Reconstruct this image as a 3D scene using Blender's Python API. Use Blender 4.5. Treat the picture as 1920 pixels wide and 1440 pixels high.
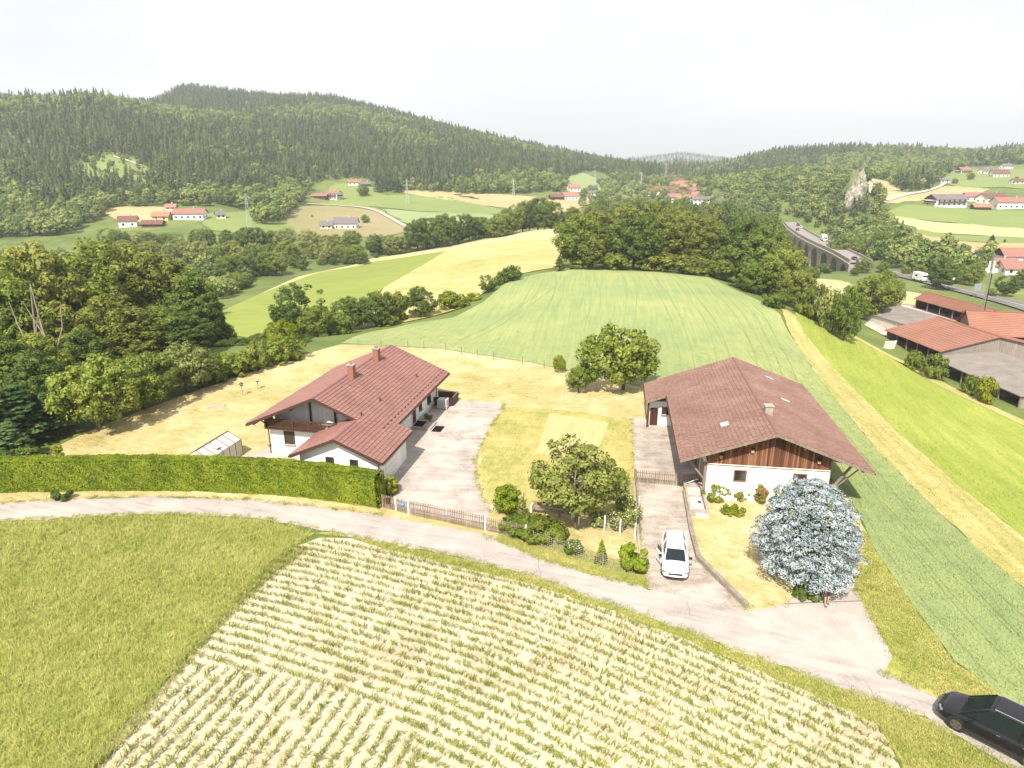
import bpy, bmesh, math, random
import numpy as np
from mathutils import Vector, Matrix, geometry
R = math.radians
rng = np.random.default_rng(7)
random.seed(7)
sc = bpy.context.scene
for o in list(bpy.data.objects): bpy.data.objects.remove(o)

# ---------------------------------------------------------------- camera, sky, sun, exposure
CAM_H = 26.0
PITCH = R(17.8)
cam_data = bpy.data.cameras.new('camera')
cam_data.sensor_width = 36.0
cam_data.lens = 36.0 * 1279.0 / 1920.0
cam_data.clip_start = 0.5
cam_data.clip_end = 12000
cam = bpy.data.objects.new('camera', cam_data)
cam.location = (0, 0, CAM_H)
cam.rotation_euler = (math.pi / 2 - PITCH, 0, 0)
sc.collection.objects.link(cam)
sc.camera = cam

HAZE = 0.00023
SUN_AZ, SUN_EL = 197.0, 49.0          # clockwise from +Y, degrees
world = bpy.data.worlds.new('World'); sc.world = world; world.use_nodes = True
wn, wl = world.node_tree.nodes, world.node_tree.links
wn.clear()
sky = wn.new('ShaderNodeTexSky'); sky.sky_type = 'NISHITA'; sky.sun_disc = False
sky.sun_elevation = R(SUN_EL); sky.sun_rotation = R(SUN_AZ)
sky.altitude = 500; sky.air_density = 1.0; sky.dust_density = 2.5; sky.ozone_density = 1.0
veil = wn.new('ShaderNodeMix'); veil.data_type = 'RGBA'
veil.inputs[0].default_value = 0.8
veil.inputs[7].default_value = (7.15, 6.95, 7.1, 1)      # an even, thin white cloud veil
bg = wn.new('ShaderNodeBackground'); bg.inputs[1].default_value = 0.085
wo = wn.new('ShaderNodeOutputWorld')
wtc = wn.new('ShaderNodeTexCoord'); wmp = wn.new('ShaderNodeMapping'); wmp.inputs['Scale'].default_value = (1.6, 1.6, 5.0); wcl = wn.new('ShaderNodeTexNoise'); wcl.inputs['Scale'].default_value = 1.3; wcl.inputs['Detail'].default_value = 5
wmr = wn.new('ShaderNodeMapRange'); wmr.inputs[1].default_value = .35; wmr.inputs[2].default_value = .65; wmr.inputs[3].default_value = .66; wmr.inputs[4].default_value = .96
wl.new(wtc.outputs['Generated'], wmp.inputs[0]); wl.new(wmp.outputs[0], wcl.inputs['Vector']); wl.new(wcl.outputs[0], wmr.inputs[0]); wl.new(wmr.outputs[0], veil.inputs[0])
wl.new(sky.outputs[0], veil.inputs[6]); wl.new(veil.outputs[2], bg.inputs[0]); wl.new(bg.outputs[0], wo.inputs[0])

sd = bpy.data.lights.new('sun', 'SUN'); sd.energy = 4.2; sd.angle = R(0.5); sd.color = (1.0, 0.92, 0.79)
sun = bpy.data.objects.new('sun', sd); sc.collection.objects.link(sun)
az, el = R(SUN_AZ), R(SUN_EL)
to_sun = Vector((math.sin(az) * math.cos(el), math.cos(az) * math.cos(el), math.sin(el)))
sun.rotation_euler = (-to_sun).to_track_quat('-Z', 'Y').to_euler()
sun.location = to_sun * 200

sc.view_settings.view_transform = 'Standard'; sc.view_settings.look = 'None'
sc.view_settings.exposure = 0.94; sc.view_settings.gamma = 1.0
sc.view_settings.use_curve_mapping = False
sc.cycles.use_denoising = True
sc.cycles.max_bounces = 6; sc.cycles.diffuse_bounces = 3; sc.cycles.transparent_max_bounces = 6
sc.cycles.volume_bounces = 0
sc.cycles.sample_clamp_indirect = 6

# ---------------------------------------------------------------- helpers: places
F0, SP, CP = 1279.0, math.sin(PITCH), math.cos(PITCH)
def ray(px, py):
    u, v = (px - 960) / F0, (py - 720) / F0
    return np.array([u, CP - v * SP, -(SP + v * CP)])
def atz(px, py, z=0.0):
    r = ray(px, py); t = (z - CAM_H) / r[2]
    return np.array([r[0] * t, r[1] * t, z])
def atY(px, py, Y):
    r = ray(px, py); t = Y / r[1]
    return np.array([r[0] * t, Y, CAM_H + r[2] * t])
def proj(X, Y, Z):
    z = Z - CAM_H; d = Y * CP - z * SP; d = np.where(np.abs(d) < 1e-3, 1e-3, d)
    return 960 + F0 * X / d, 720 - F0 * (Y * SP + z * CP) / d, d

# ---------------------------------------------------------------- terrain heights
CTRL = [(-40,40,0),(-46,58,-.2),(-38,78,0),(-28,96,0),(0,20,0),(20,32,0),(0,60,0),(10,90,0),(20,62,0),(-20,20,0),(0,1,0),
 (-30,5,0),(30,5,0),(0,120,0),(-60,78,-4),(-72,100,-9),(-110,60,-7),(-95,130,-14),(-45,108,-5),(-200,200,-17),(-150,250,-16),(-60,285,-14.5),
 (28,60,-.6),(32,50,-.9),(40,60,-2.4),(38,42,-2),(30,30,-.4),(50,90,-4),(48,118,-2.2),(60,138,-3),(60,30,-5),(100,60,-10),(25,230,-4),(62,225,-7),(90,200,-9),
 (160,340,-25),(185,410,-25),(215,480,-22),(100,300,-15),(112,400,-18),(120,520,-14),(-300,300,-14),(-300,120,-16),(300,150,-16),(60,350,-14),(40,420,-13)]
PXC = [(850,597,128),(960,530,152),(1050,510,165),(1100,505,172),(1230,510,168),(1330,520,160),(1420,560,140),(1470,585,128),
 (1060,480,210),(1050,430,330),(1000,440,310),(830,474,300),(900,500,215),(760,560,165),(700,545,190),(560,530,235),(420,585,185),(400,640,140),(500,500,275),
 (1700,700,113),(1600,640,125),(1920,800,88),(1800,745,100),(1760,690,122),(1850,650,135),(1680,620,145),(1750,570,190),(1920,578,192),(1720,525,245),(1600,530,230),
 (1890,510,280),(1660,470,330),(1920,470,300),(1920,430,380),(1700,400,450),(1800,380,500),(1900,385,480),(1640,350,560),(1780,345,620),(1880,330,700),(1850,310,900),
 (0,420,420),(0,300,620),(400,410,430),(400,360,520),(400,280,750),(650,420,450),(700,390,520),(740,360,640),(740,300,800),(960,385,560),(900,370,640),(1000,340,750),
 (1150,350,800),(1200,380,650),(1290,385,600),(1290,340,1000),(1600,345,500),(230,415,420),(330,395,450),(620,372,600),(230,310,600),(1450,330,700),(1400,400,520)]
HILL = [(0,178,850,9),(180,172,900,9),(400,205,1100,9),(340,162,1350,9),(450,174,1350,9),(620,182,1350,9),(700,203,1350,9),(820,230,1350,9),(960,264,1350,9),(1100,292,1400,8),
 (1240,316,1500,10),(1280,300,1900,8),(1280,287,3500,8),(1450,285,1300,20),(1550,274,1250,20),(1700,268,1250,20),(1920,268,1200,20),(-200,200,850,9),(2150,270,1200,20),(1450,308,900,16),(1800,292,900,16)]
pts = [tuple(c) for c in CTRL]
for px, py, Y in PXC: pts.append(tuple(atY(px, py, Y)))
for px, py, Y, t in HILL:
    p = atY(px, py, Y); pts.append((p[0], p[1], p[2] - t))
    pts.append((p[0] * 1.5, p[1] * 1.5, p[2] - t - 60))
pts = np.array(pts, float)
def warp(X, Y):
    r = np.hypot(X, Y); th = np.arctan2(X, Y)
    return np.stack([th * 1.7, np.log((r + 60) / 60)], -1)
CW = warp(pts[:, 0], pts[:, 1])
def _phi(A): return np.sqrt(((A[:, None, :] - CW[None, :, :]) ** 2).sum(-1) + 1e-4)
_K = _phi(CW) - 0.0
_n = len(pts)
_M = np.zeros((_n + 3, _n + 3)); _M[:_n, :_n] = _K - 1e-3 * np.eye(_n)
_Pm = np.c_[np.ones(_n), CW]; _M[:_n, _n:] = _Pm; _M[_n:, :_n] = _Pm.T
_W = np.linalg.solve(_M, np.r_[pts[:, 2], 0, 0, 0])
def hgt(X, Y):
    X = np.asarray(X, float); Y = np.asarray(Y, float); sh = X.shape
    x, y = X.ravel(), Y.ravel(); out = np.empty(len(x))
    for i in range(0, len(x), 20000):
        A = warp(x[i:i+20000], y[i:i+20000])
        out[i:i+20000] = _phi(A) @ _W[:_n] + np.c_[np.ones(len(A)), A] @ _W[_n:]
    dx = np.maximum(np.maximum(-42 - x, x - 24), 0); dy = np.maximum(y - 96, 0) + np.maximum(-60 - y, 0)
    dd = np.hypot(dx, dy); m = np.clip(dd / 26, 0, 1); m = m * m * (3 - 2 * m)
    back = np.clip((y + 5) / 25, 0, 1)
    out = out * m * back
    return out.reshape(sh)
_cache = {}
def hz(x, y): return float(hgt(np.array([x]), np.array([y]))[0])
_T = np.concatenate([np.linspace(20, 120, 160), np.geomspace(121, 3600, 420)])
def ground(px, py):
    """point of the terrain seen in that direction"""
    k = (round(px, 1), round(py, 1))
    if k in _cache: return _cache[k]
    r = ray(px, py); Xs, Ys = r[0] / r[1] * _T, _T
    Zs = CAM_H + r[2] / r[1] * _T
    d = Zs - hgt(Xs, Ys)
    i = np.argmax(d < 0) if (d < 0).any() else len(_T) - 1
    if i == 0: i = 1
    t = _T[i-1] + (_T[i] - _T[i-1]) * np.clip(d[i-1] / (d[i-1] - d[i] + 1e-9), 0, 1)
    p = np.array([r[0] / r[1] * t, t, 0.0]); p[2] = hz(p[0], p[1])
    _cache[k] = p
    return p

# ---------------------------------------------------------------- helpers: objects, meshes, materials
COL = sc.collection
def tag(o, label=None, cat=None, group=None, kind=None):
    if label: o['label'] = label
    if cat: o['category'] = cat
    if group: o['group'] = group
    if kind: o['kind'] = kind
    return o
def empty(name, loc=(0, 0, 0), rz=0.0, label=None, cat=None, group=None):
    o = bpy.data.objects.new(name, None); o.empty_display_size = .3
    o.location = loc; o.rotation_euler = (0, 0, rz); COL.objects.link(o)
    return tag(o, label, cat, group)
def link(name, me, mats=None, parent=None, loc=None, rot=None, smooth=False):
    o = bpy.data.objects.new(name, me); COL.objects.link(o)
    if mats is not None and len(me.materials) == 0:
        for m in (mats if isinstance(mats, (list, tuple)) else [mats]): me.materials.append(m)
    if parent is not None: o.parent = parent
    if loc is not None: o.location = loc
    if rot is not None: o.rotation_euler = rot
    if smooth: me.polygons.foreach_set('use_smooth', [True] * len(me.polygons))
    return o
def qmesh(name, V, k=4, mat_idx=None, smooth=False, cn=None):
    """V: (n,k,3) array of separate faces"""
    if isinstance(V, tuple): V, cn = V
    V = np.asarray(V, np.float32); n = len(V)
    me = bpy.data.meshes.new(name)
    me.vertices.add(n * k); me.vertices.foreach_set('co', V.reshape(-1))
    me.loops.add(n * k); me.loops.foreach_set('vertex_index', np.arange(n * k, dtype=np.int32))
    me.polygons.add(n); me.polygons.foreach_set('loop_start', np.arange(0, n * k, k, dtype=np.int32))
    if mat_idx is not None: me.polygons.foreach_set('material_index', np.asarray(mat_idx, np.int32))
    if smooth: me.polygons.foreach_set('use_smooth', np.ones(n, bool))
    if cn is not None:
        a = me.attributes.new('cn', 'FLOAT_VECTOR', 'POINT'); a.data.foreach_set('vector', np.repeat(np.asarray(cn, np.float32), k, 0).reshape(-1))
    me.update(calc_edges=True); return me
class MB:
    def __init__(s): s.v = []; s.f = []; s.m = []
    def add(s, vs, fs, mi=0):
        b = len(s.v); s.v += [tuple(map(float, v)) for v in vs]; s.f += [tuple(b + i for i in f) for f in fs]; s.m += [mi] * len(fs); return s
    def box(s, c, size, rz=0.0, mi=0, rot=None):
        hx, hy, h = size[0] / 2, size[1] / 2, size[2] / 2
        M = rot if rot is not None else Matrix.Rotation(rz, 3, 'Z'); c = Vector(c)
        vs = [c + M @ Vector((x, y, z)) for x in (-hx, hx) for y in (-hy, hy) for z in (-h, h)]
        return s.add(vs, [(0,1,3,2),(4,6,7,5),(0,4,5,1),(2,3,7,6),(0,2,6,4),(1,5,7,3)], mi)
    def bar(s, a, b, w=.1, h=None, mi=0):
        a, b = Vector(a), Vector(b); d = b - a
        if d.length < 1e-6: return s
        q = d.to_track_quat('Y', 'Z').to_matrix()
        return s.box((a + b) / 2, (w, d.length, h if h else w), rot=q, mi=mi)
    def cyl(s, a, b, r0, r1=None, n=8, mi=0, caps=True):
        a, b = Vector(a), Vector(b); r1 = r0 if r1 is None else r1
        q = (b - a).to_track_quat('Z', 'Y').to_matrix()
        vs = []
        for p, r in ((a, r0), (b, r1)):
            for i in range(n): vs.append(p + q @ Vector((r * math.cos(i * 2 * math.pi / n), r * math.sin(i * 2 * math.pi / n), 0)))
        fs = [(i, (i + 1) % n, n + (i + 1) % n, n + i) for i in range(n)]
        if caps: fs += [tuple(range(n - 1, -1, -1)), tuple(range(n, 2 * n))]
        return s.add(vs, fs, mi)
    def tube(s, path, rad, n=6, mi=0):
        for i in range(len(path) - 1):
            r0 = rad[i] if isinstance(rad, (list, tuple)) else rad; r1 = rad[i+1] if isinstance(rad, (list, tuple)) else rad
            s.cyl(path[i], path[i+1], r0, r1, n, mi, caps=True)
        return s
    def quad(s, a, b, c, d, mi=0): return s.add([a, b, c, d], [(0,1,2,3)], mi)
    def prism(s, poly, y0, y1, mi=0):
        """poly in local (x,z), extruded along y"""
        n = len(poly); vs = [(x, y0, z) for x, z in poly] + [(x, y1, z) for x, z in poly]
        fs = [tuple(range(n)), tuple(range(2 * n - 1, n - 1, -1))] + [(i, n + i, n + (i + 1) % n, (i + 1) % n) for i in range(n)]
        return s.add(vs, fs, mi)
    def mesh(s, name):
        me = bpy.data.meshes.new(name); me.from_pydata(s.v, [], s.f)
        if any(s.m): me.polygons.foreach_set('material_index', s.m)
        bm = bmesh.new(); bm.from_mesh(me); bmesh.ops.recalc_face_normals(bm, faces=bm.faces); bm.to_mesh(me); bm.free()
        me.update(); return me
    def build(s, name, mats, parent=None, loc=None, rot=None, smooth=False):
        return link(name, s.mesh(name), mats, parent, loc, rot, smooth)
def copy_tree(o, parent=None):
    c = o.copy(); COL.objects.link(c); c.parent = parent
    for ch in list(o.children): copy_tree(ch, c)
    return c

def mat(name, stops, layers=((3.0, 1.0),), rough=.8, bump=0.0, coords='pos', spec=.3, metal=0.0, trans=0.0, rand=0.0, island=0.0, bscale=None, detail=3, contrast=None):
    """procedural: stops = [(pos,(r,g,b))...]; layers = [(scale or (sx,sy,sz), weight[, rotz])...]"""
    m = bpy.data.materials.new(name); m.use_nodes = True
    nt = m.node_tree; n, l = nt.nodes, nt.links; n.clear()
    out = n.new('ShaderNodeOutputMaterial'); bs = n.new('ShaderNodeBsdfPrincipled')
    bs.inputs['Roughness'].default_value = rough; bs.inputs['Metallic'].default_value = metal
    bs.inputs['Specular IOR Level'].default_value = spec
    if coords == 'pos': src = n.new('ShaderNodeNewGeometry').outputs['Position']
    else: src = n.new('ShaderNodeTexCoord').outputs['Object']
    acc = None; tot = sum(x[1] for x in layers)
    for L in layers:
        s = L[0]; mp = n.new('ShaderNodeMapping')
        mp.inputs['Scale'].default_value = (s, s, s) if not isinstance(s, tuple) else s
        if len(L) > 2:
            m0 = n.new('ShaderNodeMapping'); m0.inputs['Rotation'].default_value = (0, 0, L[2]); l.new(src, m0.inputs[0]); l.new(m0.outputs[0], mp.inputs[0])
        else: l.new(src, mp.inputs[0])
        tx = n.new('ShaderNodeTexNoise'); tx.inputs['Scale'].default_value = 1; tx.inputs['Detail'].default_value = detail; l.new(mp.outputs[0], tx.inputs['Vector'])
        mu = n.new('ShaderNodeMath'); mu.operation = 'MULTIPLY'; mu.inputs[1].default_value = L[1] / tot; l.new(tx.outputs[0], mu.inputs[0])
        if acc is None: acc = mu.outputs[0]
        else:
            ad = n.new('ShaderNodeMath'); ad.operation = 'ADD'; l.new(acc, ad.inputs[0]); l.new(mu.outputs[0], ad.inputs[1]); acc = ad.outputs[0]
    hv = acc
    def addr(sock, amt):
        nonlocal acc
        a = n.new('ShaderNodeMath'); a.operation = 'MULTIPLY_ADD'; a.inputs[1].default_value = amt; l.new(sock, a.inputs[0])
        b = n.new('ShaderNodeMath'); b.operation = 'SUBTRACT'; b.inputs[1].default_value = amt / 2; l.new(acc, a.inputs[2]); l.new(a.outputs[0], b.inputs[0]); acc = b.outputs[0]
    if rand: addr(n.new('ShaderNodeObjectInfo').outputs['Random'], rand)
    if island: addr(n.new('ShaderNodeNewGeometry').outputs['Random Per Island'], island)
    if contrast:
        cm = n.new('ShaderNodeMath'); cm.operation = 'MULTIPLY_ADD'; cm.inputs[1].default_value = contrast; cm.inputs[2].default_value = .5 - .5 * contrast; l.new(acc, cm.inputs[0]); acc = cm.outputs[0]
    rp = n.new('ShaderNodeValToRGB'); cr = rp.color_ramp
    for i, (p, c) in enumerate(stops):
        e = cr.elements[i] if i < 2 else cr.elements.new(p)
        e.position = p; e.color = (*c, 1)
    l.new(acc, rp.inputs[0]); l.new(rp.outputs[0], bs.inputs['Base Color'])
    if bump:
        b = n.new('ShaderNodeBump'); b.inputs['Strength'].default_value = min(1, bump); b.inputs['Distance'].default_value = bump if bump > 1 else .1
        if bscale:
            tb = n.new('ShaderNodeTexNoise'); tb.inputs['Scale'].default_value = bscale; tb.inputs['Detail'].default_value = 4; l.new(src, tb.inputs['Vector']); l.new(tb.outputs[0], b.inputs['Height'])
        else: l.new(hv, b.inputs['Height'])
        l.new(b.outputs[0], bs.inputs['Normal'])
    sh = bs.outputs[0]
    if trans:
        tr = n.new('ShaderNodeBsdfTranslucent'); l.new(rp.outputs[0], tr.inputs[0])
        mx = n.new('ShaderNodeMixShader'); mx.inputs[0].default_value = trans; l.new(sh, mx.inputs[1]); l.new(tr.outputs[0], mx.inputs[2]); sh = mx.outputs[0]
    l.new(sh, out.inputs[0])
    return m
def flat(name, c, rough=.6, spec=.4, metal=0.0, var=.12, scale=8.0, bump=0, coords='obj'):
    d = tuple(x * (1 - var) for x in c); u = tuple(min(1, x * (1 + var)) for x in c)
    return mat(name, [(.3, d), (.7, u)], ((scale, 1),), rough, bump, coords, spec, metal)
def two(a, b, lo=.35, hi=.65): return [(lo, a), (hi, b)]
# ---------------------------------------------------------------- ground sheet and the fields, roads and yards on it
M = {}
M['ground'] = mat('ground_meadow', [(.2, (.065,.10,.025)), (.5, (.125,.165,.04)), (.8, (.21,.235,.065))], ((.02, 1.2), (.12, 1), (1.3, .6)), .9, contrast=1.8)
M['lawn'] = mat('dry_lawn', [(.12, (.20,.215,.065)), (.33, (.34,.29,.115)), (.52, (.455,.37,.18)), (.85, (.61,.53,.33))], ((.07, 1.6), (.35, 1.0), (1.6, .9), (6, 1.2), ((.5, 3, 1), .8, .5)), .95, .4, contrast=3.1)
M['plot'] = mat('garden_plot_grass', [(.15, (.19,.22,.05)), (.4, (.295,.285,.085)), (.6, (.40,.34,.12)), (.85, (.52,.44,.20))], ((.25, 1.3), (1.2, .9), (5, 1.0), ((4, .5, 1), .7, .25)), .95, .4, contrast=2.4)
M['mown'] = mat('mown_strip', [(.2, (.34,.295,.115)), (.8, (.54,.455,.24))], (((2.4, .25, 1), 1, .22), (1.5, .6), (7, .9)), .95, .3, contrast=2)
M['road'] = mat('worn_asphalt', [(.12, (.20,.175,.16)), (.4, (.34,.305,.285)), (.62, (.42,.38,.35)), (.9, (.52,.475,.435))], ((.14, 1), (.8, .6), (5, .5), (22, .5), ((.25, 2.2, 1), .9, .35)), .9, .15, contrast=2.2)
M['concrete'] = mat('yard_concrete', [(.12, (.21,.18,.16)), (.36, (.32,.28,.25)), (.6, (.43,.385,.345)), (.88, (.54,.495,.45))], ((.2, 1.1), (.8, .7), (4, .5), (16, .4), ((.3, 2.4, 1), .7, .1)), .9, .15, contrast=2.3)
M['apron'] = mat('apron_concrete', [(.15, (.30,.26,.235)), (.85, (.50,.45,.41))], ((.3, 1), (1.5, .6), (8, .5), (20, .4)), .9, .12, contrast=1.9)
M['soil'] = mat('dry_field_soil', [(.10, (.30,.23,.15)), (.36, (.43,.36,.25)), (.6, (.53,.46,.335)), (.9, (.63,.565,.435))], ((.07, 1.3), (.4, .9), (2.2, .8), (7, 1.1)), .95, .8, contrast=2.5)
M['barley'] = mat('barley_ground', [(.15, (.18,.22,.045)), (.5, (.275,.31,.075)), (.85, (.38,.39,.13))], ((.1, .9), (.7, .7), ((6, 2.5, 4), 1.2), (12, .6)), .95, .5, contrast=2.2)
M['wheat'] = mat('green_wheat', [(.12, (.16,.225,.095)), (.38, (.215,.275,.11)), (.6, (.275,.315,.12)), (.88, (.36,.37,.155))], ((.035, 1.5), (.25, .6), ((2.2, .06, 2), 1.2, .13), (4, .7)), .95, .5, contrast=2.2)
M['meadow'] = mat('bright_meadow', [(.15, (.18,.235,.035)), (.5, (.25,.30,.05)), (.85, (.36,.38,.09))], ((.06, 1), ((.7, .05, 1), 1.4, .3), ((5, 1.2, 3), .9, .3), (2, .6)), .95, .5, contrast=2.2)
M['track'] = mat('dry_track', [(.15, (.24,.245,.05)), (.45, (.37,.325,.115)), (.8, (.53,.455,.23))], (((1.3, .05, 1), 1.4, .22), (.2, .6), (1.5, .7), (6, .8)), .95, .4, contrast=2.2)
M['verge'] = mat('grass_verge', [(.15, (.16,.21,.035)), (.42, (.27,.285,.065)), (.62, (.40,.35,.12)), (.85, (.55,.47,.23))], ((.2, 1), (.9, .8), (4, .9), (10, .6)), .95, .4, contrast=2.3)
M['fieldg'] = mat('field_green', [(.15, (.165,.215,.035)), (.85, (.26,.30,.065))], ((.025, 1), ((.5, .03, 1), 1.0, -.9), (.8, .6), (3, .5)), .95, .3, contrast=2)
M['fieldy'] = mat('field_yellow', [(.15, (.26,.265,.065)), (.45, (.38,.345,.13)), (.8, (.52,.475,.24))], ((.025, .9), ((.35, .025, 1), 1.4, -.75), (.7, .6), (3, .4)), .95, .3, contrast=2.1)
M['fieldp'] = mat('field_pale', [(.3, (.38,.36,.16)), (.7, (.48,.44,.24))], ((.03, 1), (1, .5)), .95)
M['farg'] = mat('far_green_field', [(.3, (.16,.21,.06)), (.7, (.22,.27,.08))], ((.02, 1), (.3, .6)), .95)
M['farpg'] = mat('far_pale_green_field', [(.3, (.21,.27,.11)), (.7, (.27,.32,.14))], ((.02, 1), (.3, .6)), .95)
M['fart'] = mat('far_tan_field', [(.3, (.34,.28,.13)), (.7, (.44,.37,.20))], ((.02, 1), (.3, .6)), .95)
M['farb'] = mat('far_brown_field', [(.3, (.20,.20,.07)), (.5, (.26,.23,.11)), (.7, (.32,.26,.15))], ((.012, 1), (.25, .5)), .95)
M['drive'] = mat('driveway_concrete', [(.12, (.19,.155,.13)), (.36, (.30,.255,.22)), (.6, (.42,.37,.325)), (.88, (.56,.51,.455))], ((.25, 1.1), (.9, .9), (4, .5), (16, .4), ((.4, 2.0, 1), .7, .1)), .9, .15, contrast=2.4)
M['gravel'] = mat('gravel', [(.3, (.38,.33,.28)), (.7, (.52,.47,.41))], ((.4, 1), (5, .8)), .95)
M['tarmac'] = mat('tarmac', [(.3, (.13,.12,.12)), (.7, (.18,.17,.165))], ((.1, 1), (2, .6)), .9)

def cracks(m, scale=.3, width=.012, amt=.55):
    """thin dark cracks through a paved surface"""
    nt = m.node_tree; n, l = nt.nodes, nt.links; bs = [x for x in n if x.type == 'BSDF_PRINCIPLED'][0]; src = bs.inputs['Base Color'].links[0].from_socket
    g = n.new('ShaderNodeNewGeometry'); ns = n.new('ShaderNodeTexNoise'); ns.inputs['Scale'].default_value = 1.3; l.new(g.outputs['Position'], ns.inputs['Vector'])
    mx = n.new('ShaderNodeMix'); mx.data_type = 'VECTOR'; mx.inputs[0].default_value = .25; l.new(g.outputs['Position'], mx.inputs[4]); l.new(ns.outputs['Color'], mx.inputs[5])
    vo = n.new('ShaderNodeTexVoronoi'); vo.feature = 'DISTANCE_TO_EDGE'; vo.inputs['Scale'].default_value = scale; l.new(mx.outputs[1], vo.inputs['Vector'])
    lt = n.new('ShaderNodeMath'); lt.operation = 'LESS_THAN'; lt.inputs[1].default_value = width; l.new(vo.outputs['Distance'], lt.inputs[0])
    n2 = n.new('ShaderNodeTexNoise'); n2.inputs['Scale'].default_value = .35; l.new(g.outputs['Position'], n2.inputs['Vector']); gt = n.new('ShaderNodeMath'); gt.operation = 'GREATER_THAN'; gt.inputs[1].default_value = .52; l.new(n2.outputs[0], gt.inputs[0])
    mu = n.new('ShaderNodeMath'); mu.operation = 'MULTIPLY'; l.new(lt.outputs[0], mu.inputs[0]); l.new(gt.outputs[0], mu.inputs[1]); m2 = n.new('ShaderNodeMath'); m2.operation = 'MULTIPLY'; m2.inputs[1].default_value = amt; l.new(mu.outputs[0], m2.inputs[0])
    cm = n.new('ShaderNodeMix'); cm.data_type = 'RGBA'; cm.inputs[7].default_value = (.09, .08, .065, 1); l.new(m2.outputs[0], cm.inputs[0]); l.new(src, cm.inputs[6]); l.new(cm.outputs[2], bs.inputs['Base Color'])
cracks(M['road'], .24, .0045, .4); cracks(M['concrete'], .2, .004, .3); cracks(M['drive'], .3, .0055, .35)
def terrain():
    nb = 420; ang = np.concatenate([np.linspace(-52, 52, 300), np.linspace(54, 306, 120)]) * math.pi / 180
    rr = np.concatenate([[0.0], np.linspace(4, 110, 54), np.geomspace(113, 4000, 180)])
    A, Rr = np.meshgrid(ang, rr); X, Y = Rr * np.sin(A), Rr * np.cos(A)
    Z = hgt(X, Y)
    Z = Z - np.clip((Rr - 2200) / 3000, 0, 1) * 40
    na, nr = len(ang), len(rr)
    V = np.stack([X, Y, Z], -1).reshape(-1, 3)
    i, j = np.meshgrid(np.arange(nr - 1), np.arange(na), indexing='ij'); j2 = (j + 1) % na
    Fq = np.stack([i * na + j, i * na + j2, (i + 1) * na + j2, (i + 1) * na + j], -1).reshape(-1, 4)
    me = bpy.data.meshes.new('ground'); me.vertices.add(len(V)); me.vertices.foreach_set('co', V.astype(np.float32).reshape(-1))
    me.loops.add(Fq.size); me.loops.foreach_set('vertex_index', Fq.astype(np.int32).reshape(-1))
    me.polygons.add(len(Fq)); me.polygons.foreach_set('loop_start', np.arange(0, Fq.size, 4, dtype=np.int32))
    me.polygons.foreach_set('use_smooth', np.ones(len(Fq), bool))
    me.update(calc_edges=True); me.validate()
    o = link('ground', me, M['ground']); tag(o, 'rolling green farmland under fields and woods', kind='structure')
terrain()

def px2xy(poly): return [tuple(ground(*p)[:2]) for p in poly]
def smooth_xy(P, n=3):
    """Catmull-Rom through the points of a closed outline"""
    P = np.array(P); out = []; N = len(P)
    for i in range(N):
        p0, p1, p2, p3 = P[i-1], P[i], P[(i+1) % N], P[(i+2) % N]
        for t in np.linspace(0, 1, n, endpoint=False):
            out.append(.5 * ((2*p1) + (-p0+p2)*t + (2*p0-5*p1+4*p2-p3)*t*t + (-p0+3*p1-3*p2+p3)*t**3))
    return [tuple(p) for p in out]
def drape(name, xy, m, off, res, label=None, kind='structure', jag=0.0, fscale=0.0008):
    """a sheet lying on the terrain inside an outline"""
    xy = np.array(xy, float)
    # densify outline
    out = []
    for i in range(len(xy)):
        a, b = xy[i], xy[(i + 1) % len(xy)]; k = max(1, int(np.hypot(*(b - a)) / res))
        for t in range(k): out.append(a + (b - a) * t / k)
    B = np.array(out)
    if jag: B = B + rng.normal(0, jag, B.shape)
    mn, mx = B.min(0), B.max(0)
    gx, gy = np.meshgrid(np.arange(mn[0], mx[0], res), np.arange(mn[1], mx[1], res)); G = np.stack([gx.ravel(), gy.ravel()], -1)
    G += rng.uniform(-.2, .2, G.shape) * res
    ins = inside(G, B); G = G[ins]
    # keep interior points off the outline
    V = [Vector(p) for p in B] + [Vector(p) for p in G]
    E = [(i, (i + 1) % len(B)) for i in range(len(B))]
    r = geometry.delaunay_2d_cdt(V, E, [], 1, 1e-5)
    vs, fs = np.array([tuple(v) for v in r[0]]), [f for f in r[2]]
    z = hgt(vs[:, 0], vs[:, 1]) + off + fscale * np.maximum(0, np.hypot(vs[:, 0], vs[:, 1]) - 60)
    me = bpy.data.meshes.new(name); me.from_pydata(np.c_[vs, z].tolist(), [], fs)
    bm = bmesh.new(); bm.from_mesh(me); bmesh.ops.recalc_face_normals(bm, faces=bm.faces)
    up = sum(f.normal.z for f in bm.faces)
    if up < 0: bmesh.ops.reverse_faces(bm, faces=bm.faces)
    bm.to_mesh(me); bm.free()
    me.polygons.foreach_set('use_smooth', [True] * len(me.polygons))
    o = link(name, me, m); tag(o, label, kind=kind); return o
def inside(Pn, B):
    x, y = Pn[:, 0], Pn[:, 1]; c = np.zeros(len(Pn), bool); j = len(B) - 1
    for i in range(len(B)):
        xi, yi = B[i]; xj, yj = B[j]
        if yi != yj:
            k = ((yi > y) != (yj > y)) & (x < (xj - xi) * (y - yi) / (yj - yi) + xi); c ^= k
        j = i
    return c
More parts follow.
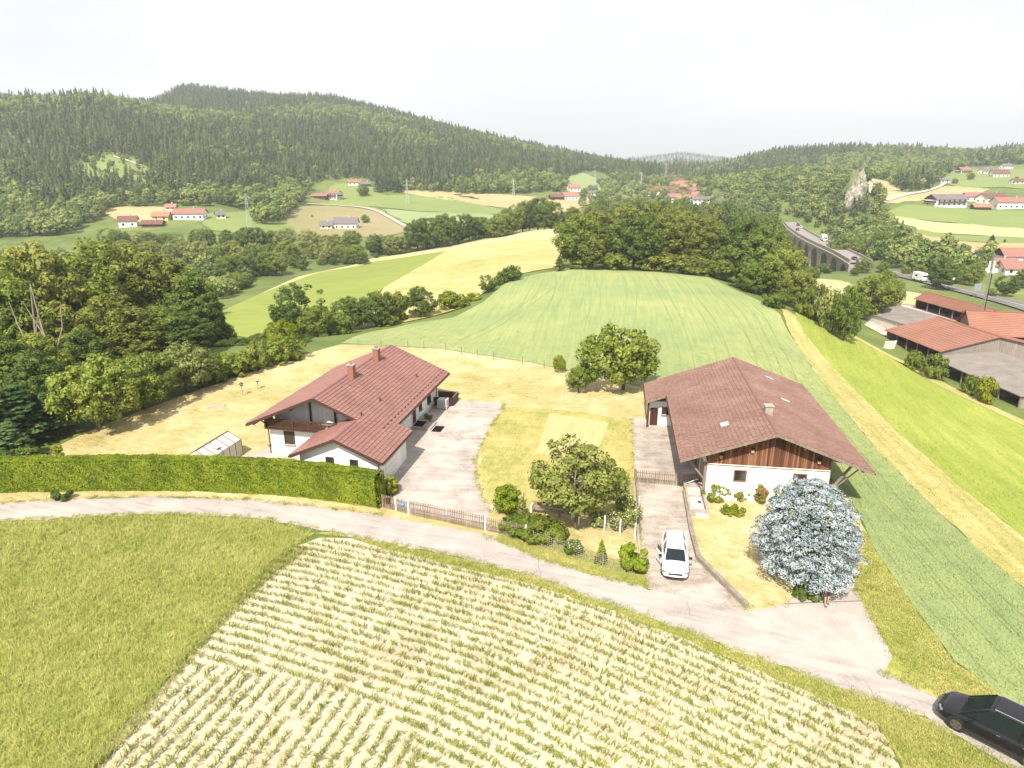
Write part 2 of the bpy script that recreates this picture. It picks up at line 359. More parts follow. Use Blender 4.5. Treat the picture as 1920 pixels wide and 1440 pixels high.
def strip(name, line_xy, w, m, off, res, label=None, jag=0.0):
    """a band of width w along a line"""
    Pn = np.array(line_xy, float); out_l, out_r = [], []
    Q = []
    for i in range(len(Pn) - 1):
        p0, p1, p2, p3 = Pn[max(i-1, 0)], Pn[i], Pn[i+1], Pn[min(i+2, len(Pn)-1)]
        for t in np.linspace(0, 1, 5, endpoint=False):
            Q.append(.5 * ((2*p1) + (-p0+p2)*t + (2*p0-5*p1+4*p2-p3)*t*t + (-p0+3*p1-3*p2+p3)*t**3))
    Q.append(Pn[-1]); Q = np.array(Q)
    T = np.gradient(Q, axis=0); T /= np.hypot(T[:, 0], T[:, 1])[:, None] + 1e-9; N = np.stack([-T[:, 1], T[:, 0]], -1)
    return drape(name, list(map(tuple, Q + N * w / 2)) + list(map(tuple, (Q - N * w / 2)[::-1])), m, off, res, label, jag=jag), Q

LAWN = [(20,895),(60,862),(130,826),(200,795),(335,745),(520,680),(640,646),(700,647),(830,655),(1000,681),(1110,706),(1215,728),(1300,760),(1330,900),(1262,1000),(1240,1090),(1130,1087),(1020,1052),(925,1012),(740,972),(600,953),(360,931),(180,934),(0,946),(-120,952),(-120,900)]
drape('lawn', px2xy(LAWN), M['lawn'], .015, 2.0, 'sun-dried yellow lawn around the white house')
SPL = [(1290,950),(1320,925),(1430,925),(1560,915),(1618,990),(1606,1086),(1560,1098),(1500,1108),(1475,1132),(1410,1146),(1396,1138),(1350,1095),(1306,1050)]
drape('front_lawn', smooth_xy(px2xy(SPL), 2), M['lawn'], .046, 1.0, 'dry yellow lawn below the blue spruce')
PLOT = [(905,765),(1178,790),(1186,905),(1180,960),(1000,962),(925,940),(900,890),(905,850)]
drape('garden_plot', smooth_xy(px2xy(PLOT), 3), M['plot'], .024, 1.2, 'patchy green and yellow garden plot between the yards')
drape('mown_strip', px2xy([(1030,775),(1142,792),(1112,868),(1005,850)]), M['mown'], .034, 1.0, 'paler freshly mown strip of grass')
ROAD = [(-160,952),(0,944),(120,936),(300,932),(480,938),(600,951),(720,967),(905,1001),(930,1014),(1020,1050),(1130,1083),(1215,1104),(1290,1112),(1390,1143),(1470,1172),(1560,1216),(1650,1256),(1700,1282),(1750,1301),(1925,1400),(2060,1475),(2060,1560),(1920,1458),(1745,1351),(1500,1263),(1300,1190),(1000,1081),(850,1044),(620,997),(480,972),(300,964),(180,969),(0,979),(-160,990)]
drape('road', [tuple(atz(*p)[:2]) for p in ROAD], M['road'], .032, .6, 'narrow worn asphalt lane past the gates', jag=.1, fscale=0)
YARD = [(735,930),(700,880),(745,800),(800,745),(850,750),(945,757),(938,775),(918,805),(898,840),(890,865),(893,895),(905,935),(922,968),(905,985),(745,955)]
drape('courtyard', px2xy(YARD), M['concrete'], .045, .7, 'pale stained concrete courtyard beside the house', jag=.08)
DRIVE = [(1184,784),(1262,784),(1330,872),(1330,905),(1275,910),(1290,985),(1308,1052),(1352,1096),(1398,1142),(1390,1150),(1290,1118),(1215,1106),(1200,985),(1191,905)]
drape('driveway', px2xy(DRIVE), M['drive'], .048, 1.0, 'stained concrete driveway leading to the barn')
APR = [(1386,1142),(1396,1140),(1475,1133),(1500,1109),(1560,1099),(1592,1085),(1612,1122),(1650,1190),(1673,1232),(1655,1268),(1560,1228),(1470,1182)]
drape('apron', px2xy(APR), M['apron'], .04, .9, 'pale concrete apron with a joint under the spruce', jag=.02)
VER = [(925,1012),(1020,1052),(1130,1085),(1215,1104),(1205,1065),(1100,1030),(1000,1010),(950,985)]
drape('front_verge', px2xy(VER), M['verge'], .028, .8, 'dry grass verge outside the garden fence', jag=.06)
CORN = [(545,1028),(600,1010),(660,1010),(720,1030),(850,1060),(1000,1096),(1150,1146),(1300,1206),(1500,1292),(1650,1362),(1690,1440),(1720,1510),(90,1510),(165,1440),(480,1088)]
drape('corn_field', [tuple(atz(*p)[:2]) for p in CORN], M['soil'], .03, 1.0, 'pale dry soil of the young corn field', jag=.08, fscale=0)
drape('field_verge', px2xy([(590,1000),(660,1008),(720,1030),(850,1060),(1000,1096),(1150,1146),(1300,1206),(1500,1292),(1650,1362),(1700,1450),(1730,1520),(2060,1560),(1920,1458),(1745,1351),(1500,1263),(1300,1190),(1000,1081),(850,1044),(620,997)]), M['verge'], .02, .8, 'grass verge between lane and corn')
BARLEY = [(-160,992),(0,981),(180,971),(300,966),(480,974),(590,1000),(545,1028),(480,1088),(165,1440),(90,1510),(-160,1510)]
drape('barley_field', [tuple(atz(*p)[:2]) for p in BARLEY], M['barley'], .022, 1.2, 'green barley field left of the corn', fscale=0)
WHEAT = [(640,645),(700,622),(780,606),(850,596),(905,568),(950,530),(1010,514),(1100,505),(1230,511),(1330,522),(1420,563),(1462,590),(1490,640),(1560,742),(1650,852),(1760,962),(1920,1106),(2150,1300),(2150,1480),(1920,1335),(1790,1240),(1700,1120),(1640,1030),(1610,960),(1560,900),(1440,860),(1330,760),(1215,728),(1110,706),(1000,681),(830,655),(700,647)]
drape('wheat_field', px2xy(WHEAT), M['wheat'], .06, 2.5, 'blue-green wheat field rolling up to the grove')
drape('barn_verge', px2xy([(1560,900),(1610,960),(1640,1030),(1700,1120),(1790,1240),(1920,1335),(2060,1440),(2060,1475),(1925,1400),(1750,1306),(1690,1282),(1645,1262),(1660,1225),(1605,1122),(1592,1085),(1618,990),(1560,915)]), M['verge'], .03, .9, 'patchy verge beside the apron', jag=.08)
TRACK = [(1458,575),(1490,640),(1560,742),(1650,852),(1760,962),(1920,1106),(2150,1300),(2150,1190),(1920,1008),(1800,915),(1680,808),(1560,688),(1490,592)]
drape('grass_track', px2xy(TRACK), M['track'], .075, 1.2, 'dry yellow grass track along the wheat', jag=.06)
MEAD = [(1490,592),(1560,688),(1680,808),(1800,915),(1920,1008),(2150,1190),(2150,920),(1920,800),(1800,738),(1700,690),(1610,635),(1560,600),(1500,570)]
drape('meadow', px2xy(MEAD), M['meadow'], .07, 2.0, 'bright yellow-green hay meadow sloping to the farm')
strip('farm_track', px2xy([(1600,632),(1660,665),(1720,695),(1800,740),(1920,795),(2050,850)]), 2.2, M['track'], .11, 1.5, 'dry mown path between meadow and farm')
drape('farm_yard', px2xy([(1620,610),(1670,570),(1720,575),(1850,600),(1990,660),(1990,760),(1880,745),(1780,700),(1700,655)]), M['gravel'], .05, 3, 'pale gravel farm yard')
# fields beyond the bush line
drape('green_field', px2xy([(380,615),(395,592),(430,578),(500,547),(600,512),(700,492),(835,472),(780,505),(720,540),(670,590),(600,620),(500,640)]), M['fieldg'], .1, 5, 'light green hay field on the slope')
drape('yellow_field', px2xy([(835,472),(1000,452),(1062,452),(1062,480),(1040,503),(960,518),(915,545),(860,580),(760,605),(680,600),(720,540),(780,505)]), M['fieldy'], .1, 5, 'yellow streaked hay field on the slope')
drape('pale_field', px2xy([(480,556),(560,520),(700,485),(835,464),(930,446),(1050,428),(1064,440),(1062,452),(1000,452),(835,472),(700,492),(600,512)]), M['fieldp'], .13, 5, 'pale stubble field on the crest')
# tractor lines in the wheat
M['tram'] = mat('tramline', [(.2, (.16,.215,.085)), (.8, (.265,.305,.115))], ((.5, 1), (2, 1)), .95, contrast=2)
tl = [[(1010,640),(1020,600),(1046,555),(1050,520)],[(1100,640),(1110,600),(1118,560),(1110,525),(1105,511)],[(965,600),(985,575),(1030,540),(1036,520)],[(1170,660),(1180,600),(1185,540),(1170,512)],[(1290,690),(1275,620),(1245,555),(1215,514)],[(1360,690),(1340,620),(1300,560),(1262,518)],
      [(1440,720),(1420,650),(1385,590),(1330,535)],[(1490,750),(1470,680),(1435,610),(1400,570)],[(1640,900),(1700,980),(1790,1090),(1930,1240)],[(1600,880),(1660,990),(1760,1130),(1900,1280)],[(870,640),(930,610),(985,570),(1010,530)],[(1560,800),(1640,900),(1760,1030),(1930,1190)]]
for k, L in enumerate(tl):
    for s in (-.9, .9):
        q = np.array(px2xy(L)); T = np.gradient(q, axis=0); T /= np.hypot(T[:, 0], T[:, 1])[:, None]; q = q + np.stack([-T[:, 1], T[:, 0]], -1) * s
        strip('tractor_line', q, .16, M['tram'], .085, 2.0, None)
# far fields
FAR = [('far_field', 'tan', 'fart', [(745,360),(880,362),(1000,370),(1060,385),(980,392),(930,388),(840,375)]),
 ('far_field', 'g', 'farg', [(600,385),(640,376),(700,370),(760,366),(850,372),(935,392),(940,402),(780,396),(700,388)]),
 ('far_field', 'pg', 'farpg', [(718,393),(790,398),(940,404),(920,425),(800,430),(770,420)]),
 ('far_field', 'b', 'farb', [(560,390),(640,385),(710,393),(765,432),(690,445),(560,440),(540,415)]),
 ('far_field', 'y', 'fart', [(190,393),(250,388),(330,392),(290,414),(225,412)]),
 ('far_field', 'y2', 'farg', [(380,404),(440,398),(470,400),(560,425),(520,440),(400,432)]),
 ('far_field', 'h', 'farg', [(640,345),(700,350),(720,372),(660,374),(620,362)]),
 ('far_field', 'v', 'farpg', [(1065,335),(1095,325),(1130,345),(1150,362),(1090,358)]),
 ('far_field', 'v2', 'farg', [(1180,350),(1240,335),(1250,345),(1200,362)]),
 ('far_field', 'v3', 'fart', [(1000,385),(1080,368),(1110,372),(1080,395),(1010,400)]),
 ('far_field', 'r1', 'farg', [(1660,400),(1700,385),(1800,392),(2000,400),(2000,432),(1780,418),(1660,402)]),
 ('far_field', 'r2', 'fieldp', [(1655,403),(1780,419),(2000,434),(2000,450),(1800,440),(1680,418)]),
 ('far_field', 'r3', 'farg', [(1680,420),(1800,441),(2000,452),(2000,464),(1800,452),(1700,430)]),
 ('far_field', 'r4', 'fart', [(1700,432),(1800,453),(2000,466),(2000,485),(1850,478),(1740,468),(1710,450)]),
 ('far_field', 'r5', 'farg', [(1770,322),(1850,318),(2000,325),(2000,355),(1880,352),(1780,348)]),
 ('far_field', 'r6', 'fart', [(1640,350),(1700,362),(1770,350),(1850,356),(1800,372),(1680,382),(1640,368)]),
 ('far_field', 'r7', 'fart', [(1625,336),(1660,340),(1690,358),(1640,352),(1622,345)]),
 ('far_field', 'c1', 'farg', [(130,305),(215,285),(255,300),(340,335),(270,350),(170,352),(110,345)]),
 ('far_field', 'n1', 'fieldp', [(1525,524),(1570,527),(1600,533),(1600,550),(1560,552),(1535,540)]),
 ('far_field', 'n2', 'fieldp', [(1655,545),(1700,545),(1760,562),(1720,572),(1660,566)])]
LB = dict(tan='tan field below the spruce wood', g='green field beside the pylon', pg='pale green field above the tree belt', b='brownish pasture above the white farmhouse', y='yellow paddock by the red-roofed farm', y2='green paddock below the red-roofed farm', h='green slope under the hillside house', v='pale meadow near the village wood', v2='green knoll above the village', v3='tan field by the two small houses', r1='green strip below the dark farmhouse', r2='pale mown strip on the right slope', r3='narrow green strip on the right slope', r4='tan field above the dark pines', r5='green pasture among the upper right houses', r6='dry grassy bank by the gravel path', r7='dry clearing beside the rock', c1='bright clearing on the forest slope', n1='pale field beside the viaduct', n2='pale field behind the bushes by the farm')
for nm, k, m, poly in FAR: drape(nm, smooth_xy(px2xy(poly), 3), M[m], .1, 8, LB[k], jag=1.2, fscale=.00045)
strip('gravel_path', px2xy([(575,383),(640,387),(700,395),(735,412),(772,432)]), 3, M['gravel'], .5, 6, 'pale gravel lane to the red-roofed house')
strip('gravel_path', px2xy([(1664,378),(1700,366),(1760,352),(1778,338)]), 3.2, M['gravel'], .5, 6, 'pale gravel lane below the right wood')
strip('gravel_path', px2xy([(1632,336),(1640,345),(1632,352),(1640,362)]), 2.2, M['gravel'], .5, 6, 'pale footpath beside the rock')
strip('gravel_path', px2xy([(210,294),(225,298),(250,306),(262,312)]), 3, M['gravel'], .5, 6, 'pale forest track on the left hill')
# ---------------------------------------------------------------- foliage kit
def leafmat(name, a, b, c, trans=.42, rand=.35, island=.5):
    m = mat(name, [(.2, a), (.5, b), (.8, c)], ((.6, 1),), .62, 0, 'obj', .2, trans=trans, rand=rand, island=island, detail=1)
    nt = m.node_tree; n, l = nt.nodes, nt.links     # clump-shaped shading: leaves share the normal of their clump
    at = n.new('ShaderNodeAttribute'); at.attribute_name = 'cn'; vt = n.new('ShaderNodeVectorTransform'); vt.vector_type = 'NORMAL'; vt.convert_from = 'OBJECT'; vt.convert_to = 'WORLD'; l.new(at.outputs['Vector'], vt.inputs[0])
    g = n.new('ShaderNodeNewGeometry'); sc_ = n.new('ShaderNodeVectorMath'); sc_.operation = 'SCALE'; sc_.inputs['Scale'].default_value = .45; l.new(g.outputs['Normal'], sc_.inputs[0])
    ad = n.new('ShaderNodeVectorMath'); ad.operation = 'ADD'; l.new(vt.outputs[0], ad.inputs[0]); l.new(sc_.outputs[0], ad.inputs[1]); nm = n.new('ShaderNodeVectorMath'); nm.operation = 'NORMALIZE'; l.new(ad.outputs[0], nm.inputs[0])
    for x in n:
        if x.type == 'BSDF_PRINCIPLED': l.new(nm.outputs[0], x.inputs['Normal'])
    return m
M['leaf_mid'] = leafmat('leaf_mid', (.105,.165,.024), (.205,.27,.042), (.32,.355,.075))
M['leaf_dark'] = leafmat('leaf_dark', (.066,.118,.023), (.132,.20,.036), (.22,.275,.060))
M['leaf_olive'] = leafmat('leaf_olive', (.125,.158,.026), (.235,.268,.047), (.345,.36,.085))
M['leaf_yellow'] = leafmat('leaf_yellow', (0.154,0.209,0.013), (0.259,0.303,0.022), (0.374,0.396,0.039))
M['leaf_grey'] = leafmat('leaf_grey', (.18,.215,.06), (.305,.34,.10), (.43,.45,.16))
M['leaf_hedge'] = leafmat('leaf_hedge', (.105,.155,.008), (.19,.25,.014), (.29,.335,.026), .18, 0, .6)
M['leaf_thuja'] = leafmat('leaf_thuja', (.085,.135,.006), (.165,.225,.012), (.265,.31,.022), .15, 0, .6)
M['leaf_fresh'] = leafmat('leaf_fresh', (.13,.20,.024), (.24,.31,.047), (.36,.40,.085))
M['leaf_fir'] = leafmat('leaf_fir', (0.035,0.070,0.022), (0.072,0.125,0.038), (0.120,0.184,0.061), .12)
M['leaf_far'] = leafmat('leaf_far', (.10,.16,.036), (.185,.25,.056), (.30,.345,.095), .2, .8)
M['leaf_farfir'] = leafmat('leaf_farfir', (.05,.092,.034), (.102,.152,.052), (.18,.22,.076), .1, .8)
M['leaf_blue'] = leafmat('leaf_blue', (.165,.215,.235), (.295,.355,.38), (.46,.52,.54), .08, 0, .6)
M['bark'] = mat('bark', [(.3, (.075,.055,.04)), (.7, (.16,.125,.095))], (((6, 6, 1.2), 1),), .9, .5, 'obj')
M['bark_pale'] = mat('bark_pale', [(.3, (.20,.17,.13)), (.7, (.36,.31,.25))], (((6, 6, 1.2), 1),), .9, .4, 'obj')
M['core'] = flat('twigs_and_dark_core', (.03,.035,.012), .95, .1)  # near-black for the solid cores, shade put into the colour

def unit(n, r=rng):
    v = r.normal(size=(n, 3)); return v / np.linalg.norm(v, axis=1)[:, None]
def quads(P, N, L, W, r=rng):
    """rhombic leaves at P facing N"""
    t = np.cross(N, unit(len(P), r)); t /= np.linalg.norm(t, axis=1)[:, None] + 1e-9
    b = np.cross(N, t); L = np.asarray(L)[:, None]; W = np.asarray(W)[:, None]
    return np.stack([P - t * L, P - b * W + t * L * .15, P + t * L, P + b * W + t * L * .15], 1)
def clumps(C, Rd, n, leaf, seed, upb=.08, flatz=1.0, out=.85):
    """leafy clumps: n leaves round every centre"""
    r = np.random.default_rng(seed); C = np.repeat(np.asarray(C), n, 0); Rd = np.repeat(np.asarray(Rd), n)
    d = unit(len(C), r); d[:, 2] = np.where((d[:, 2] < -.35) & (r.random(len(C)) < .4), -d[:, 2] * .5, d[:, 2])
    rad = Rd * (.62 + .45 * r.random(len(C)))
    P = C + d * rad[:, None] * np.array([1, 1, flatz])
    N = d * out + unit(len(C), r) * .55 + np.array([0, 0, upb]); N /= np.linalg.norm(N, axis=1)[:, None]
    s = leaf * (.6 + .8 * r.random(len(C)))
    ctr = C.mean(0); g = (P - ctr) / (np.abs(P - ctr).max(0) + 1e-6); cn = d * .8 + g * .9 + np.array([0, 0, .25]); cn /= np.linalg.norm(cn, axis=1)[:, None] + 1e-9
    return quads(P, N, s, s * .6, r), cn
def crown_centres(seed, rx, rz, cz, n, rad, lobes=5, fill=.35, ry=None, shape=0.0):
    r = np.random.default_rng(seed); ry = ry or rx
    d = unit(n, r); LD = unit(lobes, r); amp = r.uniform(.05, .28, lobes)
    k = 1 - .12 + sum(a * np.clip(d @ q, 0, 1) ** 3 for a, q in zip(amp, LD))
    f = np.where(r.random(n) < fill, r.uniform(.35, .8, n), r.uniform(.86, 1.04, n))
    P = d * (k * f)[:, None] * np.array([rx, ry, rz])
    if shape: P[:, :2] *= (1 - shape * np.clip(P[:, 2] / rz, -1, 1))[:, None]
    P[:, 2] = np.maximum(P[:, 2], -rz * .75) + cz
    return P, rad * r.uniform(.65, 1.25, n)
def trunk_mesh(name, h, r0, cz, rx, seed, limbs=5, n=8):
    r = random.Random(seed); b = MB(); p = [(0, 0, -.5)]; x = y = 0
    for i in range(1, 5):
        x += r.uniform(-.03, .03) * h; y += r.uniform(-.03, .03) * h; p.append((x, y, h * i / 4))
    b.tube(p, [r0 * 1.25, r0, r0 * .8, r0 * .55, r0 * .25], n)
    for i in range(limbs):
        k = r.uniform(.35, .8); q = Vector((x * k, y * k, h * k)); a = r.uniform(0, 6.28)
        e = q + Vector((math.cos(a) * rx * .65, math.sin(a) * rx * .65, rx * r.uniform(.35, .8))); mid = (q + e) / 2 + Vector((0, 0, -.08 * rx))
        b.tube([q, mid, e], [r0 * .5, r0 * .33, r0 * .12], 6)
    return b.mesh(name)
PROTO = {}
def proto(kind, seed, H, rx, rz, cz, n, rad, leaf, per, lobes=5, fill=.3, shape=0.0, r0=.22, upb=.08, flatz=.95):
    C, Rd = crown_centres(seed, rx, rz, cz, n, rad, lobes, fill, shape=shape)
    me = qmesh('crown', clumps(C, Rd, per, leaf, seed + 50, upb, flatz)); me.materials.append(M['leaf_mid'])
    tm = trunk_mesh('trunk', cz + rz * .35, r0, cz, rx, seed); tm.materials.append(M['bark'])
    zz = np.empty(len(me.vertices) * 3, np.float32); me.vertices.foreach_get('co', zz); zz = zz.reshape(-1, 3)
    PROTO.setdefault(kind, []).append((me, tm, float(zz[:, 2].max()), float(np.percentile(np.abs(zz[:, 0]), 99))))
for s in (1, 2, 3, 4): proto('broad', s, 12, 4.6, 5.4, 6.3, 170, .92, .215, 72, 8, .28, r0=.24, flatz=1.0)
for s in (11, 12, 13): proto('tall', s, 20, 5.2, 8.6, 10.6, 230, 1.02, .25, 70, 9, .3, shape=.15, r0=.32, flatz=1.0)
for s in (21, 22, 23): proto('bush', s, 3, 1.7, 1.35, 1.35, 42, .52, .14, 80, 5, .25, r0=.07)
for s in (31, 32): proto('fruit', s, 6, 3.2, 2.4, 3.5, 140, .62, .145, 75, 7, .25, r0=.15)
def fir_proto(kind, seed, H, rx, n, leaf, per, mid=False):
    r = np.random.default_rng(seed); C = []; Rd = []
    for i in range(n):
        t = r.random() ** .75; z = H * (.08 + .9 * t); w = rx * (1 - t) ** .85 * r.uniform(.75, 1.1) + .06; a = r.uniform(0, 6.28)
        for f in (.55, 1.0):
            C.append((math.cos(a) * w * f, math.sin(a) * w * f, z - w * f * .28)); Rd.append(.18 * rx * (1.15 - .6 * t))
    me = qmesh('crown', clumps(np.array(C), np.array(Rd), per, leaf, seed + 9, .5, .55)); me.materials.append(M['leaf_fir'])
    tm = MB().tube([(0, 0, -.5), (0, 0, H * .5), (0, 0, H * .97)], [.24 * H / 15, .15 * H / 15, .02], 8).mesh('trunk'); tm.materials.append(M['bark'])
    PROTO.setdefault(kind, []).append((me, tm, H, rx))
for s in (41, 42, 43): fir_proto('fir', s, 15, 2.7, 95, .26, 26)

def set_mat(o, m):
    o.material_slots[0].link = 'OBJECT'; o.material_slots[0].material = m
def tree(kind, x, y, h, w, leaf, name, label, cat='tree', group=None, rz=None, var=None, bark=None, sink=0.0, wy=None):
    me, tm, H, RX = PROTO[kind][var if var is not None else random.randrange(len(PROTO[kind]))]
    rz = random.uniform(0, 6.28) if rz is None else rz
    e = empty(name, (x, y, hz(x, y) - sink), rz, label, cat, group)
    k = w / 2 / RX
    c = link('crown', me, None, e); c.scale = (k, (wy / 2 / RX) if wy else k, h / H); set_mat(c, M[leaf])
    t = link('trunk', tm, None, e); t.scale = (k, k, h / H)
    if bark: set_mat(t, M[bark])
    return e
def tree_px(kind, px, ptop, Y, wpx, leaf, name, label, cat='tree', group=None, **kw):
    """a tree whose top is seen in that direction at that distance"""
    p = atY(px, ptop, Y); h = max(1.0, p[2] - hz(p[0], p[1])); d = Y * CP - (p[2] - CAM_H) * SP
    if kind != 'bush' and Y > 100: wpx = min(wpx, h * 1.0 * F0 / d)
    return tree(kind, p[0], p[1], h, wpx * d / F0, leaf, name, label, cat, group, **kw)

def scatter(name, P, scl, rot, idx, protos, label, kind='stuff', sz=None):
    """one mass of many small things standing on points"""
    me = bpy.data.meshes.new(name); n = len(P)
    me.vertices.add(n); me.vertices.foreach_set('co', np.asarray(P, np.float32).reshape(-1))
    for an, ty, val in (('sc', 'FLOAT', scl), ('rot', 'FLOAT', rot), ('idx', 'INT', idx), ('szz', 'FLOAT', scl if sz is None else sz)):
        a = me.attributes.new(an, ty, 'POINT'); a.data.foreach_set('value', np.asarray(val, np.int32 if ty == 'INT' else np.float32))
    o = link(name, me); tag(o, label, kind=kind)
    pc = bpy.data.collections.new(name + '_kit')
    for i, (pm) in enumerate(protos):
        po = bpy.data.objects.new(f'{name}_kit_{i:02d}', pm); pc.objects.link(po)
    ng = bpy.data.node_groups.new(name, 'GeometryNodeTree')
    ng.interface.new_socket('Geometry', in_out='INPUT', socket_type='NodeSocketGeometry'); ng.interface.new_socket('Geometry', in_out='OUTPUT', socket_type='NodeSocketGeometry')
    N, L = ng.nodes, ng.links
    gi, go = N.new('NodeGroupInput'), N.new('NodeGroupOutput')
    ci = N.new('GeometryNodeCollectionInfo'); ci.inputs[0].default_value = pc; ci.inputs['Separate Children'].default_value = True; ci.inputs['Reset Children'].default_value = True
    ip = N.new('GeometryNodeInstanceOnPoints'); ip.inputs['Pick Instance'].default_value = True
    def attr(nm, ty):
        a = N.new('GeometryNodeInputNamedAttribute'); a.data_type = ty; a.inputs[0].default_value = nm; return a.outputs[0]
    cx = N.new('ShaderNodeCombineXYZ'); L.new(attr('rot', 'FLOAT'), cx.inputs[2])
    cs = N.new('ShaderNodeCombineXYZ'); s = attr('sc', 'FLOAT'); L.new(s, cs.inputs[0]); L.new(s, cs.inputs[1]); L.new(attr('szz', 'FLOAT'), cs.inputs[2])
    L.new(gi.outputs[0], ip.inputs['Points']); L.new(ci.outputs[0], ip.inputs['Instance']); L.new(attr('idx', 'INT'), ip.inputs['Instance Index'])
    L.new(cx.outputs[0], ip.inputs['Rotation']); L.new(cs.outputs[0], ip.inputs['Scale']); L.new(ip.outputs[0], go.inputs[0])
    md = o.modifiers.new('scatter', 'NODES'); md.node_group = ng
    return o
# small kit meshes for the masses
def far_broad(seed, lm):
    C, Rd = crown_centres(seed, 3.6, 4.2, 6.2, 26, 1.5, 5, .2); me = qmesh('far_tree', clumps(C, Rd, 20, .62, seed, .1, .95)); me.materials.append(lm); return me
def far_fir(seed, lm, H=17, rx=3.3):
    r = np.random.default_rng(seed); C = []; Rd = []
    for i in range(40):
        t = (i + r.random()) / 40; w = rx * (1 - t) ** .8 * r.uniform(.6, 1); a = r.uniform(0, 6.28)
        C.append((math.cos(a) * w * .8, math.sin(a) * w * .8, H * (.12 + .86 * t))); Rd.append(.32 * rx * (1.1 - .75 * t) + .12)
    me = qmesh('far_fir', clumps(np.array(C), np.array(Rd), 10, .5, seed, .15, 1.0)); me.materials.append(lm); return me
KFAR = [far_broad(s, M['leaf_far']) for s in (1, 2, 3)] + [far_fir(s, M['leaf_farfir']) for s in (4, 5, 6)]
def blade_tuft(seed, n, h, w, spread, m, lean=.35, kink=.6):
    r = np.random.default_rng(seed); Q = []
    for i in range(n):
        a = r.uniform(0, 6.28); x, y = r.normal(0, spread, 2); hh = h * r.uniform(.6, 1.1); l = lean * r.uniform(.2, 1.2) * hh
        d = np.array([math.cos(a), math.sin(a), 0]); s = np.array([-d[1], d[0], 0]) * w * r.uniform(.6, 1.2)
        p0 = np.array([x, y, -.03]); p1 = p0 + d * l * .35 + np.array([0, 0, hh * kink]); p2 = p0 + d * l + np.array([0, 0, hh])
        Q.append([p0 - s, p0 + s, p1 + s * .8, p1 - s * .8]); Q.append([p1 - s * .8, p1 + s * .8, p2 + s * .15, p2 - s * .15])
    me = qmesh('tuft', np.array(Q)); me.materials.append(m); return me
def up_normals(m, k=.72):
    nt = m.node_tree; n, l = nt.nodes, nt.links; g = n.new('ShaderNodeNewGeometry')
    a = n.new('ShaderNodeVectorMath'); a.operation = 'SCALE'; a.inputs['Scale'].default_value = 1 - k; l.new(g.outputs['Normal'], a.inputs[0])
    b = n.new('ShaderNodeVectorMath'); b.operation = 'ADD'; b.inputs[1].default_value = (0, 0, k); l.new(a.outputs[0], b.inputs[0])
    c = n.new('ShaderNodeVectorMath'); c.operation = 'NORMALIZE'; l.new(b.outputs[0], c.inputs[0])
    for x in n:
        if x.type in ('BSDF_PRINCIPLED',): l.new(c.outputs[0], x.inputs['Normal'])
    return m
def grassmat(name, a, b, c): return up_normals(mat(name, [(.25, a), (.5, b), (.75, c)], ((.35, 1.2), (3, .6)), .7, 0, 'pos', .2, trans=.22, rand=.3, island=.45, detail=2))
M['g_barley'] = grassmat('barley_stalks', (.26,.295,.055), (.37,.395,.09), (.50,.49,.18))
M['g_wheat'] = grassmat('wheat_stalks', (.22,.30,.125), (.30,.37,.15), (.38,.42,.18))
M['g_meadow'] = grassmat('meadow_blades', (.25,.315,.03), (.34,.395,.045), (.44,.45,.08))
M['g_verge'] = grassmat('verge_blades', (.20,.26,.04), (.30,.34,.065), (.47,.44,.17))
M['g_dry'] = grassmat('dry_blades', (.36,.32,.10), (.50,.41,.18), (.62,.52,.28))
M['g_corn'] = up_normals(mat('corn_leaf', [(.25, (.17,.22,.03)), (.55, (.27,.315,.055)), (.8, (.41,.42,.11))], ((2, 1),), .55, 0, 'obj', .3, trans=.25, rand=.5, island=.3), .55)
def grid_pts(poly_xy, step, jit=.5, keep=None):
    B = np.array(poly_xy); mn, mx = B.min(0), B.max(0)
    gx, gy = np.meshgrid(np.arange(mn[0], mx[0], step), np.arange(mn[1], mx[1], step)); G = np.stack([gx.ravel(), gy.ravel()], -1)
    G += rng.uniform(-jit, jit, G.shape) * step
    G = G[inside(G, B)]
    X, Y, D = proj(G[:, 0], G[:, 1], hgt(G[:, 0], G[:, 1]))
    ok = (X > -140) & (X < 2060) & (Y < 1560) & (D > 1); G = G[ok]
    if keep is not None: G = G[keep(G)]
    return np.c_[G, hgt(G[:, 0], G[:, 1])]
# ---------------------------------------------------------------- building kit
M['plaster'] = mat('white_plaster', [(.3, (.74,.73,.71)), (.7, (.83,.82,.80))], ((.6, 1), (9, .4)), .85, .08, 'obj')
M['plaster_dim'] = mat('grey_plaster', [(.3, (.42,.41,.39)), (.7, (.55,.54,.52))], ((1, 1),), .9, .08, 'obj')
M['white_board'] = mat('white_boarding', [(.3, (.62,.62,.60)), (.7, (.72,.72,.70))], (((7, 7, .3), 1),), .7, .1, 'obj')
M['brown_wood'] = mat('brown_wood', [(.3, (.045,.022,.014)), (.7, (.105,.05,.03))], (((9, 9, .8), 1),), .7, .2, 'obj')
M['barn_wood'] = mat('weathered_red_boards', [(.25, (.055,.024,.016)), (.5, (.15,.062,.036)), (.75, (.27,.135,.08))], (((14, 14, .5), 1), ((3, 3, .25), .6)), .85, .3, 'obj', rand=.45)
M['beam'] = mat('grey_beam', [(.3, (.16,.12,.095)), (.7, (.29,.23,.185))], (((8, 8, .8), 1),), .85, .2, 'obj')
M['grey_wood'] = mat('silver_boards', [(.3, (.17,.145,.125)), (.7, (.32,.285,.255))], (((12, 12, .35), 1),), .9, .3, 'obj')
M['tile_red'] = mat('house_tiles', [(.2, (.165,.08,.068)), (.5, (.235,.117,.098)), (.8, (.31,.17,.145))], ((.5, .7), (5, .7)), .5, .1, 'obj', .4, island=.08)
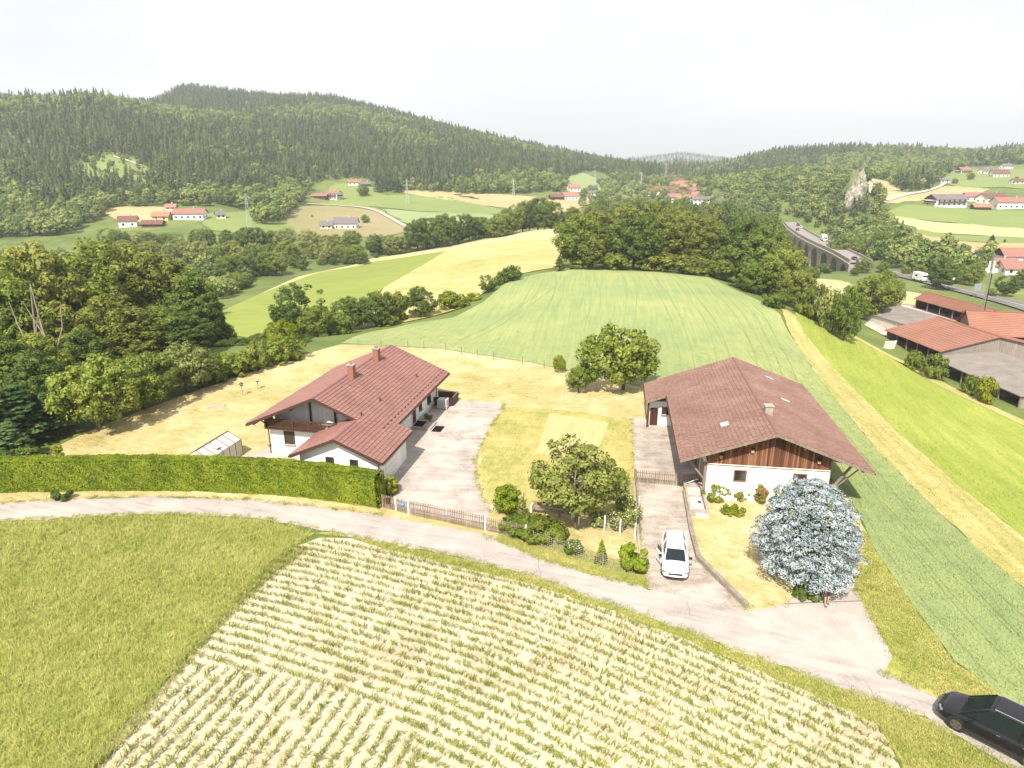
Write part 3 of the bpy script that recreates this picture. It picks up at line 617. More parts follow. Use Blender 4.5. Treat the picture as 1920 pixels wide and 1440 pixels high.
M['tile_brown'] = mat('barn_tiles', [(.2, (.13,.07,.055)), (.45, (.19,.108,.085)), (.8, (.28,.18,.145))], ((.35, .8), (4, .8)), .7, .15, 'obj', .3, island=.12)
M['tile_under'] = flat('roof_boards', (.10,.055,.042), .8)
M['tile_far'] = mat('farm_tiles', [(.2, (.20,.085,.06)), (.5, (.285,.135,.095)), (.8, (.37,.20,.145))], ((.25, .7), ((2.5, 2.5, 7), .6), (9, .4)), .75, .2, 'obj')
M['fibre'] = mat('grey_fibre_roof', [(.25, (.15,.13,.118)), (.5, (.235,.21,.19)), (.75, (.32,.295,.27))], ((.4, .9), (3, .6), ((.4, 9, 1), .5)), .9, .3, 'obj')
M['gutter'] = flat('brown_metal', (.085,.045,.035), .45, .5, .3)
M['brick'] = mat('chimney_brick', [(.3, (.20,.085,.055)), (.7, (.34,.17,.115))], (((5, 5, 14), 1),), .85, .4, 'obj')
M['zinc'] = flat('zinc', (.42,.43,.44), .35, .5, .7)
M['window_glass'] = flat('window_glass', (.035,.035,.03), .08, .6)
M['skylight_glass'] = flat('skylight_glass', (.42,.45,.47), .12, .6)
M['white_paint'] = flat('white_paint', (.72,.72,.70), .5)
M['cap'] = flat('cement', (.42,.38,.34), .9, .2, scale=3)
M['door_brown'] = mat('brown_door', [(.3, (.035,.016,.010)), (.7, (.075,.032,.02))], (((10, 10, 1), 1),), .5, .1, 'obj')
M['dark'] = flat('dark_interior', (.012,.011,.010), .95, .1)
M['conc'] = mat('cast_concrete', [(.3, (.27,.23,.20)), (.7, (.42,.37,.33))], ((2, 1), (14, .5)), .9, .2, 'obj')
M['concw'] = mat('pale_concrete', [(.3, (.48,.44,.39)), (.7, (.62,.58,.53))], ((2, 1), (14, .5)), .9, .2, 'obj')

def tiles(parent, b0, z0, sl, sgn, rects, m, tw=.30, tl=.36, thick=.07, seed=1):
    """courses of rolled tiles on a slope falling from the ridge at b0; rects = [(a0,a1,w0,w1)...] along the ridge and down the slope (horizontal)"""
    r = np.random.default_rng(seed); cs = 1 / math.sqrt(1 + sl * sl); Q = []
    def pt(a, s, h):      # s = distance down the slope, h = height off the plane
        return (b0 + sgn * (s * cs + h * sl * cs), a, z0 - s * cs * sl + h * cs)
    for a0, a1, w0, w1 in rects:
        s0, s1 = w0 / cs, w1 / cs; nr = max(1, int(round((s1 - s0) / tl))); nc = max(1, int(round((a1 - a0) / tw)))
        dl, dw = (s1 - s0) / nr, (a1 - a0) / nc
        for i in range(nr):
            for j in range(nc):
                u, v0, v1 = a0 + j * dw, s0 + i * dl - .03, s0 + (i + 1) * dl
                e = r.normal(0, .004); t0, t1 = .012 + e, thick + e + (r.random() < .015) * .02
                us = (u + .01, u + dw * .30, u + dw * .72, u + dw - .005); hs = (0, .034, .034, 0)
                for k in range(3):
                    Q.append([pt(us[k], v0, t0 + hs[k]), pt(us[k+1], v0, t0 + hs[k+1]), pt(us[k+1], v1, t1 + hs[k+1]), pt(us[k], v1, t1 + hs[k])])
                    Q.append([pt(us[k], v1, t1 + hs[k]), pt(us[k+1], v1, t1 + hs[k+1]), pt(us[k+1], v1, -.01), pt(us[k], v1, -.01)])
    Q = np.array(Q)
    # one island per tile: weld the six faces of each tile
    me = bpy.data.meshes.new('roof_tiles'); n = len(Q); V = Q.reshape(-1, 3)
    T = V.reshape(-1, 24, 3); uv, inv = None, None
    verts = []; faces = []
    base = 0
    for t in T:
        key = {}; idx = []
        for p in t:
            k = (round(p[0], 4), round(p[1], 4), round(p[2], 4))
            if k not in key: key[k] = len(verts); verts.append(p)
            idx.append(key[k])
        faces += [idx[q*4:q*4+4] for q in range(6)]
    me.from_pydata([tuple(map(float, p)) for p in verts], [], faces); me.update()
    o = link('roof_tiles', me, m, parent); o['kind'] = 'stuff'; return o
def ridge_caps(parent, b, z, a0, a1, m, step=.42):
    n = int((a1 - a0) / step); c = MB()
    prof = [(-.16, -.05), (-.1, .05), (0, .09), (.1, .05), (.16, -.05)]
    c.prism(prof, 0, step * 1.04); me = c.mesh('ridge_tile'); me.materials.append(m)
    for i in range(n):
        o = link('ridge_tile', me, None, parent, (b, a0 + i * step, z + .05 + .006 * (i % 2)))
def slab(pts, th=.14, mi=0, b=None):
    """thick sheet through 4+ coplanar points (local), thickness downwards"""
    b = b or MB(); n = len(pts); lo = [(p[0], p[1], p[2] - th) for p in pts]
    b.add(list(pts) + lo, [tuple(range(n)), tuple(range(2*n-1, n-1, -1))] + [(i, n+i, n+(i+1) % n, (i+1) % n) for i in range(n)], mi); return b
def window(parent, c, w, h, face, name='window', fr='brown_wood', pane='window_glass', cross=True, sill=True, depth=.12):
    """face: 'a-' looks towards -y, 'b+' towards +x ..."""
    ax = {'a-': 0, 'b+': math.pi / 2, 'a+': math.pi, 'b-': -math.pi / 2}[face]
    f = MB(); t = .08
    f.box((0, 0, h/2 - t/2), (w, depth, t)); f.box((0, 0, -h/2 + t/2), (w, depth, t))
    for s in (-1, 1): f.box((s * (w/2 - t/2), 0, 0), (t, depth, h - 2*t))
    if cross: f.box((0, .01, 0), (.06, depth * .6, h - 2*t)); f.box((0, .012, h * .12), (w - 2*t, depth * .5, .05))
    o = f.build(name, M[fr], parent, c, (0, 0, ax))
    MB().box((0, .02, 0), (w - t, .02, h - t)).build('pane', M[pane], o)
    if sill: MB().box((0, -.1, -h/2 - .035), (w + .16, .26, .05)).build('sill', M['cap'], o)
    return o

# ---------------------------------------------------------------- the white house
H = empty('house', (-17.64, 57.04, 0), -.2, 'white house with long red tiled roof, balcony and two brick chimneys', 'house')
zr, sl = 6.34, .43
def hzr(b): return zr - sl * abs(b)
w = MB(); w.prism([(-5.4, -.3), (5.4, -.3), (5.4, hzr(5.4) - .16), (0, zr - .16), (-5.4, hzr(5.4) - .16)], 2.4, 18.2).build('wall', M['plaster'], H)
MB().box((0, 1.9, 1.22), (10.8, 1.0, 3.04)).build('wall', M['plaster'], H)
zw = zr - sl * 4.02
MB().prism([(.5, -.3), (7.5, -.3), (7.5, zr - sl * 7.5 - .16), (4.02, zw - .16), (.5, zw - sl * 3.52 - .16)], -4.0, 1.38).build('wall', M['plaster'], H)
MB().box((6.4, 2.02, 1.3), (2.2, 1.26, 3.0)).build('wall', M['white_board'], H)
MB().box((5.45, 10.3, .2), (.06, 15.4, .42)).build('plinth', M['plaster_dim'], H)
rf = slab([(0, 0, zr), (6.77, 0, hzr(6.77)), (6.77, 19.24, hzr(6.77)), (0, 19.24, zr)]).build('roof', M['tile_under'], H)
slab([(0, 0, zr), (0, 19.24, zr), (-6.83, 19.24, hzr(6.83)), (-6.83, 0, hzr(6.83))]).build('roof_slope', M['tile_under'], rf)
slab([(4.02, -4.61, zw), (8.12, -4.61, hzr(8.12)), (8.12, 2.75, hzr(8.12)), (6.772, 2.75, hzr(6.772)), (6.772, -.002, hzr(6.772)), (4.02, -.002, zw)]).build('roof_slope', M['tile_under'], rf)
slab([(4.02, -4.61, zw), (4.02, 1.39, zw), (-.08, 1.39, hzr(8.12)), (-.08, -4.61, hzr(8.12))]).build('roof_slope', M['tile_under'], rf)
tiles(rf, 0, zr, sl, 1, [(0, 19.24, 0.06, 6.8), (-4.61, 0, 4.06, 6.8), (-4.61, 2.75, 6.8, 8.16)], M['tile_red'], seed=1)
tiles(rf, 0, zr, sl, -1, [(0, 19.24, 0.06, 6.86)], M['tile_red'], seed=2)
tiles(rf, 4.02, zw, sl, -1, [(-4.61, 1.39, 0.06, 4.13)], M['tile_red'], seed=3)
ridge_caps(rf, 0, zr, 0.0, 19.2, M['tile_red']); ridge_caps(rf, 4.02, zw, -4.6, 0.0, M['tile_red'])
# verge boards and gutters
def verge(parent, a, segs, m='gutter'):
    for (b0, z0, b1, z1) in segs: MB().bar((b0, a, z0 - .1), (b1, a, z1 - .1), .05, .24).build('verge_board', M[m], parent)
verge(H, -.03, [(0, zr, -6.83, hzr(6.83)), (0, zr, 4.0, zw)]); verge(H, 19.27, [(0, zr, -6.83, hzr(6.83)), (0, zr, 6.77, hzr(6.77))])
verge(H, -4.64, [(4.02, zw, 8.12, hzr(8.12)), (4.02, zw, -.08, hzr(8.12))])
for b, a0, a1, z in ((6.86, 2.8, 19.24, hzr(6.77)), (8.21, -4.6, 2.75, hzr(8.12)), (-6.92, 0, 19.24, hzr(6.83)), (-.17, -4.6, .8, hzr(8.12))):
    MB().cyl((b, a0, z - .12), (b, a1, z - .12), .075, n=8).build('gutter', M['gutter'], H)
for b, a, z in ((7.62, -4.12, 2.7), (5.5, 18.3, 3.3), (-5.5, 1.3, 2.9)): MB().cyl((b, a, 0), (b, a, z), .05, n=8).build('downpipe', M['gutter'], H)
for s in (-6.2, -4.8, -2.4, 2.2): MB().bar((s, .1, hzr(s) - .26), (s, 2.6, hzr(s) - .26), .13, .2).build('purlin', M['brown_wood'], H)
MB().bar((-5.45, 1.6, 2.55), (-6.5, 1.6, hzr(6.5) - .2), .09).build('brace', M['brown_wood'], H)
# balcony
MB().box((-1.9, 1.55, 2.82), (7.2, 1.7, .12)).build('balcony_floor', M['brown_wood'], H)
bal = MB(); bal.box((-1.9, .72, 3.78), (7.2, .12, .08)); bal.box((-1.9, .72, 3.02), (7.2, .08, .1)); bal.box((-5.44, 1.5, 3.78), (.1, 1.6, .08)); bal.box((-5.44, 1.5, 3.02), (.08, 1.6, .1))
bo = bal.build('balcony_railing', M['brown_wood'], H)
for i in range(6): MB().box((-5.4 + i * 1.4, .72, 3.34), (.1, .1, 1.0)).build('baluster_post', M['brown_wood'], bo)
lat = MB()
for i in range(62): lat.box((-5.3 + i * .113, .72, 3.4), (.07, .03, .68))
for i in range(12): lat.box((-5.44, .85 + i * .12, 3.4), (.03, .07, .68))
lo = lat.build('baluster', M['brown_wood'], bo); lo['kind'] = 'stuff'
g = MB().prism([(-5.0, 2.9), (4.4, 2.9), (4.4, hzr(4.4) - .3), (0, zr - .3), (-5.0, hzr(5.0) - .3)], 2.30, 2.39).build('gable_panel', M['white_board'], H)
for i in range(20):
    b = -4.6 + i * .47; MB().box((b, 2.285, (2.9 + hzr(b) - .32) / 2), (.035, .03, hzr(b) - 3.24)).build('batten', M['white_board'], g)
for b in (-1.55, .9, 3.2): MB().box((b, 2.2, (2.9 + hzr(b) - .3) / 2), (.15, .15, hzr(b) - 3.2)).build('gable_post', M['brown_wood'], H)
# chimneys, roof vents, aerial
for a, hh in ((7.13, 1.0), (13.5, 1.0)):
    z0 = hzr(.52); ch = MB().box((.52, a, z0 + .35), (.62, .62, 1.9)).build('chimney', M['brick'], rf)
    MB().box((.52, a, z0 + 1.34), (.76, .76, .09)).build('chimney_cap', M['conc'], rf)
MB().cyl((.52, 13.5, hzr(.5) + 1.39), (.52, 13.5, hzr(.5) + 1.62), .17, .2, 10).build('chimney_cowl', M['zinc'], rf)
MB().cyl((.52, 7.13, hzr(.5) + 1.39), (.52, 7.13, hzr(.5) + 1.5), .13, .13, 10).build('chimney_pot', M['brick'], rf)
for b, a in ((4.73, 13.98), (4.15, 5.2), (4.05, 1.0)): MB().cyl((b, a, hzr(b)), (b, a, hzr(b) + .34), .07, .05, 8).cyl((b, a, hzr(b) + .3), (b, a, hzr(b) + .37), .11, .11, 8).build('roof_vent', M['gutter'], rf)
for a in np.arange(.8, 19, .9):
    MB().box((6.25, a, hzr(6.25) + .1), (.04, .3, .1)).build('snow_guard', M['gutter'], rf)
an = MB().cyl((1.0, .3, 3.1), (1.0, .3, 4.6), .025, n=6)
an.bar((.75, .3, 4.5), (1.25, .3, 4.5), .02); an.bar((.8, .3, 4.3), (1.2, .3, 4.3), .02); an.build('aerial', M['zinc'], rf)
MB().cyl((1.0, .3, 3.0), (1.0, .3, 3.55), .22, .16, 10).build('metal_flue', M['zinc'], rf)
# openings
window(H, (-3.46, 1.38, 1.78), 1.05, 1.25, 'a-')
window(H, (3.25, -4.03, 2.45), .72, .6, 'a-', cross=False); window(H, (5.4, -4.03, 2.4), .72, .6, 'a-', cross=False)
window(H, (5.43, 15.7, 1.6), 1.1, 1.45, 'b+'); window(H, (5.43, 12.8, 1.7), .75, 1.15, 'b+')
d = MB().box((5.43, 10.65, 1.4), (.1, 1.1, 2.1)).build('door', M['door_brown'], H); MB().cyl((5.5, 10.25, 1.35), (5.56, 10.25, 1.35), .04).build('handle', M['zinc'], d)
for s in (10.06, 11.24): MB().box((5.44, s, 1.42), (.12, .1, 2.2)).build('door_frame', M['white_paint'], d)
MB().box((5.43, 8.6, 1.5), (.07, 2.2, 2.6)).build('white_panel', M['white_board'], H)
MB().cyl((5.48, 9.65, 1.85), (5.53, 9.65, 1.85), .13, n=12).build('wall_ornament', M['gutter'], H)
gd = MB().box((7.52, -1.2, 1.05), (.06, 2.5, 2.1)).build('garage_door', M['white_paint'], H)
for i in range(4): MB().box((7.56, -1.2, .3 + i * .5), (.02, 2.4, .04)).build('door_rib', M['plaster_dim'], gd)
MB().box((6.25, 10.9, .16), (1.55, 2.2, .36)).build('step', M['conc'], H); MB().box((7.25, 10.9, .1), (.45, 2.2, .2)).build('step', M['conc'], H)
dm = MB().box((0, 0, .012), (1.0, 1.5, .024)).build('doormat', M['dark'], None, (-17.64 + 6.05*math.cos(.2) + 10.75*math.sin(.2), 57.04 + 10.75*math.cos(.2) - 6.05*math.sin(.2), .342), (0, 0, -.2)); tag(dm, 'dark doormat on the upper step of the house', 'doormat')
dm = MB().box((0, 0, .012), (1.0, 1.6, .024)).build('doormat', M['dark'], None, (-17.64 + 8.1*math.cos(.2) + 10.4*math.sin(.2), 57.04 + 10.4*math.cos(.2) - 8.1*math.sin(.2), .05), (0, 0, -.2)); tag(dm, 'dark doormat on the courtyard below the house steps', 'doormat')
def hw(b, a, z=0): return (-17.64 + b*math.cos(.2) + a*math.sin(.2), 57.04 + a*math.cos(.2) - b*math.sin(.2), z)
ter = MB().box((0, 0, .03), (7.4, 3.6, .06)).build('terrace', M['apron'], None, hw(-3.6, -.4, .02), (0, 0, -.2)); tag(ter, 'pale terrace slab before the house gable', kind='structure')
t2 = MB().box((0, 0, .03), (1.3, 17, .06)).build('terrace', M['apron'], None, hw(-6.1, 9.9, .02), (0, 0, -.2)); tag(t2, 'pale paving strip along the far house wall', kind='structure')

# ---------------------------------------------------------------- the barn
BX, BY, BT = 20.33, 48.51, .15
def bw(b, a, z=0): return (BX + b*math.cos(BT) + a*math.sin(BT), BY + a*math.cos(BT) - b*math.sin(BT), z)
Bn = empty('barn', (BX, BY, 0), -BT, 'large barn with brown tiled roof, red boarded gable and white base', 'barn')
zb, sb = 6.4, .37
def bz(b): return zb - sb * abs(b)
MB().prism([(-4.82, -.4), (4.53, -2.5), (4.53, 3.2), (-4.82, 3.2)], .97, 21.2).build('wall', M['plaster'], Bn)
MB().prism([(-4.8, 3.2), (4.51, 3.2), (4.51, bz(4.51) - .16), (0, zb - .16), (-4.8, bz(4.8) - .16)], 1.05, 21.2).build('upper_wall', M['brown_wood'], Bn)
nb = 58
for i in range(nb):
    b = -4.80 + (i + .5) * 9.31 / nb; zt = bz(b) - .2; z0 = 3.12 + random.uniform(-.03, .02)
    MB().box((0, 0, 0), (9.31 / nb - .012, .03, zt - z0)).build('board', M['barn_wood'], Bn, (b, 1.025 + random.uniform(-.006, .006), (z0 + zt) / 2))
MB().box((-.15, .99, 3.1), (9.4, .07, .1)).build('sill_beam', M['beam'], Bn)
br = slab([(0, 0, zb), (7.36, 0, bz(7.36)), (7.36, 22.12, bz(7.36)), (0, 22.12, zb)]).build('roof', M['tile_under'], Bn)
slab([(0, 0, zb), (0, 22.12, zb), (-9.14, 22.12, bz(9.14)), (-9.14, 16.13, bz(9.14)), (-7.11, 16.13, bz(7.11)), (-7.11, 0, bz(7.11))]).build('roof_slope', M['tile_under'], br)
tiles(br, 0, zb, sb, 1, [(0, 22.12, .05, 7.39)], M['tile_brown'], .30, .34, seed=4)
tiles(br, 0, zb, sb, -1, [(0, 22.12, .05, 7.14), (16.13, 22.12, 7.14, 9.17)], M['tile_brown'], .30, .34, seed=5)
ridge_caps(br, 0, zb, 0, 22.1, M['tile_brown'])
verge(Bn, -.03, [(0, zb, 7.36, bz(7.36)), (0, zb, -7.11, bz(7.11))], 'beam'); verge(Bn, 22.15, [(0, zb, 7.36, bz(7.36)), (0, zb, -9.14, bz(9.14))], 'beam'); verge(Bn, 16.1, [(-7.11, bz(7.11), -9.14, bz(9.14))], 'beam')
for b, a0, a1 in ((7.44, 0, 22.1), (-7.19, 0, 16.1), (-9.22, 16.2, 22.1)): MB().cyl((b, a0, bz(b) - .1), (b, a1, bz(b) - .1), .07, n=8).build('gutter', M['gutter'], Bn)
for b in (-6.7, -4.5, -2.2, 0, 2.2, 4.4, 6.6): MB().bar((b, .08, bz(b) - .3), (b, 1.4, bz(b) - .3), .14, .2).build('purlin', M['beam'], Bn)
for a in (1.3, 6.2, 11.2, 16.2, 20.8):
    MB().bar((4.5, a, .9 if a < 2 else 1.2), (6.3, a, bz(6.3) - .25), .16).build('brace', M['beam'], Bn)
    MB().bar((4.5, a, bz(4.5) - .75), (6.6, a, bz(6.6) - .3), .14).build('tie_beam', M['beam'], Bn)
MB().bar((4.5, 1.25, .95), (7.0, 1.35, bz(7.0) - .2), .08).build('brace', M['beam'], Bn)
for a in (1.2, 5.5, 10, 14.5):
    MB().box((-4.95, a, 1.6), (.18, .18, 3.2)).build('post', M['beam'], Bn); MB().bar((-4.95, a, 1.7), (-6.6, a, bz(6.6) - .25), .15).build('brace', M['beam'], Bn); MB().bar((-4.9, a, bz(4.9) - .6), (-6.8, a, bz(6.8) - .25), .14).build('tie_beam', M['beam'], Bn)
MB().box((-4.84, 8, 1.3), (.05, 3.0, 2.5)).build('barn_door', M['brown_wood'], Bn); MB().box((-4.84, 3.4, 1.2), (.05, 2.6, 2.3)).build('barn_door', M['grey_wood'], Bn)
# lean-to room at the far corner
MB().box((-6.83, 19.2, 1.3), (3.9, 4.0, 2.8)).build('wall', M['plaster'], Bn)
MB().box((-8.85, 16.6, 1.45), (.2, .2, 2.9)).build('post', M['brown_wood'], Bn); MB().bar((-9.0, 16.5, bz(9) - .3), (-4.9, 16.5, bz(4.9) - .3), .14).build('tie_beam', M['beam'], Bn)
window(Bn, (-7.0, 17.18, 1.75), .9, .8, 'a-'); MB().box((-8.2, 17.17, 1.0), (.8, .06, 1.95)).build('door', M['door_brown'], Bn)
MB().box((-5.95, 17.0, .5), (.75, .3, 1.0)).build('cupboard', M['zinc'], Bn)
window(Bn, (-2.23, .96, 2.3), 1.0, 1.0, 'a-', fr='barn_wood', cross=False, sill=False); window(Bn, (2.33, .96, 2.3), 1.05, 1.0, 'a-', fr='barn_wood', cross=False, sill=False)
def skylight(b, a, w, l):
    s = 1 if b > 0 else -1; th = math.atan(sb) * s
    o = MB().box((0, 0, .06), (l, w, .12)).build('skylight', M['zinc'], br, (b, a, bz(b) + .06), (0, th, 0)); MB().box((0, 0, .125), (l - .14, w - .14, .02)).build('pane', M['skylight_glass'], o)
skylight(-3.21, 4.34, .9, .75)
skylight(3.04, 18.29, .6, .9); skylight(3.1, 11.4, .6, .9)
MB().box((.19, 4.6, 6.55), (.6, .6, 1.1)).build('chimney', M['conc'], br); MB().box((.19, 4.6, 7.13), (.74, .74, .07)).build('chimney_cap', M['conc'], br)
lab = ['birdhouse on the barn gable, leftmost of three', 'birdhouse on the barn gable, highest of three below the peak', 'birdhouse on the barn gable, rightmost of three']
M['nest'] = flat('birdhouse_wood', (.45,.33,.19), .8)
for (b, z), lb in zip(((-3.86, 3.92), (-1.49, 4.54), (3.57, 3.94)), lab):
    e = empty('birdhouse', bw(b, .9, z), -BT, lb, 'birdhouse', 'birdhouses on the gable')
    MB().box((0, 0, 0), (.22, .2, .3)).build('box', M['nest'], e); MB().box((0, -.03, .17), (.3, .3, .04), rot=Matrix.Rotation(.25, 3, 'X')).build('lid', M['gutter'], e); MB().cyl((0, -.101, .03), (0, -.105, .03), .03).build('entrance_hole', M['dark'], e)
# ---------------------------------------------------------------- hedge
def box_hedge(name, line, w, h, leaf, dens, m, label, cat='hedge', lump=.14, cap_round=.35, seed=3):
    r = np.random.default_rng(seed); L = np.array(line, float); seg = np.hypot(*(np.diff(L, axis=0).T)); tot = seg.sum(); cum = np.r_[0, np.cumsum(seg)]
    def at(s):
        s = np.clip(s, 0, tot - 1e-6); i = np.clip(np.searchsorted(cum, s, 'right') - 1, 0, len(seg) - 1); t = (s - cum[i]) / seg[i]
        p = L[i] + (L[i+1] - L[i]) * t[:, None]; d = (L[i+1] - L[i]) / seg[i][:, None]; return p, np.stack([-d[:, 1], d[:, 0]], -1), d
    Ps, Ns = [], []
    def side(n, f):
        s = r.uniform(0, tot, n); v = r.random(n); p, nn, d = at(s)
        ln = lump * (np.sin(s * 2.1) * .4 + np.sin(s * 4.7 + v * 3) * .35 + np.sin(v * 9 + s * 1.3) * .35)
        if f in (-1, 1):
            z = v * h; off = (w / 2 + ln - cap_round * np.clip((v - .86) / .14, 0, 1) ** 2 * .6 - .12 * (1 - v) ** 3) * f
            P = np.c_[p + nn * off[:, None], z]; N = np.c_[nn * f, np.full(n, .12)]
        else:
            off = (v - .5) * w * .95; P = np.c_[p + nn * off[:, None], h + ln * .7 - .25 * np.abs(v - .5) ** 2]; N = np.c_[nn * 0, np.ones(n)]
        Ps.append(P); Ns.append(N)
    side(int(tot * h * dens), -1); side(int(tot * h * dens * .6), 1); side(int(tot * w * dens * 1.3), 0)
    for e, sg in ((0, -1), (len(L) - 1, 1)):
        n = int(w * h * dens); p, nn, d = at(np.full(n, 0 if e == 0 else tot)); u = r.uniform(-.5, .5, n); v = r.random(n)
        bul = np.sqrt(np.clip(1 - (2 * u) ** 2, 0, 1)) * .35
        Ps.append(np.c_[p + nn * (u * w)[:, None] + d * sg * bul[:, None], v * h]); Ns.append(np.c_[d * sg, np.full(n, .1)])
    P, N = np.concatenate(Ps), np.concatenate(Ns); P = P + r.normal(0, .03, P.shape)
    lump_d = np.c_[np.sin(P[:, 0] * 7 + P[:, 2] * 3), np.sin(P[:, 1] * 7 + P[:, 2] * 5), np.sin(P[:, 2] * 6 + P[:, 0] * 4)] * .45
    cnn = N + lump_d + np.array([0, 0, .35]); cnn /= np.linalg.norm(cnn, axis=1)[:, None]
    N = N + unit(len(N), r) * .75; N /= np.linalg.norm(N, axis=1)[:, None]
    s = leaf * (.6 + .8 * r.random(len(P)))
    e = empty(name, (L[0][0], L[0][1], 0), 0, label, cat)
    P[:, 0] -= L[0][0]; P[:, 1] -= L[0][1]
    me = qmesh('foliage', (quads(P, N, s, s * .5, r), cnn)); link('foliage', me, m, e)
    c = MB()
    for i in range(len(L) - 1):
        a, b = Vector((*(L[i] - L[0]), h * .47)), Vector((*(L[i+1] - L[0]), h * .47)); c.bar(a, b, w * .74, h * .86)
    c.build('dark_core', M['core'], e); return e  # solid dark box in place of branches, its colour standing for inner shade
HED = [(-58, 51.7), (-42.6, 51.85), (-34, 52.2), (-26.7, 52.15), (-18.5, 51.3), (-14, 50.2), (-10.6, 49.15)]
box_hedge('thuja_hedge', HED, 1.35, 2.85, .065, 480, M['leaf_thuja'], 'long clipped bright green thuja hedge along the lane', lump=.1)

# ---------------------------------------------------------------- picket fences and gates
M['picket'] = mat('weathered_pickets', [(.3, (.17,.13,.10)), (.7, (.33,.265,.21))], (((9, 9, 1), 1),), .85, .2, 'obj', rand=.4)
M['post_white'] = flat('white_post', (.66,.65,.63), .7)
pk = MB().box((0, 0, .5), (.072, .022, 1.0)); pk.add([(-.036, -.011, 1.0), (.036, -.011, 1.0), (.036, .011, 1.0), (-.036, .011, 1.0), (0, 0, 1.05)], [(0, 1, 4), (1, 2, 4), (2, 3, 4), (3, 0, 4)])
PK = pk.mesh('picket'); PK.materials.append(M['picket'])
def pickets(name, a, b, h, label, cat, step=.15, posts=(), post_mat='post_white', post_h=1.2, rails=(.25, .8), lift=.06):
    a, b = np.array(a, float), np.array(b, float); d = b - a; n = max(2, int(np.hypot(*d) / step)); rz = math.atan2(d[1], d[0]); L = np.hypot(*d)
    z = hz(*a); e = empty(name, (a[0], a[1], z), rz, label, cat)
    for i in range(n):
        o = link('picket', PK, None, e, (L * (i + .5) / n, -.025, lift)); o.scale = (1, 1, h * random.uniform(.98, 1.02))
    for r_ in rails: MB().box((L/2, .012, h * r_ + lift), (L, .035, .07)).build('rail', M['picket'], e)
    for t in posts: MB().box((L * t, .03, post_h / 2), (.13, .13, post_h)).build('post', M[post_mat], e)
    return e
P1, P2, P3 = (-9.18, 48.2), (-8.04, 47.6), (-1.95, 45.07)
pickets('picket_fence', (-10.35, 48.75), (-9.25, 48.24), 1.1, 'short brown picket fence between the hedge end and first white post', 'fence')
pickets('garden_gate', (-9.1, 48.16), (-8.12, 47.64), 1.1, 'small brown picket gate between two white posts', 'gate', posts=(-.05, 1.06))
mid = ((P2[0] + P3[0]) / 2, (P2[1] + P3[1]) / 2)
pickets('courtyard_gate', (-7.95, 47.55), (mid[0] - .03, mid[1] + .01), 1.2, 'left leaf of the long picket gate to the courtyard', 'gate')
pickets('courtyard_gate', (mid[0] + .03, mid[1] - .01), (-2.05, 45.1), 1.2, 'right leaf of the long picket gate to the courtyard', 'gate', posts=(1.02,))
pickets('picket_fence', (-1.85, 45.02), (1.0, 43.85), 1.1, 'picket fence running from the courtyard gate into the juniper', 'fence', posts=(1.0,))
pickets('barn_gate', (10.6, 53.2), (13.95, 52.55), 1.15, 'picket gate across the driveway beside the barn', 'gate', posts=(0, 1), post_mat='picket')
pickets('picket_fence', (14.1, 52.55), (16.2, 53.0), 1.0, 'picket fence between driveway gate and barn corner', 'fence', posts=(1,), post_mat='picket')
mb = empty('mailbox', (-9.75, 48.32, .62), -.45, 'brown metal mailbox on the fence by the hedge end', 'mailbox')
MB().box((0, 0, .2), (.34, .2, .4)).build('box', M['gutter'], mb); MB().box((0, -.02, .42), (.38, .28, .04)).build('lid', M['gutter'], mb)
M['blue'] = flat('blue_plastic', (.10,.24,.50), .4)
nt = empty('newspaper_tube', (-8.6, 47.78, .78), -.49, 'blue newspaper tube on the small gate', 'newspaper tube')
MB().cyl((-.24, 0, 0), (.24, 0, 0), .1, n=12).build('tube', M['blue'], nt); MB().box((0, .09, 0), (.3, .05, .1)).build('bracket', M['gutter'], nt)

# ---------------------------------------------------------------- greenhouse
M['poly'] = mat('polycarbonate', [(.3, (.52,.48,.40)), (.7, (.64,.60,.53))], (((30, 2, 2), 1),), .4, .05, 'obj', .4)
GA = math.atan2(59.7 - 55.16, -27.04 + 28.02) - math.pi / 2
G = empty('greenhouse', (-27.1, 57.2, 0), GA, 'small greenhouse with pale translucent panels behind the hedge', 'greenhouse')
gl, gw, ge, gr = 4.7, 2.5, 1.55, 2.25
for s in (-1, 1):
    for i in range(5):
        y0, y1 = -gl/2 + i * gl/5 + .02, -gl/2 + (i+1) * gl/5 - .02
        MB().add([(s*gw/2, y0, ge), (s*gw/2, y1, ge), (0, y1, gr), (0, y0, gr), (s*gw/2, y0, ge-.02), (s*gw/2, y1, ge-.02), (0, y1, gr-.02), (0, y0, gr-.02)], [(0,1,2,3),(7,6,5,4),(0,4,5,1),(1,5,6,2),(2,6,7,3),(3,7,4,0)]).build('roof_panel', M['poly'], G)
        MB().box((s*gw/2, (y0+y1)/2, ge/2), (.02, y1-y0, ge-.04)).build('wall_panel', M['poly'], G)
    MB().box((s*gw/2, 0, ge), (.06, gl, .06)).build('eave_bar', M['zinc'], G)
    for i in range(6):
        y = -gl/2 + i * gl/5; MB().box((s*(gw/2+.012), y, ge/2), (.04, .035, ge)).build('upright', M['gutter'], G); MB().bar((s*gw/2, y, ge+.02), (0, y, gr+.02), .035).build('rafter', M['gutter'], G)
for y in (-gl/2, gl/2): MB().prism([(-gw/2, .02), (gw/2, .02), (gw/2, ge), (0, gr), (-gw/2, ge)], y - .01, y + .01).build('gable_panel', M['poly'], G)
MB().box((0, 0, gr + .03), (.07, gl, .06)).build('ridge_bar', M['gutter'], G)
vt = MB().box((.62, -.6, 2.02), (.75, .6, .03), rot=Matrix.Rotation(.3, 3, 'Y')).build('roof_vent', M['poly'], G)
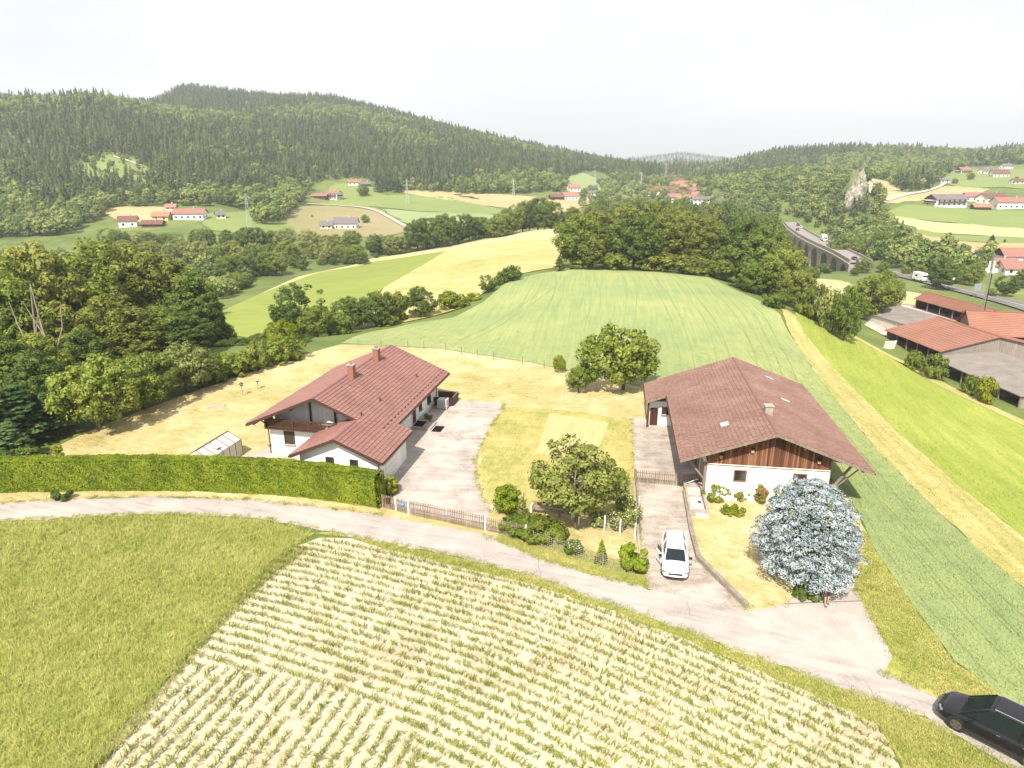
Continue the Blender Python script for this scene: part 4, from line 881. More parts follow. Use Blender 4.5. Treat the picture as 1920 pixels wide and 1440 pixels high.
# ---------------------------------------------------------------- lawn furniture
for (x, y), lb, hh, c in (((-31.87, 76.44), 'bird feeder on a post with dark round roof on the lawn', 1.55, 'gutter'), ((-30.9, 78.86), 'pale bird bath on a thin post behind the bird feeder', 1.25, 'conc')):
    e = empty('bird_feeder', (x, y, 0), 0, lb, 'bird feeder')
    MB().cyl((0, 0, -.1), (0, 0, hh - .3), .06, n=8).build('post', M['conc'], e); MB().cyl((0, 0, hh - .32), (0, 0, hh - .27), .22, n=12).build('tray', M['beam'], e)
    for q in range(4): MB().cyl((.15*math.cos(q*1.57), .15*math.sin(q*1.57), hh-.27), (.15*math.cos(q*1.57), .15*math.sin(q*1.57), hh-.06), .015, n=5).build('stick', M['beam'], e)
    MB().cyl((0, 0, hh - .08), (0, 0, hh + .14), .27, .03, 12).build('roof', M[c], e)
s_ = MB(); s_.add([(-1.1, -.45, 0), (.9, -.5, 0), (1.15, .35, 0), (-.8, .5, 0), (-1.05, -.4, .09), (.85, -.45, .12), (1.08, .32, .1), (-.76, .45, .08)], [(0,1,2,3),(4,5,6,7),(0,1,5,4),(1,2,6,5),(2,3,7,6),(3,0,4,7)])
tag(s_.build('stone_slab', M['conc'], None, (-33.34, 72.34, .01), (0, 0, .4)), 'flat grey stone slab lying in the lawn', 'stone')
e = empty('rain_barrel', (-30.04, 92.8, 0), 0, 'brown barrel at the far end of the lawn', 'barrel')
MB().cyl((0, 0, 0), (0, 0, .5), .32, .38, 14).cyl((0, 0, .5), (0, 0, 1.0), .38, .33, 14).build('body', M['brick'], e); MB().cyl((0, 0, 1.0), (0, 0, 1.04), .35, n=14).build('rim', M['gutter'], e)
# tank and timber enclosure by the house
e = empty('water_tank', hw(6.75, 16.7), -.2, 'white cube water tank beside the far house corner', 'tank')
M['tank'] = flat('tank_plastic', (.46,.46,.48), .4)
MB().box((0, 0, .62), (1.1, 1.0, .98)).build('body', M['tank'], e); MB().cyl((0, 0, 1.11), (0, 0, 1.17), .13, n=12).build('cap', M['white_paint'], e); MB().box((0, 0, .065), (1.15, 1.05, .13)).build('pallet', M['beam'], e)
for q in (-.35, .05, .42): MB().box((0, 0, .65 + q), (1.13, 1.03, .03)).build('cage_bar', M['zinc'], e)
for q in (-.36, 0, .36): MB().box((q, -.515, .62), (.03, .03, .98)).box((q, .515, .62), (.03, .03, .98)).build('cage_bar', M['zinc'], e)
e = empty('timber_enclosure', hw(6.5, 18.5), -.2, 'dark timber enclosure at the far house corner', 'enclosure')
for k in range(5):
    z = .12 + k * .2
    for x, y, sx, sy in ((0, 1.05, 2.3, .05), (1.15, 0, .05, 2.1), (0, -1.05, 2.3, .05)): MB().box((x, y, z), (sx, sy, .18)).build('plank', M['door_brown'], e)
for x, y in ((1.15, 1.05), (1.15, -1.05), (-1.15, 1.05), (-1.15, -1.05)): MB().box((x, y, .56), (.1, .1, 1.12)).build('post', M['door_brown'], e)
MB().box((0, 1.05, 1.1), (2.3, .1, .04)).box((1.15, 0, 1.1), (.1, 2.1, .04)).build('coping', M['beam'], e)
# flower pots on the steps
M['terracotta'] = flat('terracotta', (.27,.12,.07), .8)
for i, (b, a, lb) in enumerate(((6.0, 12.9, 'planted pot against the house wall beyond the steps'), (6.5, 12.3, 'planted pot beside the upper end of the house steps'), (6.9, 11.7, 'planted pot on the corner of the house steps'))):
    e = empty('flower_pot', hw(b, a, 0.05 if i < 2 else .36), 0, lb, 'flower pot', 'pots by the house door')
    MB().cyl((0, 0, 0), (0, 0, .3), .15, .2, 12).build('pot', M['terracotta'], e)
    link('plant', qmesh('plant', clumps([(0, 0, .45), (.1, .05, .5), (-.1, .02, .42)], [.2, .16, .16], 60, .07, 70 + i)), M['leaf_olive'], e)
# ---------------------------------------------------------------- concrete basin, low walls, edging
e = empty('concrete_basin', (14.83, 49.7, 0), -.15, 'long open concrete basin between driveway and barn', 'basin')
for x in (-.66, .66): MB().box((x, 0, .3), (.18, 5.0, .6)).build('side_wall', M['conc'], e)
for y in (-2.4, 2.4): MB().box((0, y, .3), (1.14, .18, .6)).build('end_wall', M['conc'], e)
MB().box((0, 0, .14), (1.13, 4.61, .06)).build('basin_floor', M['concw'], e); MB().box((0, .55, .22), (1.13, .06, .2)).build('divider', M['conc'], e); MB().cyl((.3, -.3, .171), (.3, -.3, .2), .16, n=12).build('drain', M['gutter'], e)
MB().box((.25, -2.62, .16), (1.0, .24, .32)).build('end_block', M['concw'], e)
MB().cyl((-.5, 2.2, .6), (.4, 2.3, 1.0), .04, n=6).build('pipe', M['zinc'], e)
M['kerbc'] = mat('mossy_kerb', [(.2, (.17,.14,.115)), (.8, (.33,.285,.245))], ((1.5, 1), (7, .7)), .95, .3, 'obj', contrast=1.8)
def low_wall(name, line, w, h, m, label, kind='structure', lift=0.0):
    q = MB()
    for i in range(len(line) - 1):
        a, b = Vector((*line[i], 0)), Vector((*line[i+1], 0)); d = (b - a).normalized(); q.bar(a - d * (.01 * i) + Vector((0, 0, h/2 + lift - .05)), b + d * (w * .3) + Vector((0, 0, h/2 + lift - .05 + .003 * i)), w, h + .1)
    return tag(q.build(name, m), label, kind=kind)
low_wall('kerb', [tuple(atz(*p)[:2]) for p in ((1283,925),(1296,1000),(1309,1050),(1352,1093),(1398,1139))], .30, .38, M['kerbc'], 'low concrete kerb between driveway and spruce lawn')
low_wall('kerb', [tuple(atz(*p)[:2]) for p in ((1188,905),(1194,985),(1200,1040))], .16, .16, M['conc'], 'thin concrete edging along the left of the driveway')
e = empty('board_edging', (*atz(1190, 895)[:2], 0), 0, 'low grey board railing along the driveway by the garden', 'railing')
bl = np.array([atz(1190, 895)[:2], atz(1196, 960)[:2], atz(1200, 1000)[:2]]) - atz(1190, 895)[:2]
for i in range(2):
    for z in (.25, .55): MB().bar((*bl[i], z), (*bl[i+1], z), .04, .16).build('board', M['beam'], e)
for i in range(3): MB().box((*bl[i], .38), (.1, .1, .86)).build('post', M['beam'], e)
jn = MB().bar((*atz(1478, 1133)[:2], .0), (*atz(1614, 1128)[:2], .0), .05, .14); tag(jn.build('joint', M['tarmac']), 'dark joint line across the concrete apron', kind='structure')
# ---------------------------------------------------------------- wire mesh garden fence with posts
M['wire'] = flat('wire', (.45,.42,.36), .5, .4, .3)
fl = np.array([atz(*p)[:2] for p in ((985,1015),(1010,1000),(1075,1030),(1130,1055),(1175,1068),(1192,1060))])
fl = np.array([atz(*p)[:2] for p in ((1000,1020),(1065,1042),(1130,1063),(1185,1078))])
e = empty('wire_fence', (fl[0][0], fl[0][1], 0), 0, 'square wire mesh fence along the garden front', 'fence')
wm = MB()
for i in range(3):
    a, b = fl[i] - fl[0], fl[i+1] - fl[0]; n = int(np.hypot(*(b - a)) / .16)
    for k in range(n): p = a + (b - a) * k / n; wm.box((*p, .5), (.012, .012, 1.0))
    for k in range(7): wm.bar((*a, .05 + k * .155), (*b, .05 + k * .155), .012)
o = wm.build('wire_mesh', M['wire'], e); o['kind'] = 'stuff'
for i in range(4): MB().cyl((*(fl[i] - fl[0]), -.1), (*(fl[i] - fl[0]), 1.1), .035, n=6).build('post', M['conc'], e)
f2 = np.array([atz(*p)[:2] for p in ((1085,985),(1133,997),(1162,1004),(1190,1012),(1197,960))])
e = empty('rose_fence', (f2[0][0], f2[0][1], 0), 0, 'wire fence with pale posts carrying the climbing roses', 'fence')
for i in range(5): MB().box((*(f2[i] - f2[0]), .65), (.1, .1, 1.4)).build('post', M['post_white'], e)
wm = MB()
for i in range(4):
    a, b = f2[i] - f2[0], f2[i+1] - f2[0]
    for k in range(5): wm.bar((*a, .2 + k * .25), (*b, .2 + k * .25), .012)
o = wm.build('wire', M['wire'], e)
e = empty('garden_bench', (*atz(1035, 967)[:2], 0), -.3, 'weathered bench with pale ends half hidden by the juniper', 'bench')
MB().box((0, 0, .46), (3.4, .42, .07)).build('seat', M['beam'], e); MB().box((0, .24, .75), (3.4, .05, .3)).build('backrest', M['beam'], e)
for x in (-1.62, 1.62): MB().box((x, 0, .35), (.14, .5, .85)).build('end', M['post_white'], e)
for x in (-.6, .6): MB().box((x, 0, .21), (.1, .3, .42)).build('leg', M['beam'], e)
pg = MB().cyl((0, 0, 0), (0, 0, .45), .06, .05, 8).cyl((0, 0, .45), (0, 0, .52), .09, .06, 8); tag(pg.build('marker_post', M['post_white'], None, (*atz(923, 957)[:2], 0)), 'small white marker post on the courtyard edge', 'post')
e = empty('wooden_stake', (*atz(982, 945)[:2], 0), 0, 'short wooden stake behind the round yellow-green bush', 'stake'); MB().box((0, 0, .5), (.09, .09, 1.0)).build('stake', M['beam'], e)
# thin field fence posts between lawn and wheat
M['post_dark'] = flat('dark_post', (.13,.12,.09), .8)
fp = MB().cyl((0, 0, -.1), (0, 0, 1.15), .035, n=6).cyl((0, 0, 1.15), (0, 0, 1.2), .05, .03, 6).mesh('fence_post'); fp.materials.append(M['post_dark'])
fx = np.array(px2xy([(672,650),(715,651),(765,653),(795,655),(836,660),(865,665),(895,670),(925,675),(980,684),(1020,691),(1060,699),(1100,707)]))
fq = empty('field_fence', (fx[0][0], fx[0][1], hz(*fx[0])), 0, 'thin post and wire fence between lawn and wheat', 'fence')
wm = MB()
for i in range(len(fx)):
    p = fx[i] - fx[0]; z = hz(*fx[i]) - hz(*fx[0]); link('fence_post', fp, None, fq, (p[0], p[1], z))
    if i:
        q = fx[i-1] - fx[0]; z0 = hz(*fx[i-1]) - hz(*fx[0])
        for hh in (.4, .75, 1.1): wm.bar((*q, z0 + hh), (*p, z + hh), .014)
wm.build('wire', M['wire'], fq)

# ---------------------------------------------------------------- cars
M['tyre'] = flat('tyre', (.02,.02,.02), .85); M['rim'] = flat('alloy', (.30,.29,.28), .35, .5, .6); M['rim_dark'] = flat('dark_alloy', (.16,.14,.13), .4, .5, .5)
M['car_glass'] = flat('car_glass', (.012,.018,.022), .06, .4); M['lamp'] = flat('headlamp', (.16,.17,.18), .15, .8); M['trim'] = flat('black_trim', (.02,.02,.022), .5); M['chrome'] = flat('chrome', (.62,.61,.60), .25, .6, .8)
def paint(name, c, rough=.25):
    m = flat(name, c, rough, .35, 0, .04); b = [n for n in m.node_tree.nodes if n.type == 'BSDF_PRINCIPLED'][0]; b.inputs['Coat Weight'].default_value = .25; b.inputs['Coat Roughness'].default_value = .05; return m
M['paint_white'] = paint('white_paintwork', (.70,.70,.71)); M['paint_black'] = paint('dark_paintwork', (.010,.010,.013), .2); M['paint_blue'] = paint('dark_blue_bonnet', (.02,.022,.035), .2)
def loft(b, secs, mi=0, close=True):
    n = len(secs[0]); vs = [p for s in secs for p in s]; fs = []
    for i in range(len(secs) - 1):
        for j in range(n - 1): fs.append((i*n + j, i*n + j + 1, (i+1)*n + j + 1, (i+1)*n + j))
    if close: fs += [tuple(range(n)), tuple(reversed(range((len(secs)-1)*n, len(secs)*n)))]
    return b.add(vs, fs, mi)
def car(name, label, loc, rz, L, W, Hh, pm, van=False, rim='rim', detail=True, open_door=False, cat='car', group=None, rails='chrome'):
    """+x is the front"""
    e = empty(name, loc, rz, label, cat, group); h2 = W / 2; gc = .17
    st = [(-.5, .78, .42, .62), (-.485, .9, .30, .80), (-.44, .97, .22, .92), (-.3, 1.0, gc, .95), (0, 1.0, gc, .93), (.2, 1.0, gc, .90), (.29, .99, gc, .86), (.40, .96, .2, .76), (.465, .88, .24, .68), (.492, .74, .30, .60), (.5, .6, .36, .52)]
    if van: st = [(-.5, .80, .40, .75), (-.485, .92, .30, .98), (-.44, .98, .22, 1.03), (-.3, 1.0, gc, 1.03), (0, 1.0, gc, 1.01), (.22, 1.0, gc, .98), (.32, .99, gc, .94), (.42, .95, .2, .84), (.47, .87, .26, .74), (.494, .74, .32, .64), (.5, .6, .38, .56)]
    sec = []
    for t, wk, zb_, zs in st:
        w_ = h2 * wk; x = t * L
        half = [(w_*.55, zb_), (w_*.93, zb_+.05), (w_, zb_ + (zs-zb_)*.35), (w_*.985, zb_ + (zs-zb_)*.72), (w_*.93, zs-.03), (w_*.84, zs), (w_*.4, zs+.03)]
        sec.append([(x, -y, z) for y, z in half] + [(x, y, z) for y, z in reversed(half)] + [(x, -half[0][0], half[0][1])])
    b = MB(); loft(b, sec); body = b.build('body', pm, e, smooth=True)
    zs0 = .94 if not van else 1.02
    cab = [(-.475, .80, zs0-.10, zs0-.08), (-.44, .86, zs0-.06, Hh-.16), (-.36, .88, zs0-.06, Hh-.05), (-.15, .89, zs0-.06, Hh-.02), (.02, .885, zs0-.06, Hh-.03), (.10, .87, zs0-.06, Hh-.12), (.27 if not van else .30, .80, zs0-.12, zs0-.08)]
    if van: cab = [(-.492, .86, zs0-.10, zs0+.02), (-.478, .89, zs0-.06, Hh-.22), (-.44, .90, zs0-.06, Hh-.07), (-.2, .91, zs0-.06, Hh), (.0, .905, zs0-.06, Hh-.02), (.09, .89, zs0-.06, Hh-.10), (.315, .82, zs0-.12, zs0-.08)]
    cs = []
    for t, wk, z0, z1 in cab:
        x = t * L; wb, wt = h2 * wk, h2 * wk * (.99 - (.17 if van else .24) * min(1, (z1 - z0) / (Hh - zs0)))
        cs.append([(x, -wb, z0), (x, -(wb*.35+wt*.65), z0+(z1-z0)*.6), (x, -wt, z1-.03), (x, -wt*.8, z1), (x, wt*.8, z1), (x, wt, z1-.03), (x, (wb*.35+wt*.65), z0+(z1-z0)*.6), (x, wb, z0)])
    b = MB(); loft(b, cs); gl_ = b.build('glass', M['car_glass'], e, smooth=False)
    rs = []
    for c_ in cs[1:6]: rs.append([(p[0], p[1]*1.015, p[2]+.015) for p in c_[2:6]])
    b = MB(); loft(b, rs, close=False); b.build('roof', pm, e, smooth=True)
    pl = MB()
    for s in (0, 7):
        k1, k2 = (1, 2) if s == 0 else (6, 5)
        for i0, i1 in ((6, 5), (1, 0)):
            A, C_ = cs[i0][s], cs[i1][k2]
            pl.bar((cs[i0][s][0], cs[i0][s][1], cs[i0][s][2]), (cs[i1][k2][0], cs[i1][k2][1]*1.01, cs[i1][k2][2]), .07)
        for i0 in (1, 3):
            pl.bar((cs[i0][s][0]+.1, cs[i0][s][1]*1.01, cs[i0][s][2]), (cs[i0][k2][0], cs[i0][k2][1]*1.02, cs[i0][k2][2]), .09, .03)
        pl.bar((cs[1][s][0], cs[1][s][1]*1.01, zs0-.02), (cs[6][s][0]-.1, cs[6][s][1]*1.04, zs0-.05), .03, .05)
    pl.build('pillars', pm, e)
    wr = .33 if not van else .345
    for x in (-.295 * L, .305 * L):
        for s in (-1, 1):
            wh = MB().cyl((x, s*(h2-.21), wr), (x, s*(h2-.005), wr), wr, n=20).build('wheel', M['tyre'], e)
            MB().cyl((x, s*(h2-.008), wr), (x, s*(h2+.006), wr), wr*.7, n=18).build('rim', M[rim], wh)
            if detail:
                for q in range(5):
                    a = q * 1.2566; MB().bar((x + math.cos(a)*.08, s*(h2+.008), wr+math.sin(a)*.08), (x + math.cos(a+.3)*wr*.62, s*(h2+.008), wr+math.sin(a+.3)*wr*.62), .05, .012).build('spoke', M['trim'], wh)
            MB().cyl((x, s*(h2-.3), wr+.01), (x, s*(h2-.012), wr+.01), wr+.07, n=22).build('wheel_arch', M['trim'], body)
    for s in (-1, 1):
        MB().box((.455*L, s*h2*.72, .62 if not van else .70), (.22, .34, .1), rz=s*.42).build('headlight', M['lamp'], e)
        MB().box((-.482*L, s*h2*.74, .78), (.1, .22, .2)).build('tail_light', flat_red, e)
        mi_ = MB().box((.19*L, s*(h2+.09), zs0+.06), (.12, .2, .13)).build('wing_mirror', pm if pm != M['paint_white'] else M['trim'], e)
        if detail:
            MB().bar((-.40*L, s*h2*.62, Hh+.02), (.05*L, s*h2*.64, Hh+.015), .035).build('roof_rail', M[rails], e)
            for x in (.02, -.19): MB().box((x*L, s*(h2*.997), .62), (.012, .012, .6)).build('door_seam', M['trim'], body)
            for x in (-.03, -.24): MB().box((x*L, s*(h2+.004), .80 if not van else .88), (.16, .02, .025)).build('door_handle', M['chrome'] if van else pm, body)
            MB().box((0, s*h2*.985, .22), (L*.5, .03, .08)).build('side_skirt', M['trim'], body)
    MB().box((.496*L, 0, .56 if not van else .62), (.06, W*.5, .12)).build('grille', M['trim'], e)
    MB().box((.497*L, 0, .32), (.05, W*.62, .09)).build('air_intake', M['trim'], e)
    MB().box((.503*L, 0, .42), (.02, .5, .1)).build('number_plate', M['white_paint'], e)
    MB().box((-.503*L, 0, .55), (.02, .5, .1)).build('number_plate', M['white_paint'], e)
    if detail: MB().bar((cs[6][0][0]-.02, -h2*.6, zs0-.02), (cs[6][0][0]-.14, h2*.1, zs0+.06), .02).build('wiper', M['trim'], e)
    if detail: MB().box((-.05*L + L*.12, 0, Hh + .0), (.015, W*.6, .012)).build('roof_seam', M['trim'], e)
    if open_door:
        q = MB().box((-.38, .02, .52), (.95, .06, .72)); q.box((-.42, .02, .92), (.7, .04, .1)); dd = q.build('open_door', pm, e, (.17*L, -(h2+.0), .12), (0, 0, .42))
        MB().box((-.42, .02, 1.1), (.62, .025, .34)).build('window', M['car_glass'], dd)
    return e
flat_red = flat('tail_lamp_red', (.30,.015,.012), .25)
car('white_car', 'white estate car with one door open on the driveway', (11.1, 40.75, .06), -math.pi/2 - .2, 4.65, 1.80, 1.47, M['paint_white'], open_door=True, rails='trim')
car('dark_van', 'dark people carrier with chrome roof rails at the right picture edge', (23.05, 25.75, .045), math.atan2(2.17, -1.95), 4.9, 1.95, 1.88, M['paint_black'], van=True, rim='rim_dark')

# ---------------------------------------------------------------- the person under the spruce
def skin_body(name, J, E, m, parent, sub=2, root=0):
    me = bpy.data.meshes.new(name); me.from_pydata([j[:3] for j in J], E, [])
    o = link(name, me, m, parent)
    sk = o.modifiers.new('skin', 'SKIN'); me.skin_vertices or None
    for i, v in enumerate(me.skin_vertices[0].data): v.radius = (J[i][3], J[i][4] if len(J[i]) > 4 else J[i][3]); v.use_root = i == root
    sk.use_smooth_shade = True
    ss = o.modifiers.new('sub', 'SUBSURF'); ss.levels = sub; ss.render_levels = sub
    return o
M['skin'] = flat('skin', (.46,.27,.19), .6, .3, var=.06); M['shirt'] = mat('dark_print_shirt', [(.35, (.035,.02,.05)), (.6, (.10,.05,.10)), (.7, (.42,.30,.38))], ((9, 1),), .85, 0, 'obj'); M['shorts'] = mat('dark_shorts', [(.4, (.018,.014,.02)), (.65, (.16,.10,.13))], ((12, 1),), .85, 0, 'obj'); M['hair'] = flat('brown_hair', (.06,.035,.02), .7); M['shoe'] = flat('grey_shoe', (.10,.10,.11), .7); M['eye'] = flat('eye', (.03,.02,.02), .3)
pe = empty('person', (19.45, 36.15, .066), math.pi + .15, 'person in dark shirt and shorts standing at the foot of the spruce', 'person')
J = [(0,0,.95,.13,.10),(0,0,1.15,.135,.10),(0,-.01,1.35,.15,.10),(0,.0,1.47,.06,.06),(0,.015,1.55,.055,.06),(0,.03,1.66,.085,.105),(0,.02,1.76,.07,.085),
 (-.17,0,1.41,.06),(-.24,.03,1.14,.045),(-.12,.25,1.08,.033),(-.07,.31,1.09,.032),
 (.17,0,1.41,.06),(.24,.03,1.14,.045),(.12,.25,1.08,.033),(.07,.31,1.09,.032),
 (-.10,0,.88,.09),(-.12,.04,.50,.06),(-.13,0,.10,.04),(-.13,.05,.04,.042),(-.13,.17,.035,.035),
 (.10,0,.88,.09),(.15,.14,.50,.06),(.17,.22,.10,.04),(.17,.28,.04,.042),(.17,.40,.035,.035)]
E_ = [(0,1),(1,2),(2,3),(3,4),(4,5),(5,6),(2,7),(7,8),(8,9),(9,10),(2,11),(11,12),(12,13),(13,14),(0,15),(15,16),(16,17),(17,18),(18,19),(0,20),(20,21),(21,22),(22,23),(23,24)]
body = skin_body('body', J, E_, M['skin'], pe)
for s in (-1, 1):
    for k, (dx, dl) in enumerate(((-.025, .085), (-.008, .095), (.01, .09), (.026, .07))):
        skin_body('finger', [(s*.07 + dx, .31, 1.09, .012), (s*.055 + dx, .35, 1.10, .010), (s*.04 + dx, .31 + dl*.8, 1.125, .009), (s*.035+dx, .31+dl*.55, 1.14, .008)], [(0,1),(1,2),(2,3)], M['skin'], body, 1)
    skin_body('thumb', [(s*.075, .30, 1.10, .013), (s*.055, .315, 1.135, .011), (s*.035, .335, 1.15, .009)], [(0,1),(1,2)], M['skin'], body, 1)
    MB().cyl((s*.032, .112, 1.70), (s*.032, .128, 1.70), .014, n=8).build('eye', M['eye'], body); MB().box((s*.088, .03, 1.685), (.02, .04, .06)).build('ear', M['skin'], body)
    skin_body('shoe', [(-.13 if s < 0 else .17, .0 if s < 0 else .22, .06, .055), (-.13 if s < 0 else .17, (.06 if s < 0 else .29), .045, .055), (-.13 if s < 0 else .17, (.19 if s < 0 else .42), .04, .045)], [(0,1),(1,2)], M['shoe'], pe, 1)
MB().add([(-.016, .12, 1.655), (.016, .12, 1.655), (0, .115, 1.715), (0, .155, 1.662)], [(0,1,3),(1,2,3),(2,0,3),(0,2,1)]).build('nose', M['skin'], body)
MB().box((0, .122, 1.625), (.05, .012, .01)).build('mouth', flat_red, body)
skin_body('hair', [(0, 0, 1.72, .095, .10), (0, -.02, 1.79, .085, .095), (0, -.05, 1.66, .07, .07)], [(0,1),(0,2)], M['hair'], pe, 2)
skin_body('shirt', [(0,0,.92,.155,.13),(0,0,1.15,.155,.125),(0,-.01,1.36,.165,.12),(0,0,1.44,.09,.08),(-.18,0,1.41,.085),(-.235,.02,1.24,.075),(.18,0,1.41,.085),(.235,.02,1.24,.075)], [(0,1),(1,2),(2,3),(2,4),(4,5),(2,6),(6,7)], M['shirt'], pe, 2)
skin_body('shorts', [(0,0,.96,.15,.125),(0,0,.88,.14,.12),(-.11,0,.84,.115),(-.125,.03,.56,.10),(.11,0,.84,.115),(.145,.11,.56,.10)], [(0,1),(1,2),(2,3),(1,4),(4,5)], M['shorts'], pe, 2)
rc = empty('remote_control', (0, 0, 0), 0, 'pale remote control held in the hands of the person', 'remote control')
rc.location = pe.matrix_basis @ Vector((0, .385, 1.13)); rc.rotation_euler = pe.rotation_euler
MB().box((0, 0, 0), (.16, .09, .035)).build('case', M['white_paint'], rc); MB().box((0, .03, .05), (.13, .015, .08)).build('screen', M['trim'], rc)
# ---------------------------------------------------------------- blue spruce
def blue_spruce():
    r = np.random.default_rng(5); x, y = 19.25, 39.2
    e = empty('blue_spruce', (x, y, 0), 0, 'rounded silvery blue spruce beside the apron', 'tree')
    Hh = 7.5
    def prof(z): return 3.05 * math.sqrt(max(0.0, 1 - ((z - 2.5) / 4.4) ** 1.75)) if z > 2.5 else 3.05 * (1 - .14 * ((2.5 - z) / 2) ** 2)
    C, Rd, D_ = [], [], []
    z = 1.2; k = 0
    while z < 6.75:                                    # whorls of branches, each ending in a rounded tuft
        R0 = prof(z); nn = max(3, int(2 * math.pi * R0 / .86)); off = r.uniform(0, 6.28)
        for i in range(nn):
            a = off + (i + r.uniform(-.3, .3)) * 2 * math.pi / nn; R1 = R0 * r.uniform(.74, 1.10); zz = z + r.uniform(-.16, .16)
            C.append((math.cos(a) * R1, math.sin(a) * R1, zz)); Rd.append(r.uniform(.36, .58) * (.75 if z > 5.9 else 1)); D_.append(a)
            if R1 > 1.2: C.append((math.cos(a + .12) * (R1 - .55), math.sin(a + .12) * (R1 - .55), zz + .16)); Rd.append(r.uniform(.32, .46)); D_.append(a)
        z += .50 + r.uniform(-.05, .05); k += 1
    for a in (-1.75, -1.6, -1.45, -1.3, -1.15):
        for zz in (1.45, 1.85): C.append((math.cos(a) * 3.3, math.sin(a) * 3.3, zz + r.uniform(-.1, .1))); Rd.append(.44); D_.append(a)
    C.append((0, 0, 6.85)); Rd.append(.3); D_.append(0)
    C, Rd, D_ = np.array(C), np.array(Rd), np.array(D_); n = 170; m = len(C) * n
    Cn = np.repeat(C, n, 0); Rn = np.repeat(Rd, n)[:, None]; an = np.repeat(D_, n); d = unit(m, r); d[:, 2] = np.where(d[:, 2] < -.15, np.abs(d[:, 2]), d[:, 2])
    lump = 1 + .16 * np.sin(d[:, 0] * 9 + Cn[:, 0] * 5) * np.sin(d[:, 1] * 9 + Cn[:, 1] * 5)
    rad = np.stack([np.cos(an), np.sin(an)], -1); al = (d[:, :2] * rad).sum(1)
    P = Cn + d * Rn * (lump * r.uniform(.82, 1.03, m))[:, None] * np.array([1.08, 1.08, .58]); P[:, 2] -= .22 * Rn[:, 0] * np.maximum(al, 0)
    N = d + np.array([0, 0, .25]) + unit(m, r) * .7; N /= np.linalg.norm(N, axis=1)[:, None]
    cn_ = d * np.array([1, 1, 1.2]) + np.c_[rad * .2, np.full(m, .15)]; cn_ /= np.linalg.norm(cn_, axis=1)[:, None]
    s = .062 * (.6 + .8 * r.random(m)); me = qmesh('needles', (quads(P, N, s, s * .5, r), cn_)); link('crown', me, M['leaf_blue'], e)
    # inner, older and browner twigs
    Ci = C[::3] * np.array([.78, .78, 1]) - np.array([0, 0, .15]); me = qmesh('twigs_and_dark_core', clumps(Ci, Rd[::3] * 1.1, 45, .12, 8, .3, .6)); link('twigs_and_dark_core', me, M['leaf_olive'], e)
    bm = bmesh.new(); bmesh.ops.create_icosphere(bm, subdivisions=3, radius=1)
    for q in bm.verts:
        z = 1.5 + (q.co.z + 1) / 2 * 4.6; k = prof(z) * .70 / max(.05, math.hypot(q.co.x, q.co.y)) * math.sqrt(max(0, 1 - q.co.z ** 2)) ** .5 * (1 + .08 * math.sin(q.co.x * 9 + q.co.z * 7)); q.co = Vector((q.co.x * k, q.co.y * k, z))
    cm = bpy.data.meshes.new('shaded_core'); bm.to_mesh(cm); bm.free(); link('dark_core', cm, M['core'], e)  # added dark core, blocks light so the gaps between tufts go dark
    b = MB().tube([(0, 0, -.2), (0, 0, 3), (0, 0, 6.2)], [.2, .14, .03], 8)
    for i in range(0, len(C), 2): b.cyl((0, 0, C[i][2] - .25), tuple(C[i] * .92 + np.array([0, 0, -.1])), .035, .012, 4)
    b.build('trunk', M['bark'], e)
blue_spruce()
# ---------------------------------------------------------------- garden plants
def leafy(name, loc, label, C, Rd, per, leaf, m, cat='bush', up=.35, flatz=.9, stem=None, group=None, seed=1, blooms=None):
    e = empty(name, (loc[0], loc[1], hz(loc[0], loc[1]) + (loc[2] if len(loc) > 2 else 0)), 0, label, cat, group)
    link('foliage', qmesh('foliage', clumps(np.array(C, float), np.array(Rd, float), per, leaf, seed, up, flatz)), M[m], e)
    st = MB(); c0 = np.mean(C, 0)
    for c in C[:8]: st.cyl((0, 0, -.1), tuple(np.array(c) * np.array([.8, .8, .9])), .03, .012, 5)
    st.build('stems', M['bark'], e)
    if blooms:
        n, sz, bm_ = blooms; r = np.random.default_rng(seed); cc = np.repeat(np.array(C), n, 0); d = unit(len(cc), r); d[:, 2] = np.abs(d[:, 2]); P = cc + d * np.repeat(np.array(Rd), n)[:, None] * 1.02
        link('blossoms', qmesh('blossoms', quads(P, d, np.full(len(P), sz), np.full(len(P), sz * .9), r)), M[bm_], e)
    return e
M['bloom_white'] = flat('white_petals', (.75,.72,.66), .7); M['bloom_red'] = flat('red_petals', (.55,.02,.08), .6); M['bloom_pale'] = flat('cream_blossom', (.62,.58,.40), .7)
def dome(seed, w, h, n, rad, cz=None, d=None):
    C, R_ = crown_centres(seed, w / 2 - rad * .6, (h - rad) / 2 * 1.0, cz if cz else h / 2, n, rad, 4, .2, ry=(d or w) / 2 - rad * .6); C[:, 2] = np.maximum(C[:, 2], rad * .5); return C, R_
C, Q = dome(1, 2.3, 2.5, 60, .36); leafy('round_bush', (-.4, 47.9), 'round bright yellow-green bush beside the courtyard', C, Q, 130, .085, 'leaf_hedge', seed=2)
proto('fine', 51, 6.6, 3.35, 2.35, 3.75, 120, .68, .125, 115, 7, .25, r0=.13, flatz=.8)
M['leaf_sage'] = leafmat('leaf_sage', (.22,.255,.06), (.355,.39,.10), (.48,.50,.17))
tree('fine', 4.95, 46.6, 6.6, 7.2, 'leaf_sage', 'ornamental_tree', 'grey-green wide crowned tree behind the juniper', bark='bark_pale', var=0, rz=.4)
tree('fir', -.0 + .75, 47.0, 1.9, 1.0, 'leaf_grey', 'dwarf_conifer', 'small grey conifer tucked behind the round bush', 'conifer')
